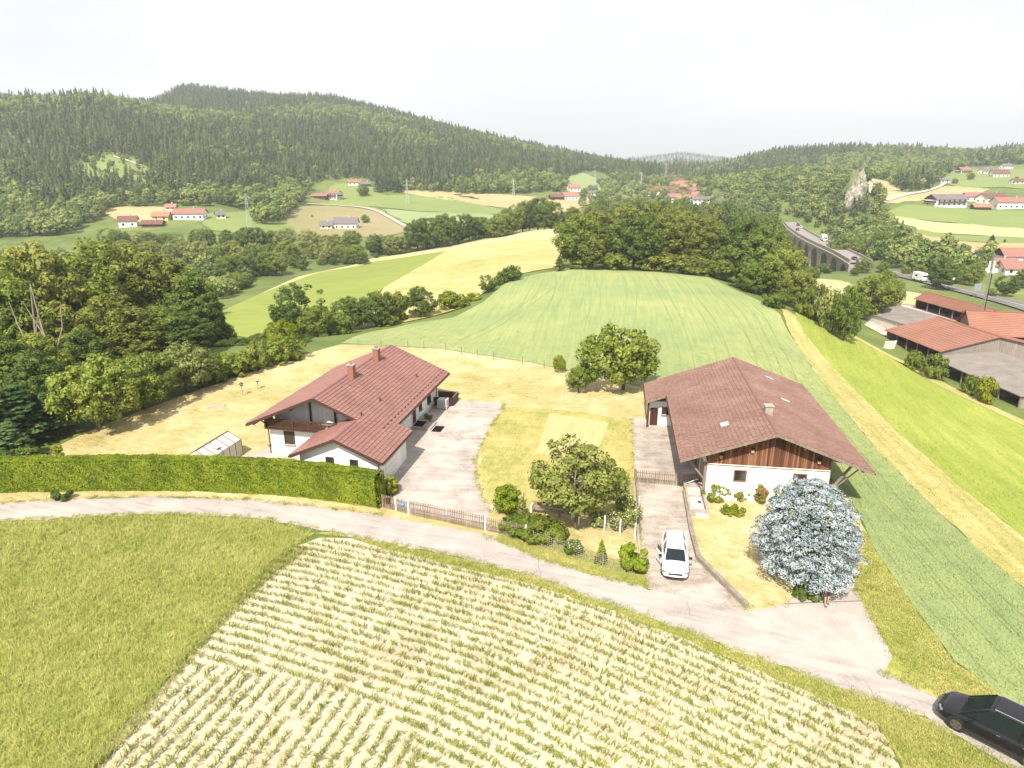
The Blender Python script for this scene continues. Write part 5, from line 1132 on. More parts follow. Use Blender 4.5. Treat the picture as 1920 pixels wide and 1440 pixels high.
r_ = np.random.default_rng(4); JC = np.c_[r_.uniform(-2.5, 2.4, 95), r_.uniform(-1.5, 1.5, 95), np.zeros(95)]; JC = JC[(JC[:, 0] / 2.6) ** 2 + (JC[:, 1] / 1.6) ** 2 < 1]; JC[:, 2] = .28 + .75 * (1 - (JC[:, 0] / 2.8) ** 2 - (JC[:, 1] / 1.8) ** 2) + r_.uniform(-.1, .15, len(JC))
M['leaf_juniper'] = leafmat('leaf_juniper', (.07,.10,.012), (.125,.165,.02), (.19,.225,.035), .15, 0)
ju = leafy('juniper', (1.55, 44.55), 'wide spreading juniper in front of the bench', JC, np.full(len(JC), .36), 110, .1, 'leaf_juniper', seed=4); ju.rotation_euler[2] = -.33
C, Q = dome(6, 1.4, 1.1, 22, .26); leafy('flowering_bush', (4.3, 41.9), 'small white-flowering bush at the wire fence', C, Q, 90, .07, 'leaf_mid', seed=6, blooms=(5, .035, 'bloom_white'))
tree('fir', 6.1, 40.75, 1.85, .95, 'leaf_hedge', 'young_thuja', 'young cone-shaped thuja at the wire fence', 'conifer')
C, Q = dome(7, 2.0, 2.0, 36, .32); leafy('arching_bush', (8.2, 39.95), 'arching yellow-green bush at the driveway corner', C, Q, 110, .11, 'leaf_hedge', seed=7)
for i, (px, py, w_, h_, lb) in enumerate(((1120, 985, 1.5, 1.3, 'rose bush on the wire fence, nearest the ornamental tree'), (1158, 992, 1.6, 1.4, 'rose bush in the middle of the rose fence'), (1184, 985, 1.5, 1.4, 'rose bush beside the driveway edge'), (1172, 955, 1.6, 1.5, 'rose bush on the driveway side above the rose fence'), (1160, 935, 1.7, 1.9, 'white rose bush left of the driveway gate'))):
    C, Q = dome(20 + i, w_, h_, 24, .26); p = atz(px, py); leafy('rose_bush', p[:2], lb, C, Q, 70, .075, 'leaf_mid', seed=20 + i, group='roses along the driveway', blooms=(4, .045, 'bloom_white'))
p = atz(1163, 912); C, Q = dome(9, 1.5, 1.5, 26, .3); leafy('clipped_bush', p[:2], 'small bright clipped bush above the roses', C, Q, 90, .07, 'leaf_hedge', seed=9)
p = atz(733, 925); C, Q = dome(10, 1.6, 1.7, 24, .3); leafy('leafy_bush', p[:2], 'leafy bush at the courtyard end of the hedge', C, Q, 70, .1, 'leaf_yellow', seed=10)
for i, (px, py, w_, h_, m_, lb, bl) in enumerate(((1338, 938, 2.6, 1.5, 'leaf_yellow', 'round green bush at the left barn corner', None), (1361, 934, 1.1, 1.3, 'leaf_olive', 'thin rose left of the first barn window', None), (1388, 938, 1.5, 1.0, 'leaf_olive', 'low plant under the first barn window', None), (1424, 945, 1.0, 1.6, 'leaf_mid', 'red rose in the middle of the barn wall', (2, .09, 'bloom_red')), (1450, 943, 2.0, 1.6, 'leaf_olive', 'bush between red rose and spruce', None), (1374, 962, 2.2, .45, 'leaf_yellow', 'trailing green plant on the spruce lawn', None))):
    C, Q = dome(30 + i, w_, h_, 26, .22); p = atz(px, py); leafy('barn_plant', p[:2], lb, C, Q, 70, .07, m_, seed=30 + i, group='plants along the barn wall', blooms=bl)
C, Q = dome(40, 1.6, .8, 20, .25); leafy('grass_clump', (18.6, 36.9), 'dark green clump under the blue spruce', C, Q, 80, .1, 'leaf_dark', seed=40)
p = ground(1610, 950); C, Q = dome(41, 2.2, 1.4, 24, .34); leafy('shady_bush', (25.3, 49.2), 'green bush at the right barn corner behind the spruce', C, Q, 80, .1, 'leaf_mid', seed=41)
p = atz(112, 868); C, Q = dome(42, 1.0, 2.0, 18, .3); leafy('yellow_sapling', p[:2], 'thin yellowish sapling behind the hedge', C, Q, 45, .09, 'leaf_yellow', seed=42)
p = atz(120, 934); C, Q = dome(43, 1.7, .9, 20, .25); leafy('hedge_foot_bush', (p[0], p[1] - .2), 'small dark bush at the foot of the hedge', C, Q, 80, .08, 'leaf_dark', seed=43)
# garden trees
tree('fruit', 13.4, 78.6, 8.2, 9.6, 'leaf_fresh', 'walnut_tree', 'broad green garden tree behind the barn', var=0)
tree('fruit', 8.0, 77.6, 3.6, 3.2, 'leaf_fresh', 'young_tree', 'small round tree left of the broad garden tree', var=1)
tree('fruit', 6.1, 85.8, 2.6, 1.7, 'leaf_yellow', 'sapling', 'thin light green sapling at the lawn edge', var=0)
ORD = 'first second third fourth fifth sixth seventh eighth ninth tenth eleventh twelfth thirteenth fourteenth fifteenth sixteenth seventeenth eighteenth nineteenth twentieth'.split()
TINT = dict(leaf_fresh='fresh green', leaf_mid='mid-green', leaf_dark='dark green', leaf_olive='olive-green', leaf_grey='pale grey-green', leaf_yellow='yellow-green', leaf_fir='blackish green')
def rank(items, key, i):
    o = sorted(range(len(items)), key=lambda k: key(items[k])); k = o.index(i)
    return 'leftmost' if k == 0 else ('rightmost' if k == len(items) - 1 else ORD[k] + ' from the left')
# ---------------------------------------------------------------- trees left of the lawn
tree_px('fruit', 160, 668, 65.5, 170, 'leaf_fresh', 'lawn_tree', 'large leafy tree at the lawn edge, nearest the hedge', var=0)
tree_px('fruit', 252, 662, 72.0, 130, 'leaf_mid', 'lawn_tree', 'leafy tree at the lawn edge, second from the hedge', var=1)
tree_px('fruit', 335, 645, 78.0, 128, 'leaf_grey', 'lawn_tree', 'pale grey-green tree at the lawn edge beside the clipped shrubs', var=0)
for i, (x_, y_, w_, h_, lb) in enumerate(((-37.6, 81.6, 5.0, 3.7, 'nearest of the big rounded shrubs along the lawn'), (-35.9, 84.6, 4.6, 3.5, 'second of the big rounded shrubs along the lawn'), (-34.2, 87.3, 4.6, 3.9, 'third of the big rounded shrubs along the lawn'), (-32.5, 90.0, 4.4, 3.5, 'fourth of the big rounded shrubs along the lawn'), (-30.9, 92.6, 4.0, 3.3, 'farthest of the big rounded shrubs along the lawn'))):
    tree('bush', x_, y_, h_, w_, 'leaf_fresh' if i % 2 else 'leaf_mid', 'lawn_shrub', lb, 'bush', 'shrubs along the lawn', var=i % 3)
LEFT = [(60,446,96,175,'leaf_olive'),(148,440,101,180,'leaf_mid'),(228,452,106,150,'leaf_olive'),(300,466,110,150,'leaf_olive'),(358,505,106,115,'leaf_dark'),(15,515,82,150,'leaf_mid'),(95,560,84,150,'leaf_olive'),(195,545,90,150,'leaf_olive'),(285,570,95,125,'leaf_mid'),(350,585,95,105,'leaf_dark'),
 (-40,470,88,170,'leaf_mid'),(-90,500,80,180,'leaf_dark'),(60,620,74,140,'leaf_mid'),(145,615,82,120,'leaf_dark'),(230,610,88,110,'leaf_olive'),(415,600,112,80,'leaf_dark'),(-30,620,70,160,'leaf_dark'),(60,655,66,120,'leaf_dark'),(110,470,112,140,'leaf_dark'),(260,480,118,150,'leaf_mid'),(190,450,116,130,'leaf_olive'),(20,455,108,140,'leaf_olive'),(330,485,120,110,'leaf_olive'),(385,540,112,70,'leaf_dark')]
def lrow(t): return 0 if t[2] >= 100 else (1 if t[2] >= 81 else 2)
for t in LEFT:
    px, pt, Y, w_, m_ = t; rw = [q for q in LEFT if lrow(q) == lrow(t)]
    tree_px('tall', px, pt, Y, w_ * 1.06, m_, 'wood_tree', 'tall %s tree, %s in the %s row of the left wood' % (TINT[m_], rank(rw, lambda q: q[0], rw.index(t)), ('back', 'middle', 'front')[lrow(t)]), group='trees of the left wood')
DS = ((20,720,62,130),(-50,700,60,140),(80,735,64,80),(10,790,57.5,90),(-60,800,57,100))
for i, (px, pt, Y, w_) in enumerate(DS):
    tree_px('fir', px, pt, Y, w_, 'leaf_fir', 'dark_spruce', 'dark spruce in the shade behind the hedge, ' + rank(DS, lambda q: q[0], i), group='dark spruces behind the hedge')
UB = ((215,700,80,90),(300,690,86,80),(120,710,75,90),(380,665,93,80),(440,640,103,70),(490,625,108,60),(35,835,57,70),(5,845,56,70))
for i, (px, pt, Y, w_) in enumerate(UB):
    tree_px('bush', px, pt, Y, w_, 'leaf_dark', 'undergrowth_bush', 'dark bush under the left wood, ' + rank(UB, lambda q: q[0], i), 'bush', group='bushes under the left wood')
# the two bare pale stems in the wood
dead = MB()
for x0, s in ((0, 1), (2.6, -1)):
    dead.tube([(x0, 0, -.3), (x0 + .2*s, .1, 5), (x0 + .9*s, 0, 10), (x0 + 1.3*s, .2, 15)], [.2, .16, .11, .04], 7); dead.tube([(x0 + .3*s, 0, 6), (x0 - 1.2*s, .4, 10), (x0 - 1.6*s, .3, 13)], [.1, .07, .03], 6); dead.tube([(x0 + .8*s, 0, 9), (x0 + 2.2*s, -.3, 13)], [.08, .03], 6)
q = atY(45, 590, 76); o = dead.build('dead_stems', M['bark_pale'], None, (q[0], q[1], hz(q[0], q[1]))); tag(o, 'bare pale forked tree trunk standing in the left wood', 'dead tree')
# ---------------------------------------------------------------- bush line between the slopes
LINE = [(548,528,121,100,'leaf_dark','broad','dark round tree at the lower left end of the bush line'),(590,572,113,120,'leaf_mid','broad','wide mid-green tree in front of the dark round tree'),(528,598,103,78,'leaf_yellow','bush','bright yellow-green bush at the end of the lawn'),(632,585,117,60,'leaf_mid','bush','mid-green bush right of the wide tree'),
 (652,556,124,80,'leaf_dark','broad','dark broad bush below the light green field, left of a pair'),(702,545,126,72,'leaf_dark','broad','dark pointed bush below the light green field, right of a pair'),(742,543,131,50,'leaf_olive','bush','thin olive bush in the gap of the bush line'),(722,580,126,50,'leaf_olive','bush','low olive bush beside the dark pair'),
 (786,537,133,82,'leaf_dark','broad','dark bush with pale blossom in the middle of the bush line'),(845,543,138,58,'leaf_yellow','bush','yellowish elder bush right of the middle of the bush line'),(866,560,138,40,'leaf_grey','bush','low pale-blossomed bush beside the elder'),(886,548,142,34,'leaf_yellow','bush','small yellow-green bush before the rounded tree'),
 (916,515,147,50,'leaf_mid','broad','rounded tree at the upper bend of the bush line'),(940,507,153,26,'leaf_dark','bush','smaller of two dark bushes near the crest'),(961,496,155,40,'leaf_dark','bush','larger of two dark bushes near the crest'),(1049,480,167,32,'leaf_dark','fir','dark rounded conifer alone on the crest'),(1078,500,171,24,'leaf_dark','bush','little dark bush at the left foot of the grove'),
 (470,640,106,60,'leaf_mid','bush','mid-green bush behind the shrub hedge'),(560,640,104,60,'leaf_mid','bush','bush beside the barrel at the far lawn end')]
for px, pt, Y, w_, m_, kd, lb in LINE: tree_px(kd, px, pt, Y, w_, m_, 'line_bush' if kd != 'broad' else 'line_tree', lb, 'bush' if kd == 'bush' else 'tree', group='bushes between the two slopes')
# ---------------------------------------------------------------- grove on the crest
GR = [(1085,398,174,92,'leaf_mid','broad'),(1112,436,170,62,'leaf_olive','tall'),(1132,392,192,90,'leaf_olive','tall'),(1250,398,187,108,'leaf_olive','tall'),(1296,393,191,108,'leaf_olive','tall'),(1340,402,178,92,'leaf_olive','tall'),(1222,376,214,84,'leaf_olive','tall'),(1180,380,208,90,'leaf_olive','tall'),(1272,382,216,86,'leaf_olive','tall'),
 (1395,410,167,108,'leaf_dark','broad'),(1440,420,160,112,'leaf_dark','broad'),(1366,458,160,80,'leaf_mid','broad'),(1422,490,148,96,'leaf_mid','broad'),(1470,462,150,84,'leaf_mid','broad'),(1498,505,141,64,'leaf_olive','broad'),(1456,545,131,44,'leaf_mid','bush'),(1512,545,134,44,'leaf_mid','bush'),(1150,470,172,60,'leaf_mid','bush'),(1090,485,172,50,'leaf_mid','bush'),(1240,470,172,70,'leaf_olive','bush'),(1300,475,168,70,'leaf_olive','bush'),(1340,490,164,60,'leaf_mid','bush'),(1390,520,152,50,'leaf_dark','bush')]
tree_px('broad', 1192, 396, 176, 128, 'leaf_dark', 'grove_tree', 'big dark green round tree in the middle of the grove', group='trees of the grove')
for t in GR:
    px, pt, Y, w_, m_, kd = t; isb = kd == 'bush'; rw = [q for q in GR if (q[5] == 'bush') == isb and (isb or (q[2] > 185) == (Y > 185))]
    lb = '%s bush at the foot of the grove, %s' % (TINT[m_], rank(rw, lambda q: q[0], rw.index(t))) if isb else '%s tree of the grove, %s in its %s row' % (TINT[m_], rank(rw, lambda q: q[0], rw.index(t)), 'back' if Y > 185 else 'front')
    tree_px(kd, px, pt, Y, w_, m_, 'grove_bush' if isb else 'grove_tree', lb, 'bush' if isb else 'tree', group='bushes of the grove' if isb else 'trees of the grove')
# ---------------------------------------------------------------- shrubs and trees by the farm
FA = [(1540,528,132,50,'leaf_olive','bush','olive shrub left of the pale bush above the farm'),(1572,535,127,56,'leaf_grey','bush','pale flowering shrub above the farm'),(1598,533,122,54,'leaf_mid','broad','dark upright shrub at the meadow corner'),(1643,512,152,84,'leaf_mid','broad','large round tree behind the meadow corner'),(1672,505,165,56,'leaf_mid','broad','round tree right behind the large one by the farm'),
 (1720,655,117,36,'leaf_mid','bush','left of two bushes before the red farm shed'),(1762,660,112,50,'leaf_mid','bush','right of two bushes before the red farm shed'),(1826,700,103,34,'leaf_mid','bush','dark bush before the grey farm shed'),(1858,702,98,34,'leaf_yellow','bush','golden bush against the grey farm shed'),
 (1772,480,222,110,'leaf_dark','tall','tall dark tree beside the main road'),(1826,492,238,84,'leaf_mid','broad','mid-green tree behind the mast'),(1895,515,215,110,'leaf_dark','broad','broad dark tree right of the mast'),(1930,500,235,100,'leaf_mid','broad','tree cut by the right picture edge behind the mast'),(1862,540,212,70,'leaf_mid','broad','lower tree at the road right of the mast'),(1728,495,248,56,'leaf_mid','broad','tree just left of the tall roadside tree'),
 (1700,500,262,60,'leaf_yellow','broad','light green tree above the white camper van'),(1660,490,272,56,'leaf_mid','broad','tree before the end of the viaduct'),(1622,482,275,56,'leaf_mid','broad','tree covering the last viaduct arch'),(1605,500,262,40,'leaf_dark','broad','dark tree at the foot of the viaduct'),(1548,492,285,24,'leaf_dark','bush','dark purple bush under the viaduct arch'),(1640,540,155,40,'leaf_olive','bush','olive bush at the yard edge')]
for px, pt, Y, w_, m_, kd, lb in FA: tree_px(kd, px, pt, Y, w_, m_, 'farm_tree' if kd != 'bush' else 'farm_bush', lb, 'tree' if kd != 'bush' else 'bush', group='trees and shrubs around the farm')
# ---------------------------------------------------------------- belts of trees in the valley
def belt(pts, n, wpx, mats, name, label, group, kinds=('broad',), jy=6, jY=14):
    pts = np.array(pts, float)
    for i in range(n):
        t = (i + random.uniform(.2, .8)) / n * (len(pts) - 1); k = min(int(t), len(pts) - 2); p = pts[k] + (pts[k+1] - pts[k]) * (t - k)
        tree_px(random.choice(kinds), p[0], p[1] + random.uniform(-jy, jy), p[2] + random.uniform(-jY, jY), wpx * random.uniform(.8, 1.3), mt := random.choice(mats), name, '%s, %s' % (label, 'leftmost' if i == 0 else ('rightmost' if i == n - 1 else (ORD[i] + ' from the left' if i < 20 else ('second' if i == n - 2 else 'third') + ' from the right'))), 'tree', group)
belt([(190,428,330),(300,432,335),(430,430,340),(560,432,335),(700,440,330),(770,440,325)], 22, 40, ('leaf_mid','leaf_grey','leaf_dark'), 'creek_tree', 'tree in the farthest row of the creek belt', 'creek belt trees')
belt([(180,450,300),(330,455,290),(470,455,290),(600,455,300),(740,448,310)], 20, 44, ('leaf_mid','leaf_grey','leaf_mid'), 'creek_tree', 'tree in the middle row of the creek belt', 'creek belt trees')
belt([(420,480,250),(480,468,250),(560,480,270),(640,478,290),(720,468,300)], 12, 44, ('leaf_mid','leaf_dark'), 'creek_tree', 'tree in the nearest row of the creek belt', 'creek belt trees')
belt([(770,415,325),(830,402,332),(880,402,335),(930,404,335),(960,386,345),(1000,374,350),(1045,370,352)], 17, 46, ('leaf_dark','leaf_mid','leaf_dark'), 'crest_tree', 'dark tree in the belt beyond the pale stubble field', 'crest belt trees', jy=5)
belt([(400,530,215),(440,515,225),(470,500,235)], 6, 46, ('leaf_grey','leaf_mid'), 'willow', 'pale willow at the foot of the light green field', 'valley willows', ('broad', 'bush'))
belt([(1060,385,360),(1150,370,380),(1250,372,380),(1330,380,360),(1400,385,340),(1450,400,320)], 16, 50, ('leaf_mid','leaf_olive','leaf_dark'), 'slope_tree', 'tree on the slope between grove and village', 'slope trees', jy=8)
belt([(1500,392,600),(1540,398,560),(1590,412,480),(1640,410,440),(1660,428,400)], 18, 46, ('leaf_mid','leaf_dark'), 'ravine_tree', 'upper tree in the ravine right of the viaduct', 'ravine trees', jy=10)
belt([(1570,440,350),(1620,445,345),(1680,440,350),(1730,455,330),(1700,470,310),(1640,470,310)], 20, 54, ('leaf_mid','leaf_dark','leaf_mid'), 'ravine_tree', 'lower tree in the ravine right of the viaduct', 'ravine trees', jy=10)
belt([(1740,480,290),(1790,478,285),(1830,485,275)], 6, 54, ('leaf_mid','leaf_dark'), 'ravine_tree', 'tree in the ravine above the main road', 'ravine trees', jy=6)
belt([(1385,402,350),(1420,396,330),(1445,415,300),(1462,452,262),(1490,488,235),(1530,500,225)], 14, 56, ('leaf_mid','leaf_dark'), 'viaduct_tree', 'tree on the near side of the viaduct', 'viaduct trees', jy=8)
for px, pt, Y, w_, lb in ((1862,440,330,40,'tall dark conifer above the red-roofed houses, left of two'),(1885,448,330,30,'dark conifer above the red-roofed houses, right of two'),(1737,369,492,16,'bluish conifer beside the dark farmhouse')): tree_px('fir', px, pt, Y, w_, 'leaf_fir', 'conifer', lb, 'conifer')
for px, pt, Y, w_, lb in ((1705,371,490,26,'bush left of the bluish conifer'),(1800,381,478,40,'bush before the dark farmhouse'),(1792,334,620,14,'round tree in the upper right pasture'),(1822,322,660,14,'small tree beside the upper houses'),(1908,331,640,16,'dark tree at the right edge of the pasture'),(585,402,470,14,'single round tree left of the white farmhouse'),(684,402,452,28,'bushy tree right of the white farmhouse'),(680,345,610,30,'tree below the hillside house')): tree_px('broad', px, pt, Y, w_, 'leaf_mid', 'pasture_tree', lb, 'tree')
belt([(705,332,640),(730,335,650),(752,338,640)], 7, 16, ('leaf_fir',), 'dark_fir', 'dark fir in the clump beside the far pylon', 'firs by the far pylon', ('fir',), 3, 8)
belt([(850,373,640),(880,376,630),(895,372,625)], 5, 14, ('leaf_dark',), 'hedgerow_bush', 'dark bush in the tan field hedgerow', 'tan field hedgerow', ('bush',), 2, 5)

# ---------------------------------------------------------------- far woods
def wood(name, label, poly, ymin, ymax, step, fir, holes=(), smin=.8, smax=1.25):
    az0, az1 = min(p[0] for p in poly), max(p[0] for p in poly)
    xs0, xs1 = (az0 - 960) / F0 * (ymax if az0 < 960 else ymin * .8) * 1.1, (az1 - 960) / F0 * (ymax if az1 > 960 else ymin * .8) * 1.1
    gx, gy = np.meshgrid(np.arange(xs0, xs1, step), np.arange(ymin, ymax, step)); G = np.stack([gx.ravel(), gy.ravel()], -1); G += rng.uniform(-.5, .5, G.shape) * step
    Z = hgt(G[:, 0], G[:, 1]); X, Y, D = proj(G[:, 0], G[:, 1], Z); S = np.stack([X, Y], -1)
    k = inside(S, poly) & (D > 1)
    for h in holes: k &= ~inside(S, h)
    G, Z, X, Y, D = G[k], Z[k], X[k], Y[k], D[k]
    # leave out what the slopes hide: march outwards per direction, keep what rises above the running skyline
    bins = np.round(X / 6).astype(int); order = np.argsort(D); sky_ = {}; vis = np.zeros(len(G), bool)
    for i in order:
        b = bins[i]; top = Y[i] - 20 * F0 / D[i]
        if top < sky_.get(b, 1e9) + 6: vis[i] = True
        sky_[b] = min(sky_.get(b, 1e9), Y[i] - 13 * F0 / D[i] if Y[i] > 200 else Y[i])
    G, Z = G[vis], Z[vis]; n = len(G)
    cl = (np.sin(G[:, 0] * .021 + 1) * np.cos(G[:, 1] * .017) + np.sin(G[:, 0] * .006 - G[:, 1] * .009) + .7 * np.sin(G[:, 0] * .05) * np.sin(G[:, 1] * .043)) * .3 + rng.normal(.5, .18, n) - .25 * np.clip((Z - 15) / 60, -.6, .6)
    isf = cl < fir; idx = np.where(isf, 3 + rng.integers(0, 3, n), rng.integers(0, 3, n))
    s = rng.uniform(smin, smax, n); scatter(name, np.c_[G, Z], s, rng.uniform(0, 6.28, n), idx, KFAR, label, sz=s * rng.uniform(.7, 1.05, n))
    return n
CLR = [(150,312),(200,290),(245,300),(300,328),(255,346),(180,350),(135,340)]
n1 = wood('forest', 'mixed spruce forest covering the left hill', [(-260,60),(1262,60),(1255,328),(1150,338),(1130,325),(1095,322),(1062,335),(1058,360),(900,366),(760,358),(720,348),(660,335),(600,342),(578,366),(560,388),(530,420),(480,425),(470,398),(430,388),(330,386),(210,390),(185,410),(140,440),(0,450),(-260,455)], 320, 1500, 5.6, .5, [CLR], .4, 1.0)
n2 = wood('forest', 'mixed forest covering the right hill', [(1250,330),(1262,280),(1450,250),(2200,230),(2200,310),(1920,308),(1790,316),(1772,332),(1738,358),(1692,362),(1662,340),(1628,334),(1622,345),(1640,366),(1664,380),(1655,402),(1600,440),(1480,402),(1455,392),(1400,384),(1360,362),(1300,345)], 290, 1400, 6.0, .38, [[(1592,318),(1612,318),(1622,350),(1586,352)], [(1455,380),(1478,383),(1505,425),(1480,430)]], .4, 1.0)
n3 = wood('forest', 'wooded far ridge closing the valley', [(1160,240),(1420,240),(1420,312),(1160,312)], 1700, 3600, 16, .6, smin=.8, smax=1.2)
n4 = wood('thicket', 'scrubby undergrowth in the left valley', [(-200,440),(180,440),(420,445),(420,500),(470,520),(395,600),(200,600),(-200,600)], 140, 320, 6.0, -1, smin=.35, smax=.75)
n5 = wood('thicket', 'dense woodland in the right ravine', [(1395,390),(1450,396),(1600,440),(1655,402),(1690,440),(1725,468),(1800,478),(1860,486),(1860,520),(1800,530),(1720,512),(1640,500),(1610,482),(1600,440),(1540,425),(1500,400)], 235, 560, 7.5, -1, smin=.55, smax=.9)
n6 = wood('scrub', 'young trees on the forest clearing', CLR, 400, 800, 8, .1, smin=.2, smax=.55)
n7 = wood('thicket', 'trees between the village houses', [(1130,345),(1260,330),(1300,345),(1400,385),(1400,410),(1200,410),(1090,395),(1085,365)], 380, 1100, 12, .15, smin=.5, smax=.9)
n8 = wood('thicket', 'woodland between the viaduct and the rock', [(1478,383),(1500,418),(1540,442),(1575,458),(1605,476),(1700,470),(1690,440),(1655,402),(1600,425),(1520,392)], 290, 700, 6.5, .05, smin=.5, smax=.85)
n9 = wood('thicket', 'woodland on the village side of the viaduct', [(1340,372),(1440,386),(1460,398),(1466,424),(1440,440),(1400,430),(1340,400)], 280, 700, 7, .1, smin=.5, smax=.85)
print('far trees', n1, n2, n3, n4, n5, n6, n7)
# ---------------------------------------------------------------- crops and grass
tall_polys = {}
def crop(name, px_poly, step, kit, label, h=1.0, zoff=0.0, keep=None, smin=.75, smax=1.25, world_xy=None):
    P = grid_pts(world_xy if world_xy is not None else px2xy(px_poly), step, .6, keep); n = len(P); P[:, 2] += zoff
    s = rng.uniform(smin, smax, n); return scatter(name, P, s, rng.uniform(0, 6.28, n), rng.integers(0, len(kit), n), kit, label, sz=s * h)
KB = [blade_tuft(s, 12, .36, .012, .16, M['g_barley'], .9) for s in (1, 2, 3, 4)]
crop('barley', None, .22, KB, 'standing green barley left of the corn', world_xy=[tuple(atz(*p)[:2]) for p in BARLEY])
KW = [blade_tuft(s, 11, .24, .016, .2, M['g_wheat'], 1.1) for s in (5, 6, 7)]
near = lambda G: G[:, 1] < 92
tl_lines = [np.array(px2xy(L)) for L in tl]
def off_lines(G):
    k = np.ones(len(G), bool)
    return k
BARNK = lambda G: ~inside(G, np.array([bw(-5.2, .6)[:2], bw(5.2, .6)[:2], bw(5.2, 21.8)[:2], bw(-9.5, 21.8)[:2], bw(-9.5, 16)[:2]]))
crop('wheat', WHEAT, .33, KW, 'standing blue-green wheat of the rolling field', keep=lambda G: (rng.random(len(G)) < np.clip(1.25 - G[:, 1] / 95, .0, 1)) & BARNK(G), smin=.8, smax=1.3)
KM = [blade_tuft(s, 10, .16, .018, .2, M['g_meadow'], 1.2) for s in (8, 9, 10)]
crop('meadow_grass', MEAD, .6, KM, 'bright grass blades of the hay meadow', smin=1.0, smax=1.7)
KV = [blade_tuft(s, 12, .22, .014, .14, M['g_verge'], .8) for s in (11, 12, 13)]; KD = [blade_tuft(s, 9, .09, .012, .13, M['g_dry'], 1.4) for s in (14, 15)]
crop('verge_grass', [(590,1000),(660,1008),(720,1032),(850,1062),(1000,1098),(1150,1148),(1300,1208),(1500,1294),(1650,1364),(1700,1450),(1730,1520),(2060,1560),(1920,1460),(1745,1353),(1500,1265),(1300,1192),(1000,1083),(850,1046),(620,999)], .17, KV, 'tufted grass on the strip between lane and corn')
crop('verge_grass', [(1560,915),(1610,965),(1640,1035),(1700,1125),(1790,1245),(1920,1340),(2060,1440),(2060,1470),(1925,1398),(1750,1299),(1700,1278),(1676,1232),(1615,1122),(1596,1085),(1620,990)], .2, KV, 'tufted grass on the bank beside the apron')
crop('track_grass', TRACK, .5, KV, 'dry tufts on the grass track', h=.7, smin=.8, smax=1.6)
crop('verge_grass', VER, .2, KV, 'tufted grass outside the garden fence', h=.7)
notyard = lambda G: ~(inside(G, np.array(px2xy(YARD))) | inside(G, np.array(px2xy(DRIVE))) | inside(G, np.array(px2xy(ROAD))))
crop('lawn_grass', LAWN, .42, KD, 'short dry tufts of the yellow lawn', keep=notyard, smin=.8, smax=1.7)
crop('lawn_grass', SPL, .3, KD, 'short dry tufts of the spruce lawn')
crop('plot_grass', PLOT, .3, [blade_tuft(s, 10, .12, .012, .14, M['g_verge'], 1.2) for s in (16, 17)], 'longer patchy grass of the garden plot', keep=lambda G: ~inside(G, np.array(px2xy([(1030,775),(1142,792),(1112,868),(1005,850)]))))
# ---------------------------------------------------------------- young corn in rows
def corn_mesh(seed, m):
    r = np.random.default_rng(seed); Q = []; h = r.uniform(.30, .42)
    a0 = r.uniform(0, 3.14)
    for i in range(7):
        a = a0 + (i % 2) * math.pi + r.normal(0, .35); z0 = h * (.12 + .09 * i); L = r.uniform(.16, .30) * (1 - .05 * i); d = np.array([math.cos(a), math.sin(a), 0]); s = np.array([-d[1], d[0], 0]) * .022
        p0 = np.array([0, 0, z0]); p1 = p0 + d * L * .45 + np.array([0, 0, L * .75]); p2 = p0 + d * L * .8 + np.array([0, 0, L * .95]); p3 = p0 + d * L * 1.25 + np.array([0, 0, L * .62])
        Q += [[p0 - s*.6, p0 + s*.6, p1 + s, p1 - s], [p1 - s, p1 + s, p2 + s*.9, p2 - s*.9], [p2 - s*.9, p2 + s*.9, p3 + s*.1, p3 - s*.1]]
    for k in range(4):
        a = k * 1.571; d = np.array([math.cos(a), math.sin(a), 0]) * .012; e = np.array([math.cos(a + 1.571), math.sin(a + 1.571), 0]) * .012; Q.append([d + [0, 0, -.03], e + [0, 0, -.03], e + [0, 0, h * .6], d + [0, 0, h * .6]])
    me = qmesh('corn_plant', np.array(Q)); me.materials.append(m); return me
KC = [corn_mesh(s, M['g_corn']) for s in range(6)]
cxy = np.array([tuple(atz(*p)[:2]) for p in CORN]); zoneB = np.array([tuple(atz(*p)[:2]) for p in ((300,1285),(380,1250),(520,1272),(640,1298),(730,1340),(790,1440),(800,1520),(80,1520),(165,1440))])
edge = np.array([tuple(atz(*p)[:2]) for p in ((430,985),(545,1000),(660,1020),(720,1034),(850,1064),(1000,1100),(1150,1150),(1300,1210),(1500,1296),(1650,1366),(1800,1440))])
t_ = np.linspace(0, 1, len(edge)); tt = np.linspace(0, 1, 400); ed = np.c_[np.interp(tt, t_, edge[:, 0]), np.interp(tt, t_, edge[:, 1])]
for _ in range(30): ed[1:-1] = (ed[:-2] + ed[2:] + 2 * ed[1:-1]) / 4
T_ = np.gradient(ed, axis=0); T_ /= np.hypot(T_[:, 0], T_[:, 1])[:, None]; N_ = np.stack([T_[:, 1], -T_[:, 0]], -1)
Pc = []
for k in range(54):
    row = ed + N_ * (.35 + k * .67) * (1 + .0 * tt[:, None]); s = np.r_[0, np.cumsum(np.hypot(*np.diff(row, axis=0).T))]
    q = np.arange(0, s[-1], .125) + rng.normal(0, .03, len(np.arange(0, s[-1], .125)))
    Pc.append(np.c_[np.interp(q, s, row[:, 0]), np.interp(q, s, row[:, 1])] + rng.normal(0, .045, (len(q), 2)))
Pc = np.concatenate(Pc); Pc = Pc[~inside(Pc, zoneB)]
d0 = np.array([4.3, 14.8]); d0 /= np.hypot(*d0); n0 = np.array([d0[1], -d0[0]]); Pb = []
for k in range(38):
    q = np.arange(-4, 26, .13); Pb.append(np.array([-19.0, 24.1]) + n0 * (k * .72 + .25) + d0 * q[:, None] + rng.normal(0, .05, (len(q), 2)))
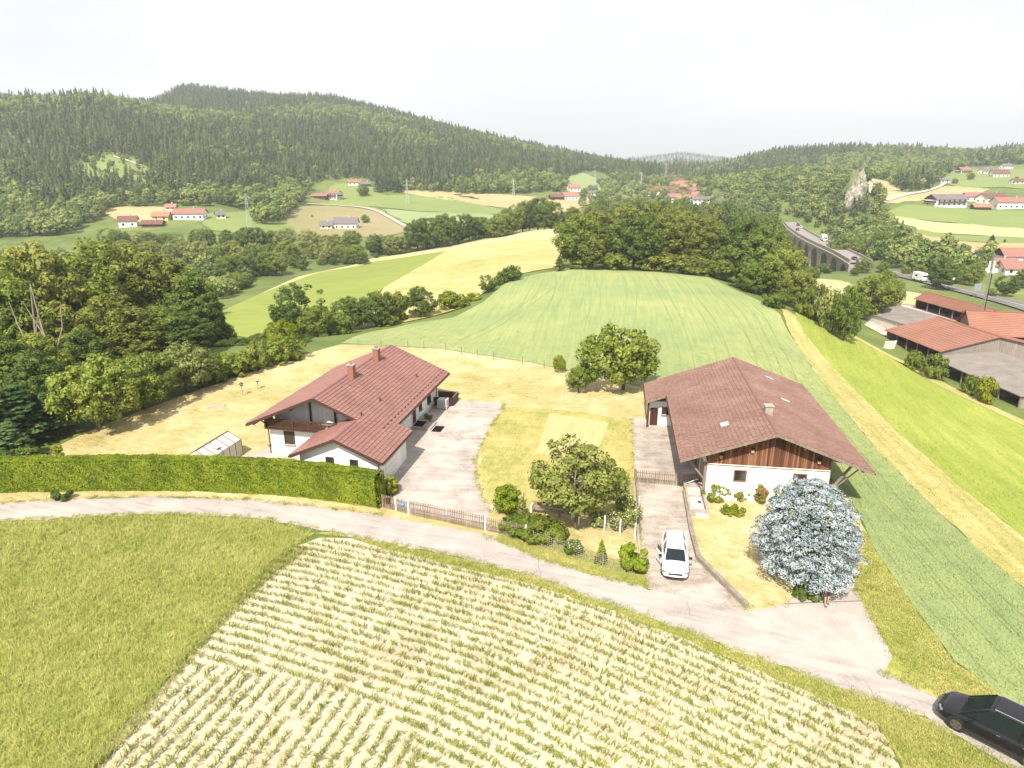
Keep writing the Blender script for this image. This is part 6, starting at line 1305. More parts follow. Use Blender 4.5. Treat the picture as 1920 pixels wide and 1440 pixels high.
Pb = np.concatenate(Pb); Pb = Pb[inside(Pb, zoneB)]
Pc = np.concatenate([Pc, Pb]); Pc = Pc[inside(Pc, cxy)]
gapn = np.sin(Pc[:, 0] * 2.3 + Pc[:, 1]) * np.sin(Pc[:, 1] * 1.9 - Pc[:, 0] * .7) + np.sin(Pc[:, 0] * .5) * .4; Pc = Pc[rng.random(len(Pc)) < .92 - .4 * np.clip(gapn, 0, 1)]
X, Y, D = proj(Pc[:, 0], Pc[:, 1], np.zeros(len(Pc))); Pc = Pc[(X > -60) & (X < 1980) & (Y < 1500)]
X, Y, D = proj(Pc[:, 0], Pc[:, 1], np.zeros(len(Pc))); vis = (X > 0) & (X < 1920) & (Y < 1436); o_ = np.argsort(np.where(vis, D, 1e9)); first, rest = o_[:300], o_[300:]
for i in first:
    o = link('corn_plant', KC[random.randrange(6)], None, None, (Pc[i, 0], Pc[i, 1], .03)); s = random.uniform(.7, 1.1); o.scale = (s, s, s); o.rotation_euler = (0, 0, random.uniform(0, 6.28))
    tag(o, 'young corn plant in the rows nearest the bottom picture edge', 'corn plant', 'corn plants of the nearest rows')
n = len(rest); s = rng.uniform(.5, 1.08, n); scatter('corn', np.c_[Pc[rest], np.full(n, .03)], s, rng.uniform(0, 6.28, n), rng.integers(0, 6, n), KC, 'rows of young corn plants farther up the field')
KR = [blade_tuft(s, 7, .06, .01, .12, M['g_dry'], 1.8) for s in (18, 19)]
crop('field_litter', None, .5, KR, 'dry straw litter between the corn rows', world_xy=cxy)
# grass creeping over the edges of lane, yards and verges
def edge_pts(lines, n_per_m, w):
    out = []
    for L in lines:
        q = np.array([tuple(atz(*p)[:2]) for p in L]); seg = np.hypot(*np.diff(q, axis=0).T); s = np.r_[0, np.cumsum(seg)]; n_ = int(s[-1] * n_per_m); t = rng.uniform(0, s[-1], n_)
        keep = rng.random(n_) < .35 + .6 * (np.sin(t * 1.7) * np.sin(t * .43 + 1) > -.1); t = t[keep]
        out.append(np.c_[np.interp(t, s, q[:, 0]), np.interp(t, s, q[:, 1])] + rng.normal(0, w, (len(t), 2)))
    o = np.concatenate(out); return np.c_[o, np.full(len(o), .03)]
EP = edge_pts([[(-60,948),(0,944),(120,936),(300,932),(480,938),(600,951),(720,967)],[(905,1001),(930,1014),(1020,1050),(1130,1083),(1215,1104)],[(1650,1262),(1700,1284),(1750,1303),(1925,1402)],[(1925,1456),(1745,1349),(1500,1261),(1300,1188),(1000,1079),(850,1042),(620,995),(480,970),(300,962),(180,967),(0,977)],[(945,757),(938,775),(918,805),(898,840),(890,865),(893,895),(905,935),(922,965)],[(1184,784),(1191,905),(1200,985),(1215,1100)],[(1592,1085),(1612,1122),(1650,1190),(1673,1232),(1655,1262)],[(1309,1052),(1352,1096),(1398,1142),(1475,1134),(1500,1110)]], 16, .13)
n = len(EP); scatter('edge_grass', EP, rng.uniform(.5, 1.1, n), rng.uniform(0, 6.28, n), rng.integers(0, 5, n), KV + KD, 'grass creeping over the edges of lane and yards')
# soil ridge of weeds along the barley edge
crop('weeds', [(545,1024),(480,1082),(160,1440),(120,1500),(150,1500),(190,1442),(400,1190),(500,1092),(580,1030)], .16, KV, 'green weeds along the corn edge', h=1.3)
print('corn', len(Pc))
# ---------------------------------------------------------------- farm on the right
M['open_front'] = M['dark']
def shed(name, label, e1, r1, r2, e2, zg, back=True, roof='tile_far', wallm='grey_wood', gablem='grey_wood', inset=.5, cat='farm building', front='wall', windows=0, th=.14):
    """roof front slope e1-e2 (eave) and r1-r2 (ridge); the back slope mirrors it"""
    e1, r1, r2, e2 = [Vector(p) for p in (e1, r1, r2, e2)]; c = (e1 + e2 + r1 + r2) / 4; root = empty(name, (c.x, c.y, zg), 0, label, cat); o = Vector((c.x, c.y, zg))
    e1, r1, r2, e2 = e1 - o, r1 - o, r2 - o, e2 - o
    ax = (r2 - r1); ax.z = 0; L = ax.length; ax.normalize(); nn = Vector((ax.y, -ax.x, 0))
    if (e1 - r1).dot(nn) < 0: nn = -nn
    wd = ((e1 - r1).dot(nn) + (e2 - r2).dot(nn)) / 2; zr_ = (r1.z + r2.z) / 2; ze = (e1.z + e2.z) / 2
    a0 = min((e1).dot(ax), (r1).dot(ax)); a1 = max((e2).dot(ax), (r2).dot(ax)); rn = r1.dot(nn)
    P = lambda a, n_, z: ax * a + nn * n_ + Vector((0, 0, z))
    rf_ = slab([tuple(P(a0, rn, zr_)), tuple(P(a1, rn, zr_)), tuple(P(a1, rn + wd, ze)), tuple(P(a0, rn + wd, ze))], th).build('roof', M[roof], root)
    bw_ = wd if back else .0
    if back: slab([tuple(P(a0, rn, zr_)), tuple(P(a1, rn, zr_)), tuple(P(a1, rn - wd, ze)), tuple(P(a0, rn - wd, ze))], th).build('roof_slope', M[roof], rf_)
    nr = 14                                            # raised courses across the slope
    if roof == 'tile_far':
        q = MB()
        for k in range(nr):
            t = (k + .5) / nr; m_ = P((a0 + a1) / 2, rn + wd * t, zr_ + (ze - zr_) * t + .035)
            q.bar(P(a0 + .02, rn + wd * t, zr_ + (ze - zr_) * t + .02), P(a1 - .02, rn + wd * t, zr_ + (ze - zr_) * t + .02), .1, .05)
        q.build('roof_course', M[roof], rf_)['kind'] = 'stuff'
        MB().bar(P(a0, rn, zr_ + .03), P(a1, rn, zr_ + .03), .3, .12).build('ridge', M[roof], rf_)
    else:
        q = MB(); k_ = int((a1 - a0) / .45)
        for k in range(k_):
            a = a0 + (k + .5) * (a1 - a0) / k_; q.bar(P(a, rn, zr_ + .02), P(a, rn + wd, ze + .02), .14, .05)
        q.build('corrugation', M[roof], rf_)['kind'] = 'stuff'
    n0, n1 = rn - (bw_ - inset if back else -0.05), rn + wd - inset; A0, A1 = a0 + inset, a1 - inset
    sl_ = (zr_ - ze) / max(wd, .1); zt = lambda n_: zr_ - abs(n_ - rn) * sl_ - th - .02
    for a in (A0, A1):
        q = MB(); pts_ = [P(a, n0, 0), P(a, n1, 0), P(a, n1, zt(n1))] + ([P(a, rn, zt(rn))] if back else []) + [P(a, n0, zt(n0))]
        q.add([tuple(p) for p in pts_] + [tuple(p + ax * .12 * (1 if a == A0 else -1)) for p in pts_], [tuple(range(len(pts_))), tuple(range(2*len(pts_)-1, len(pts_)-1, -1))] + [(i, len(pts_)+i, len(pts_)+(i+1) % len(pts_), (i+1) % len(pts_)) for i in range(len(pts_))]); q.build('gable_wall', M[gablem], root)
    def lw(n_, nm, m_): MB().bar(P(A0, n_, zt(n_) / 2), P(A1, n_, zt(n_) / 2), .12, zt(n_)).build(nm, M[m_], root)
    lw(n0, 'back_wall', wallm)
    if front == 'wall': lw(n1, 'front_wall', wallm)
    else:
        k_ = 5
        for k in range(k_ + 1): p = P(A0 + (A1 - A0) * k / k_, n1, 0); MB().bar(p, p + Vector((0, 0, zt(n1))), .2).build('post', M['beam'], root)
    for k in range(windows):
        p = P(A0 + (A1 - A0) * (k + .5) / windows, n1 + .07, zt(n1) * .62); w_ = MB().box((0, 0, 0), (1.4, .08, .9)).build('window', M['white_paint'], root, p, (0, 0, math.atan2(ax.y, ax.x))); MB().box((0, -.05, 0), (1.2, .05, .75)).build('pane', M['window_glass'], w_)
    return root
ZF = -9.6
shed('farm_shed', 'red tiled shed with grey boarded gable nearest the meadow', atz(1673.6,626.8,-6.2), atz(1758.4,593.4,-3.6), atz(1855.8,624.5,-3.6), atz(1769.9,659,-6.2), ZF, True, front='posts')
shed('hay_barn', 'big red tiled barn with boarded gable at the right picture edge', atz(1865,629,-5.2), atz(1811,581.4,-1.4), atz(2010,590,-1.4), atz(2080,640,-5.2), ZF - .6, True, wallm='brown_wood', windows=5)
shed('cart_shed', 'long open-fronted shed with red roof behind the farm yard', atz(1712.6,559.7,-7.6), atz(1742.4,548.2,-5.8), atz(1866,580,-5.8), atz(1830,592,-7.6), -10.8, True, front='posts', wallm='brown_wood', gablem='brown_wood')
shed('grey_shed', 'low shed with flat grey roof beside the gravel yard', atz(1705.7,611.2,-5.6), atz(1755,591.8,-5.0), atz(1688.5,573.4,-5.0), atz(1647.3,592.9,-5.6), -8.4, False, 'fibre', 'concw', 'concw', inset=.35)
shed('open_shed', 'weathered shed with brown-grey corrugated roof before the big barn', atz(1787,681,-7.0), atz(1869.5,658.2,-6.2), atz(1985,700,-6.2), atz(1894.8,743,-7.0), -9.4, False, 'fibre', 'grey_wood', 'grey_wood', inset=.4, front='posts')
e = empty('board_fence', atz(1895, 668, -8), 0, 'red-brown board wall linking the farm buildings', 'fence')
for k in range(22): MB().box((0, 0, 0), (.36, .05, 2.6)).build('board', M['barn_wood'], e, (-4.2 + k * .38, .12 * k - 1.0, .2), (0, 0, .3))
p = ground(1667, 655); ws = MB().box((0, 0, .9), (2.6, .12, 1.8), rot=Matrix.Rotation(.25, 3, 'X')); o = ws.build('white_sheet', M['white_paint'], None, (p[0], p[1], p[2] - .1), (0, 0, .25)); tag(o, 'white panel leaning beside the red shed', 'panel')
p = ground(1641, 597); bxs = MB().box((0, 0, .5), (2.2, 1.2, 1.0)).box((.1, 0, 1.15), (1.4, 1.0, .3)); tag(bxs.build('covered_pile', M['white_paint'], None, (p[0], p[1], p[2] - .05), (0, 0, .5)), 'white covered pile left of the grey shed', 'pile')
p = atY(1842, 585, 150); e = empty('radio_mast', (p[0], p[1], hz(p[0], p[1])), 0, 'slim lattice mast with white antenna panels behind the barns', 'mast')
top = atY(1866, 487, 150)[2] - hz(p[0], p[1])
q = MB()
for k in range(3):
    a = k * 2.094; q.cyl((.32 * math.cos(a), .32 * math.sin(a), 0), (.2 * math.cos(a), .2 * math.sin(a), top), .05, n=6)
for i in range(22):
    z = top * i / 22; w_ = .32 - .12 * i / 22
    for k in range(3): a, b = k * 2.094, (k + 1) * 2.094; q.bar((w_ * math.cos(a), w_ * math.sin(a), z), (w_ * math.cos(b), w_ * math.sin(b), z + top / 22), .03)
q.build('lattice', M['zinc'], e)
for k in range(3): a = k * 2.094 + .5; MB().box((.5 * math.cos(a), .5 * math.sin(a), top - 1.6), (.34, .2, 2.6), rz=a).build('antenna_panel', M['white_paint'], e)
MB().cyl((0, 0, top - .2), (0, 0, top + 1.4), .03, n=6).build('rod', M['zinc'], e); MB().bar((.36, 0, 1), (.3, 0, top - 3), .12, .2).build('cable_tray', M['trim'], e)
# ---------------------------------------------------------------- main road and viaduct
VZ = -13.0
VP = [atz(1595,491,VZ), atz(1562,472,VZ), atz(1515,450,VZ), atz(1487,433,VZ), atz(1473,420,VZ), atz(1467,405,VZ), atz(1462,392,VZ)]
vp = np.array(VP)[:, :2]
def curve(Pn, n=8):
    Q = []
    for i in range(len(Pn) - 1):
        p0, p1, p2, p3 = Pn[max(i-1, 0)], Pn[i], Pn[i+1], Pn[min(i+2, len(Pn)-1)]
        for t in np.linspace(0, 1, n, endpoint=False): Q.append(.5 * ((2*p1) + (-p0+p2)*t + (2*p0-5*p1+4*p2-p3)*t*t + (-p0+3*p1-3*p2+p3)*t**3))
    Q.append(Pn[-1]); return np.array(Q)
vq = curve(vp, 10); vs_ = np.r_[0, np.cumsum(np.hypot(*np.diff(vq, axis=0).T))]; VL = vs_[-1]
def vat(s, off=0.0):
    x, y = np.interp(s, vs_, vq[:, 0]), np.interp(s, vs_, vq[:, 1]); x2, y2 = np.interp(s + 1, vs_, vq[:, 0]), np.interp(s + 1, vs_, vq[:, 1]); x1, y1 = np.interp(s - 1, vs_, vq[:, 0]), np.interp(s - 1, vs_, vq[:, 1])
    d = np.array([x2 - x1, y2 - y1]); d /= np.hypot(*d) + 1e-9; return np.array([x, y]) + np.array([d[1], -d[0]]) * off, d
M['stone'] = mat('viaduct_stone', [(.3, (.22,.19,.165)), (.7, (.36,.32,.285))], ((.25, 1), (1.5, .7), ((.3, .3, 2), .5)), .9, .3)
V = empty('viaduct', (vq[0][0], vq[0][1], VZ), 0, 'curved grey stone viaduct with round arches carrying the road', 'bridge'); VO = Vector((vq[0][0], vq[0][1], VZ))
DW = 8.0; M['deck'] = mat('deck_asphalt', [(.3, (.22,.20,.19)), (.7, (.30,.275,.26))], ((.2, 1), (2, .6)), .9)
def deck(name, o0, o1, z, th, m, parent=V):
    q = MB(); S = np.linspace(0, VL, 60)
    for i in range(59):
        a0, _ = vat(S[i], o0); a1, _ = vat(S[i], o1); b0, _ = vat(S[i+1], o0); b1, _ = vat(S[i+1], o1)
        pts_ = [(*a0, z), (*a1, z), (*b1, z), (*b0, z)]; slab([(p[0] - VO.x, p[1] - VO.y, p[2]) for p in pts_], th, 0, q)
    return q.build(name, m, parent)
deck('carriageway', 0, DW, 0, .4, M['deck']); deck('parapet', -.5, -.02, 1.0, 2.0, M['stone']); deck('parapet', DW + .02, DW + .5, 1.0, 2.0, M['stone']); deck('cornice', -.8, -.52, -.6, .5, M['concw'])
BAY, SPAN = 20.0, 14.5
nb_ = int(160 / BAY)
for k in range(nb_ + 2):
    s0 = k * BAY; q = MB()
    for off in (-.45, DW + .45):
        n_ = 14; ptsT, ptsA = [], []
        for i in range(n_ + 1):
            u = i / n_; s = s0 + (BAY - SPAN) / 2 + u * SPAN; zz = -2.2 - SPAN / 2 * .92 + math.sqrt(max(0, 1 - (2 * u - 1) ** 2)) * SPAN / 2 * .92
            p, _ = vat(s, off); ptsT.append((p[0] - VO.x, p[1] - VO.y, -1.0)); ptsA.append((p[0] - VO.x, p[1] - VO.y, zz))
        for i in range(n_): q.quad(ptsT[i], ptsT[i+1], ptsA[i+1], ptsA[i])
        if off < 0: nearA = ptsA
        else:
            for i in range(n_): q.quad(nearA[i], nearA[i+1], ptsA[i+1], ptsA[i])
    q.build('arch', M['stone'], V)
    q = MB(); sp = s0 - (BAY - SPAN) / 2; lo_, hi_ = sp, sp + (BAY - SPAN)
    c4 = [vat(max(0, lo_), -.46)[0], vat(hi_, -.46)[0], vat(hi_, DW + .46)[0], vat(max(0, lo_), DW + .46)[0]]; c4 = [(p[0] - VO.x, p[1] - VO.y) for p in c4]
    q.add([(*p, -16) for p in c4] + [(*p, -1.0) for p in c4], [(0,1,2,3),(4,5,6,7),(0,1,5,4),(1,2,6,5),(2,3,7,6),(3,0,4,7)]); q.build('pier', M['stone'], V)
rp_ = [ground(1990,600)[:2], ground(1920,577)[:2], ground(1850,558)[:2], ground(1780,540)[:2], ground(1720,524)[:2], ground(1660,508)[:2]]
e0, _ = vat(0, DW / 2)
o, mq = strip('main_road', [tuple(p) for p in rp_], 8.5, M['tarmac'], .25, 4, 'grey main road running to the viaduct')
def mroad(s):
    ss = np.r_[0, np.cumsum(np.hypot(*np.diff(mq, axis=0).T))]; p = np.array([np.interp(s * ss[-1], ss, mq[:, 0]), np.interp(s * ss[-1], ss, mq[:, 1])]); q = np.array([np.interp(s * ss[-1] + 2, ss, mq[:, 0]), np.interp(s * ss[-1] + 2, ss, mq[:, 1])]); d = q - p; return p, math.atan2(d[1], d[0])
strip('road_line', [tuple(p) for p in mq[::3]], .25, M['white_paint'], .42, 4, None)
def put_on_ground(px, py):
    p = ground(px, py); return p
# vehicles far away
p = ground(1757, 541); _, a_ = mroad(.55)
car('black_car', 'black car on the main road behind the farm', (p[0], p[1], hz(p[0], p[1]) + .42), a_ + math.pi, 4.4, 1.8, 1.45, M['paint_black'], detail=False)
p = ground(1725, 529); e = empty('camper_van', (p[0], p[1], hz(p[0], p[1]) + .42), a_ + math.pi, 'white camper van on the main road by the tall tree', 'van')
q = MB().prism([(-3.2, .4), (2.0, .4), (2.9, .5), (3.1, 1.1), (2.3, 1.6), (1.9, 2.9), (-3.2, 2.9)], -1.1, 1.1); q.v = [(x, y, z) for x, y, z in q.v]; q.build('body', M['white_paint'], e)
MB().add([(2.36, -.95, 1.62), (2.36, .95, 1.62), (2.05, .9, 2.35), (2.05, -.9, 2.35)], [(0,1,2,3)]).build('windscreen', M['car_glass'], e); MB().box((-1, -1.12, 1.9), (1.2, .04, .6)).build('window', M['car_glass'], e)
for x in (-1.9, 1.9):
    for s in (-1, 1): MB().cyl((x, s * .9, .36), (x, s * 1.12, .36), .36, n=12).build('wheel', M['tyre'], e)
for k, (s, off, lb, pm_, rz_) in enumerate(((8, 3, 'dark car on the viaduct nearest the trees', 'paint_black', 0), (62, 7.5, 'car in the middle of the viaduct', 'paint_black', math.pi), (150, 3, 'car at the far bend of the viaduct, first of three', 'paint_black', 0), (168, 7, 'car at the far bend of the viaduct, second of three', 'paint_white', math.pi), (188, 7, 'car at the far bend of the viaduct, third of three', 'paint_black', math.pi))):
    p, d = vat(s, off); car('viaduct_car', lb, (p[0], p[1], VZ + .02), math.atan2(d[1], d[0]) + rz_, 4.4, 1.8, 1.45, M[pm_], detail=False, group='cars on the viaduct')
p, d = vat(88, 7.5); e = empty('white_truck', (p[0], p[1], VZ + .02), math.atan2(d[1], d[0]) + math.pi, 'white box truck on the viaduct', 'truck')
MB().box((-1, 0, 2.0), (5.2, 2.3, 2.6)).build('box', M['white_paint'], e); MB().box((2.6, 0, 1.35), (1.7, 2.1, 1.9)).build('cab', M['white_paint'], e); MB().box((3.46, 0, 1.75), (.04, 1.8, .7)).build('windscreen', M['car_glass'], e)
for x in (-2.4, 2.3):
    for s in (-1, 1): MB().cyl((x, s * .85, .45), (x, s * 1.1, .45), .45, n=12).build('wheel', M['tyre'], e)
M['sign_back'] = flat('sign_back', (.35,.42,.50), .4, .5, .4)
p = ground(1829, 558); e = empty('road_sign', (p[0], p[1], p[2]), .3, 'large blue-grey road sign seen from behind', 'sign'); MB().box((0, 0, 3.2), (2.6, .08, 2.2)).build('panel', M['sign_back'], e)
for x in (-.8, .8): MB().cyl((x, .08, 0), (x, .08, 4.2), .06, n=8).build('post', M['zinc'], e)
p = ground(1786, 536); e = empty('road_sign', (p[0], p[1], p[2]), .3, 'small white sign at the roadside near the black car', 'sign'); MB().box((0, 0, 2.4), (.9, .06, .9)).build('panel', M['white_paint'], e); MB().cyl((0, .06, 0), (0, .06, 2.8), .05, n=8).build('post', M['zinc'], e)
# ---------------------------------------------------------------- rock
def rock():
    r = np.random.default_rng(3); p = atY(1603, 352, 480); h = atY(1603, 304, 480)[2] - hz(p[0], p[1]) + 2; bm = bmesh.new(); bmesh.ops.create_icosphere(bm, subdivisions=4, radius=1)
    for v in bm.verts:
        c = v.co.copy(); n_ = math.sin(c.x * 5 + 1) * math.sin(c.y * 6) * .12 + math.sin(c.x * 11 + c.z * 7) * .07 + math.sin(c.z * 13 + c.y * 9) * .06 + r.normal(0, .025); k = 1 + n_
        t = max(0, (c.z + 1) / 2); v.co = Vector((c.x * k * (9 - 6.6 * t) + 4 * t, c.y * k * 6 * (1 - .5 * t), c.z * k * h * .43 + h * .36))
    me = bpy.data.meshes.new('rock'); bm.to_mesh(me); bm.free()
    M['rock'] = mat('pale_rock', [(.25, (.10,.12,.05)), (.45, (.24,.215,.165)), (.75, (.46,.425,.36))], ((.25, 1), (.8, .8)), .95, .8, contrast=2)
    o = link('rock_outcrop', me, M['rock'], None, (p[0], p[1], hz(p[0], p[1]) - 1)); tag(o, 'tall pale rock outcrop on the right hillside', 'rock')
rock()
# ---------------------------------------------------------------- far houses
WALLS = dict(white='plaster', cream='cream', wood='brown_wood', pale='concw'); ROOFS = dict(red='roof_red', brown='roof_brown', grey='roof_grey', orange='roof_orange')
M['cream'] = flat('cream_wall', (.62,.47,.24), .9); M['roof_red'] = flat('far_roof_red', (.27,.13,.105), .8, scale=2); M['roof_brown'] = flat('far_roof_brown', (.15,.075,.055), .8, scale=2); M['roof_grey'] = flat('far_roof_grey', (.15,.135,.14), .8, scale=2); M['roof_orange'] = flat('far_roof_orange', (.30,.16,.115), .8, scale=2)
def house(x, y, rz, L, W, h, rise, label, wall='white', roof='red', group=None, wood_top=False, balcony=False, chim=True, name='farmhouse'):
    """ridge along local x"""
    e = empty(name, (x, y, hz(x, y) - .2), rz, label, 'house', group); ov = .7
    MB().add([(-L/2, -W/2, -2), (L/2, -W/2, -2), (L/2, W/2, -2), (-L/2, W/2, -2), (-L/2, -W/2, h), (L/2, -W/2, h), (L/2, W/2, h), (-L/2, W/2, h), (-L/2, 0, h + rise * .9), (L/2, 0, h + rise * .9)], [(0,3,2,1), (0,1,5,4), (2,3,7,6), (1,2,6,9,5), (3,0,4,8,7)]).build('wall', M[WALLS[wall]], e)
    s = rise / (W / 2); r_ = slab([(-L/2 - ov, -W/2 - ov, h - s * ov), (L/2 + ov, -W/2 - ov, h - s * ov), (L/2 + ov, 0, h + rise), (-L/2 - ov, 0, h + rise)], .2).build('roof', M[ROOFS[roof]], e)
    slab([(-L/2 - ov, W/2 + ov, h - s * ov), (L/2 + ov, W/2 + ov, h - s * ov), (L/2 + ov, 0, h + rise), (-L/2 - ov, 0, h + rise)], .2).build('roof_slope', M[ROOFS[roof]], r_)
    if chim: MB().box((L * .15, -.3, h + rise + .3), (.7, .7, 1.4)).build('chimney', M['cap'], r_)
    nf = 2 if h > 4.5 else 1; nx = max(2, int(L / 3.2))
    for f in range(nf):
        for i in range(nx):
            w_ = MB().box((-L/2 + (i + .5) * L / nx, -W/2 - .02, 1.4 + f * 2.7), (1.1, .08, 1.3)).build('window', M['brown_wood'], e); MB().box((-L/2 + (i + .5) * L / nx, -W/2 - .07, 1.4 + f * 2.7), (.9, .04, 1.1)).build('pane', M['window_glass'], w_)
    for sx in (-1, 1):
        for i in range(2):
            w_ = MB().box((sx * (L/2 + .02), -W/4 + i * W/2, 1.5), (.08, 1.1, 1.2)).build('window', M['brown_wood'], e); MB().box((sx * (L/2 + .07), -W/4 + i * W/2, 1.5), (.04, .9, 1.0)).build('pane', M['window_glass'], w_)
        if wood_top: MB().add([(sx * (L/2 + .06), -W/2, h - .6), (sx * (L/2 + .06), W/2, h - .6), (sx * (L/2 + .06), W/2, h), (sx * (L/2 + .06), 0, h + rise * .88), (sx * (L/2 + .06), -W/2, h)], [(0,1,2,3,4)]).build('gable_boarding', M['brown_wood'], e)
        if balcony: MB().box((sx * (L/2 + .6), 0, h - 2.0), (1.1, W * .9, .9)).build('balcony', M['brown_wood'], e)
    if balcony: MB().box((0, -W/2 - .6, h - 2.0), (L * .9, 1.1, .9)).build('balcony', M['brown_wood'], e)
    return e
def house_px(px, py, Y, rz, L, W, h, rise, label, **kw):
    p = ground(px, py) if Y is None else atY(px, py, Y); return house(p[0], p[1], rz, L, W, h, rise, label, **kw)
HS = [(358,410,None,.05,21,9,4.4,2.6,'long white farmhouse with red roof on the left valley side',dict(roof='red')),(305,412,None,.05,11,8,3.2,2.4,'cream outbuilding with orange-red roof left of the long farmhouse',dict(wall='cream',roof='orange')),(242,424,None,.35,11,8,4.4,2.4,'white house with brown gable at the trees left of the farm',dict(roof='brown',wood_top=True)),(288,424,None,.1,13,7,2.2,2.0,'low brown-roofed shed before the cream outbuilding',dict(wall='wood',roof='brown')),(322,393,None,.1,7,5,2.6,1.8,'small shed above the cream outbuilding',dict(wall='pale',roof='orange')),(414,409,None,.5,6,6,3.2,2.0,'small white building right of the long farmhouse',dict(roof='grey')),
 (626,374,None,-.25,13,11,6.2,2.2,'white house with red roof at the forest corner',dict(roof='red',balcony=True)),(600,372,None,-.1,15,6,3.0,1.6,'low red-roofed wing left of the white corner house',dict(roof='red',wall='wood')),(650,428,None,.0,16,9,4.4,3.2,'white farmhouse with grey roof in the pasture',dict(roof='grey')),(613,428,None,.15,8,8,2.8,2.4,'small white building with grey gable left of the grey-roofed farmhouse',dict(roof='grey',wood_top=True)),(665,347,None,.2,14,8,3.6,2.4,'brown-gabled house high at the forest edge',dict(roof='red',wood_top=True)),(686,349,None,.1,11,7,2.8,2.0,'dark low building right of the forest edge house',dict(wall='wood',roof='grey')),
 (1075,358,None,.3,14,10,4.4,3.0,'white house with orange roof above the tan field',dict(roof='orange')),(1068,374,None,.3,16,10,4.4,3.2,'larger white house with orange roof beside the tan field',dict(roof='orange')),(1043,374,None,.3,14,8,3.2,2.4,'dark brown barn left of the larger orange-roofed house',dict(wall='wood',roof='brown')),(1046,337,None,.1,9,8,4,2.6,'tiny red-roofed house below the spruce wood',dict(roof='red')),(1112,366,None,.2,16,9,3.2,2,'long low white house right of the tan field',dict(roof='grey')),
 (1772,386,None,.12,26,13,5.6,3.2,'dark timbered farmhouse with long balconies',dict(roof='grey',wood_top=True,balcony=True)),(1822,376,None,-.2,13,9,4,2.6,'red-roofed house behind the dark farmhouse',dict(roof='red',wood_top=True)),(1858,380,None,.2,20,11,4.6,3.0,'white house with dark barn roof in the right hamlet',dict(roof='brown')),(1892,390,None,-.1,24,12,5.0,3.0,'white house with bright red roof in the right hamlet',dict(roof='red')),(1838,393,None,-.1,12,7,2.6,1.8,'low orange-roofed shed before the hamlet',dict(roof='orange',wall='wood')),
 (1806,325,None,.1,14,10,4.6,2.8,'brown-gabled house in the upper pasture',dict(roof='red',wood_top=True,balcony=True)),(1846,326,None,.2,11,9,4,2.8,'white house between trees in the upper pasture',dict(roof='grey')),(1872,332,None,-.2,16,12,4.2,4.0,'dark barn with broad brown roof in the upper pasture',dict(roof='brown')),(1886,317,None,.1,12,9,4.4,2.6,'white house at the wood above the pasture',dict(roof='grey')),(1906,345,None,.1,10,7,3.2,2.2,'small house at the right edge of the pasture',dict(roof='brown')),(1768,343,None,0,9,7,3.2,1.6,'small white building at the gravel lane',dict(roof='grey')),
 (1905,496,None,-.1,17,10,5.0,3.0,'white house with red roof right of the mast top',dict(roof='red',wood_top=True)),(1868,508,None,-.1,15,9,3.6,2.6,'low red-roofed house left of the mast top',dict(roof='red')),(1905,512,None,-.1,15,9,3.2,2.6,'low red-roofed house below the white house by the mast',dict(roof='red')),(1845,492,None,.3,10,8,3.4,2.4,'grey-roofed house in the trees left of the mast',dict(roof='grey')),(1880,484,None,.25,18,7,2.6,1.0,'long flat orange-roofed wing above the mast',dict(roof='orange',wall='pale',chim=False)),
 (1325,385,None,-.1,28,14,6,2.4,'large white hall with grey roof below the village',dict(roof='grey')),(1350,393,None,-.15,24,9,3,1.6,'long building with orange roof right of the white hall',dict(roof='orange',wall='pale')),(1390,404,None,-.25,20,9,4.6,1.2,'white building with dark window band near the viaduct',dict(roof='grey')),(1253,324,None,0,5,5,11,1.5,'white church tower above the village',dict(roof='grey',chim=False)),(1262,330,None,.1,13,8,4,2.4,'church hall with orange roof beside the tower',dict(roof='orange'))]
for px, py, Y, rz, L, W, h, ri, lb, kw in HS: house_px(px, py, Y, rz, L * .85, W * .88, h * .9, ri * .9, lb, name='far_house', group='scattered houses of the valley', **kw)
random.seed(21)
VH = [(1272,345),(1268,352),(1282,350),(1276,358),(1290,357),(1266,362),(1280,366),(1294,364),(1288,373),(1272,372),(1300,372),(1284,381),(1298,380),(1262,378),(1308,366),(1225,366),(1238,362),(1270,338),(1284,340),(1290,309),(1276,306),(1300,312)]
VH.sort(key=lambda q: -q[1])
for i, (px, py) in enumerate(VH):
    house_px(px, py, None, random.uniform(-.5, .5), random.uniform(11, 15), random.uniform(9, 11), random.uniform(3.6, 5), 2.6, 'village house, %s counted upwards from the foot of the valley village' % (ORD[i] if i < 20 else ('topmost', 'topmost but one')[21 - i]), wall='white', roof=random.choice(['red', 'orange', 'brown', 'brown']), group='houses of the valley village', name='village_house', wood_top=random.random() < .4, chim=False)
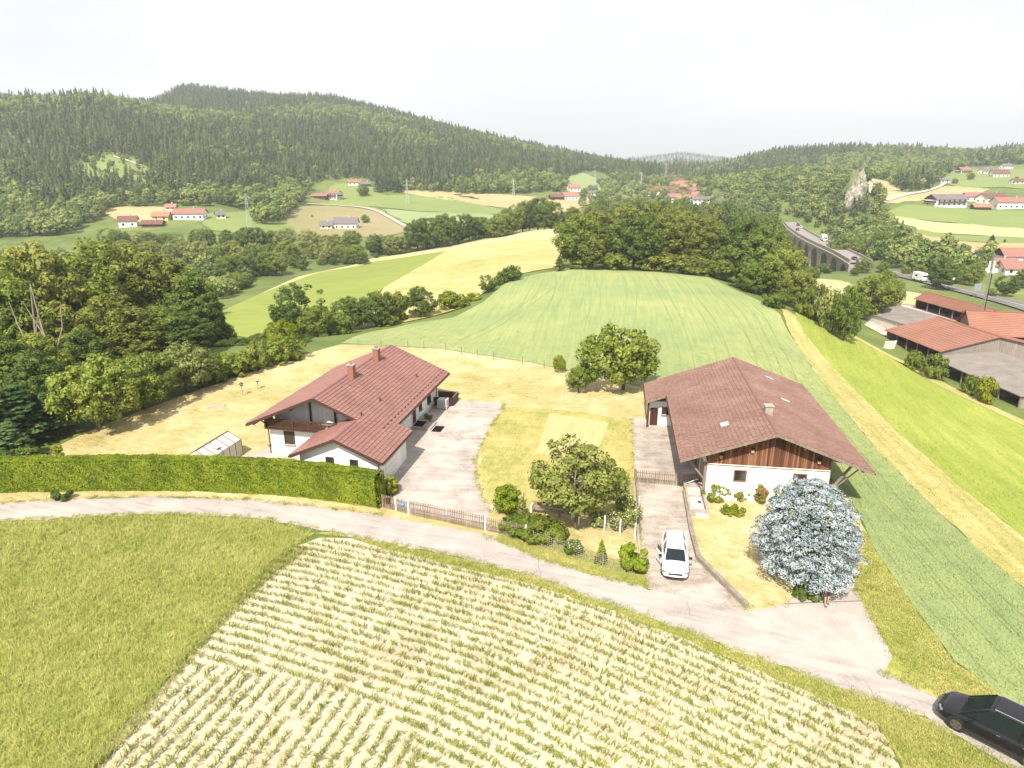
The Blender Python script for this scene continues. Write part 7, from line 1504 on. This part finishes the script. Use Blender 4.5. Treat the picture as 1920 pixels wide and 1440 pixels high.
# ---------------------------------------------------------------- pylons
M['pylon'] = flat('pylon_steel', (.42,.46,.42), .6, .4, .3)
for px, pt, pb, Y, lb in ((460,362,425,390,'lattice pylon right of the long farmhouse'),(762,335,392,560,'lattice pylon in the green field'),(963,335,372,640,'lattice pylon in front of the right spruce slope'),(1116,318,345,780,'small lattice pylon near the village wood'),(1250,305,335,850,'small lattice pylon left of the church'),(1203,322,345,800,'small lattice pylon on the green knoll')):
    p = atY(px, pt, Y); g_ = hz(p[0], p[1]); h = p[2] - g_; e = empty('pylon', (p[0], p[1], g_ - .3), .4, lb, 'pylon', 'power line pylons')
    q = MB(); w0, w1 = h * .055, h * .012
    for sx in (-1, 1):
        for sy in (-1, 1): q.cyl((sx * w0, sy * w0, 0), (sx * w1, sy * w1, h), .16, .1, 5)
    for i in range(10):
        z0, z1 = h * i / 10, h * (i + 1) / 10; a, b = w0 + (w1 - w0) * i / 10, w0 + (w1 - w0) * (i + 1) / 10
        for sx, sy in ((1, 1), (-1, 1), (-1, -1), (1, -1)): q.bar((sx * a, sy * a, z0), (-sy * b, sx * b, z1), .08)
    q.build('lattice', M['pylon'], e)
    for f, w_ in ((.9, h * .13), (.76, h * .17)): MB().bar((-w_, 0, h * f), (w_, 0, h * f), .18).bar((-w_, 0, h * f), (0, 0, h * (f + .05)), .1).bar((w_, 0, h * f), (0, 0, h * (f + .05)), .1).build('crossarm', M['pylon'], e)
# ---------------------------------------------------------------- the summer haze
hm = bpy.data.materials.new('haze'); hm.use_nodes = True; hn = hm.node_tree.nodes; hn.clear()
ho = hn.new('ShaderNodeOutputMaterial'); hv_ = hn.new('ShaderNodeVolumePrincipled'); hv_.inputs['Color'].default_value = (.82, .88, .95, 1); hv_.inputs['Density'].default_value = HAZE; hv_.inputs['Anisotropy'].default_value = 0.1
hm.node_tree.links.new(hv_.outputs[0], ho.inputs['Volume'])
gz = [v.co.z for v in bpy.data.objects['ground'].data.vertices]
zb0, zb1 = min(gz) - 1.5, max(gz) + 35
o = MB().box((0, 0, (zb0 + zb1) / 2), (8200, 8200, zb1 - zb0)).build('haze', hm); tag(o, 'pale summer haze over the valley', kind='stuff')
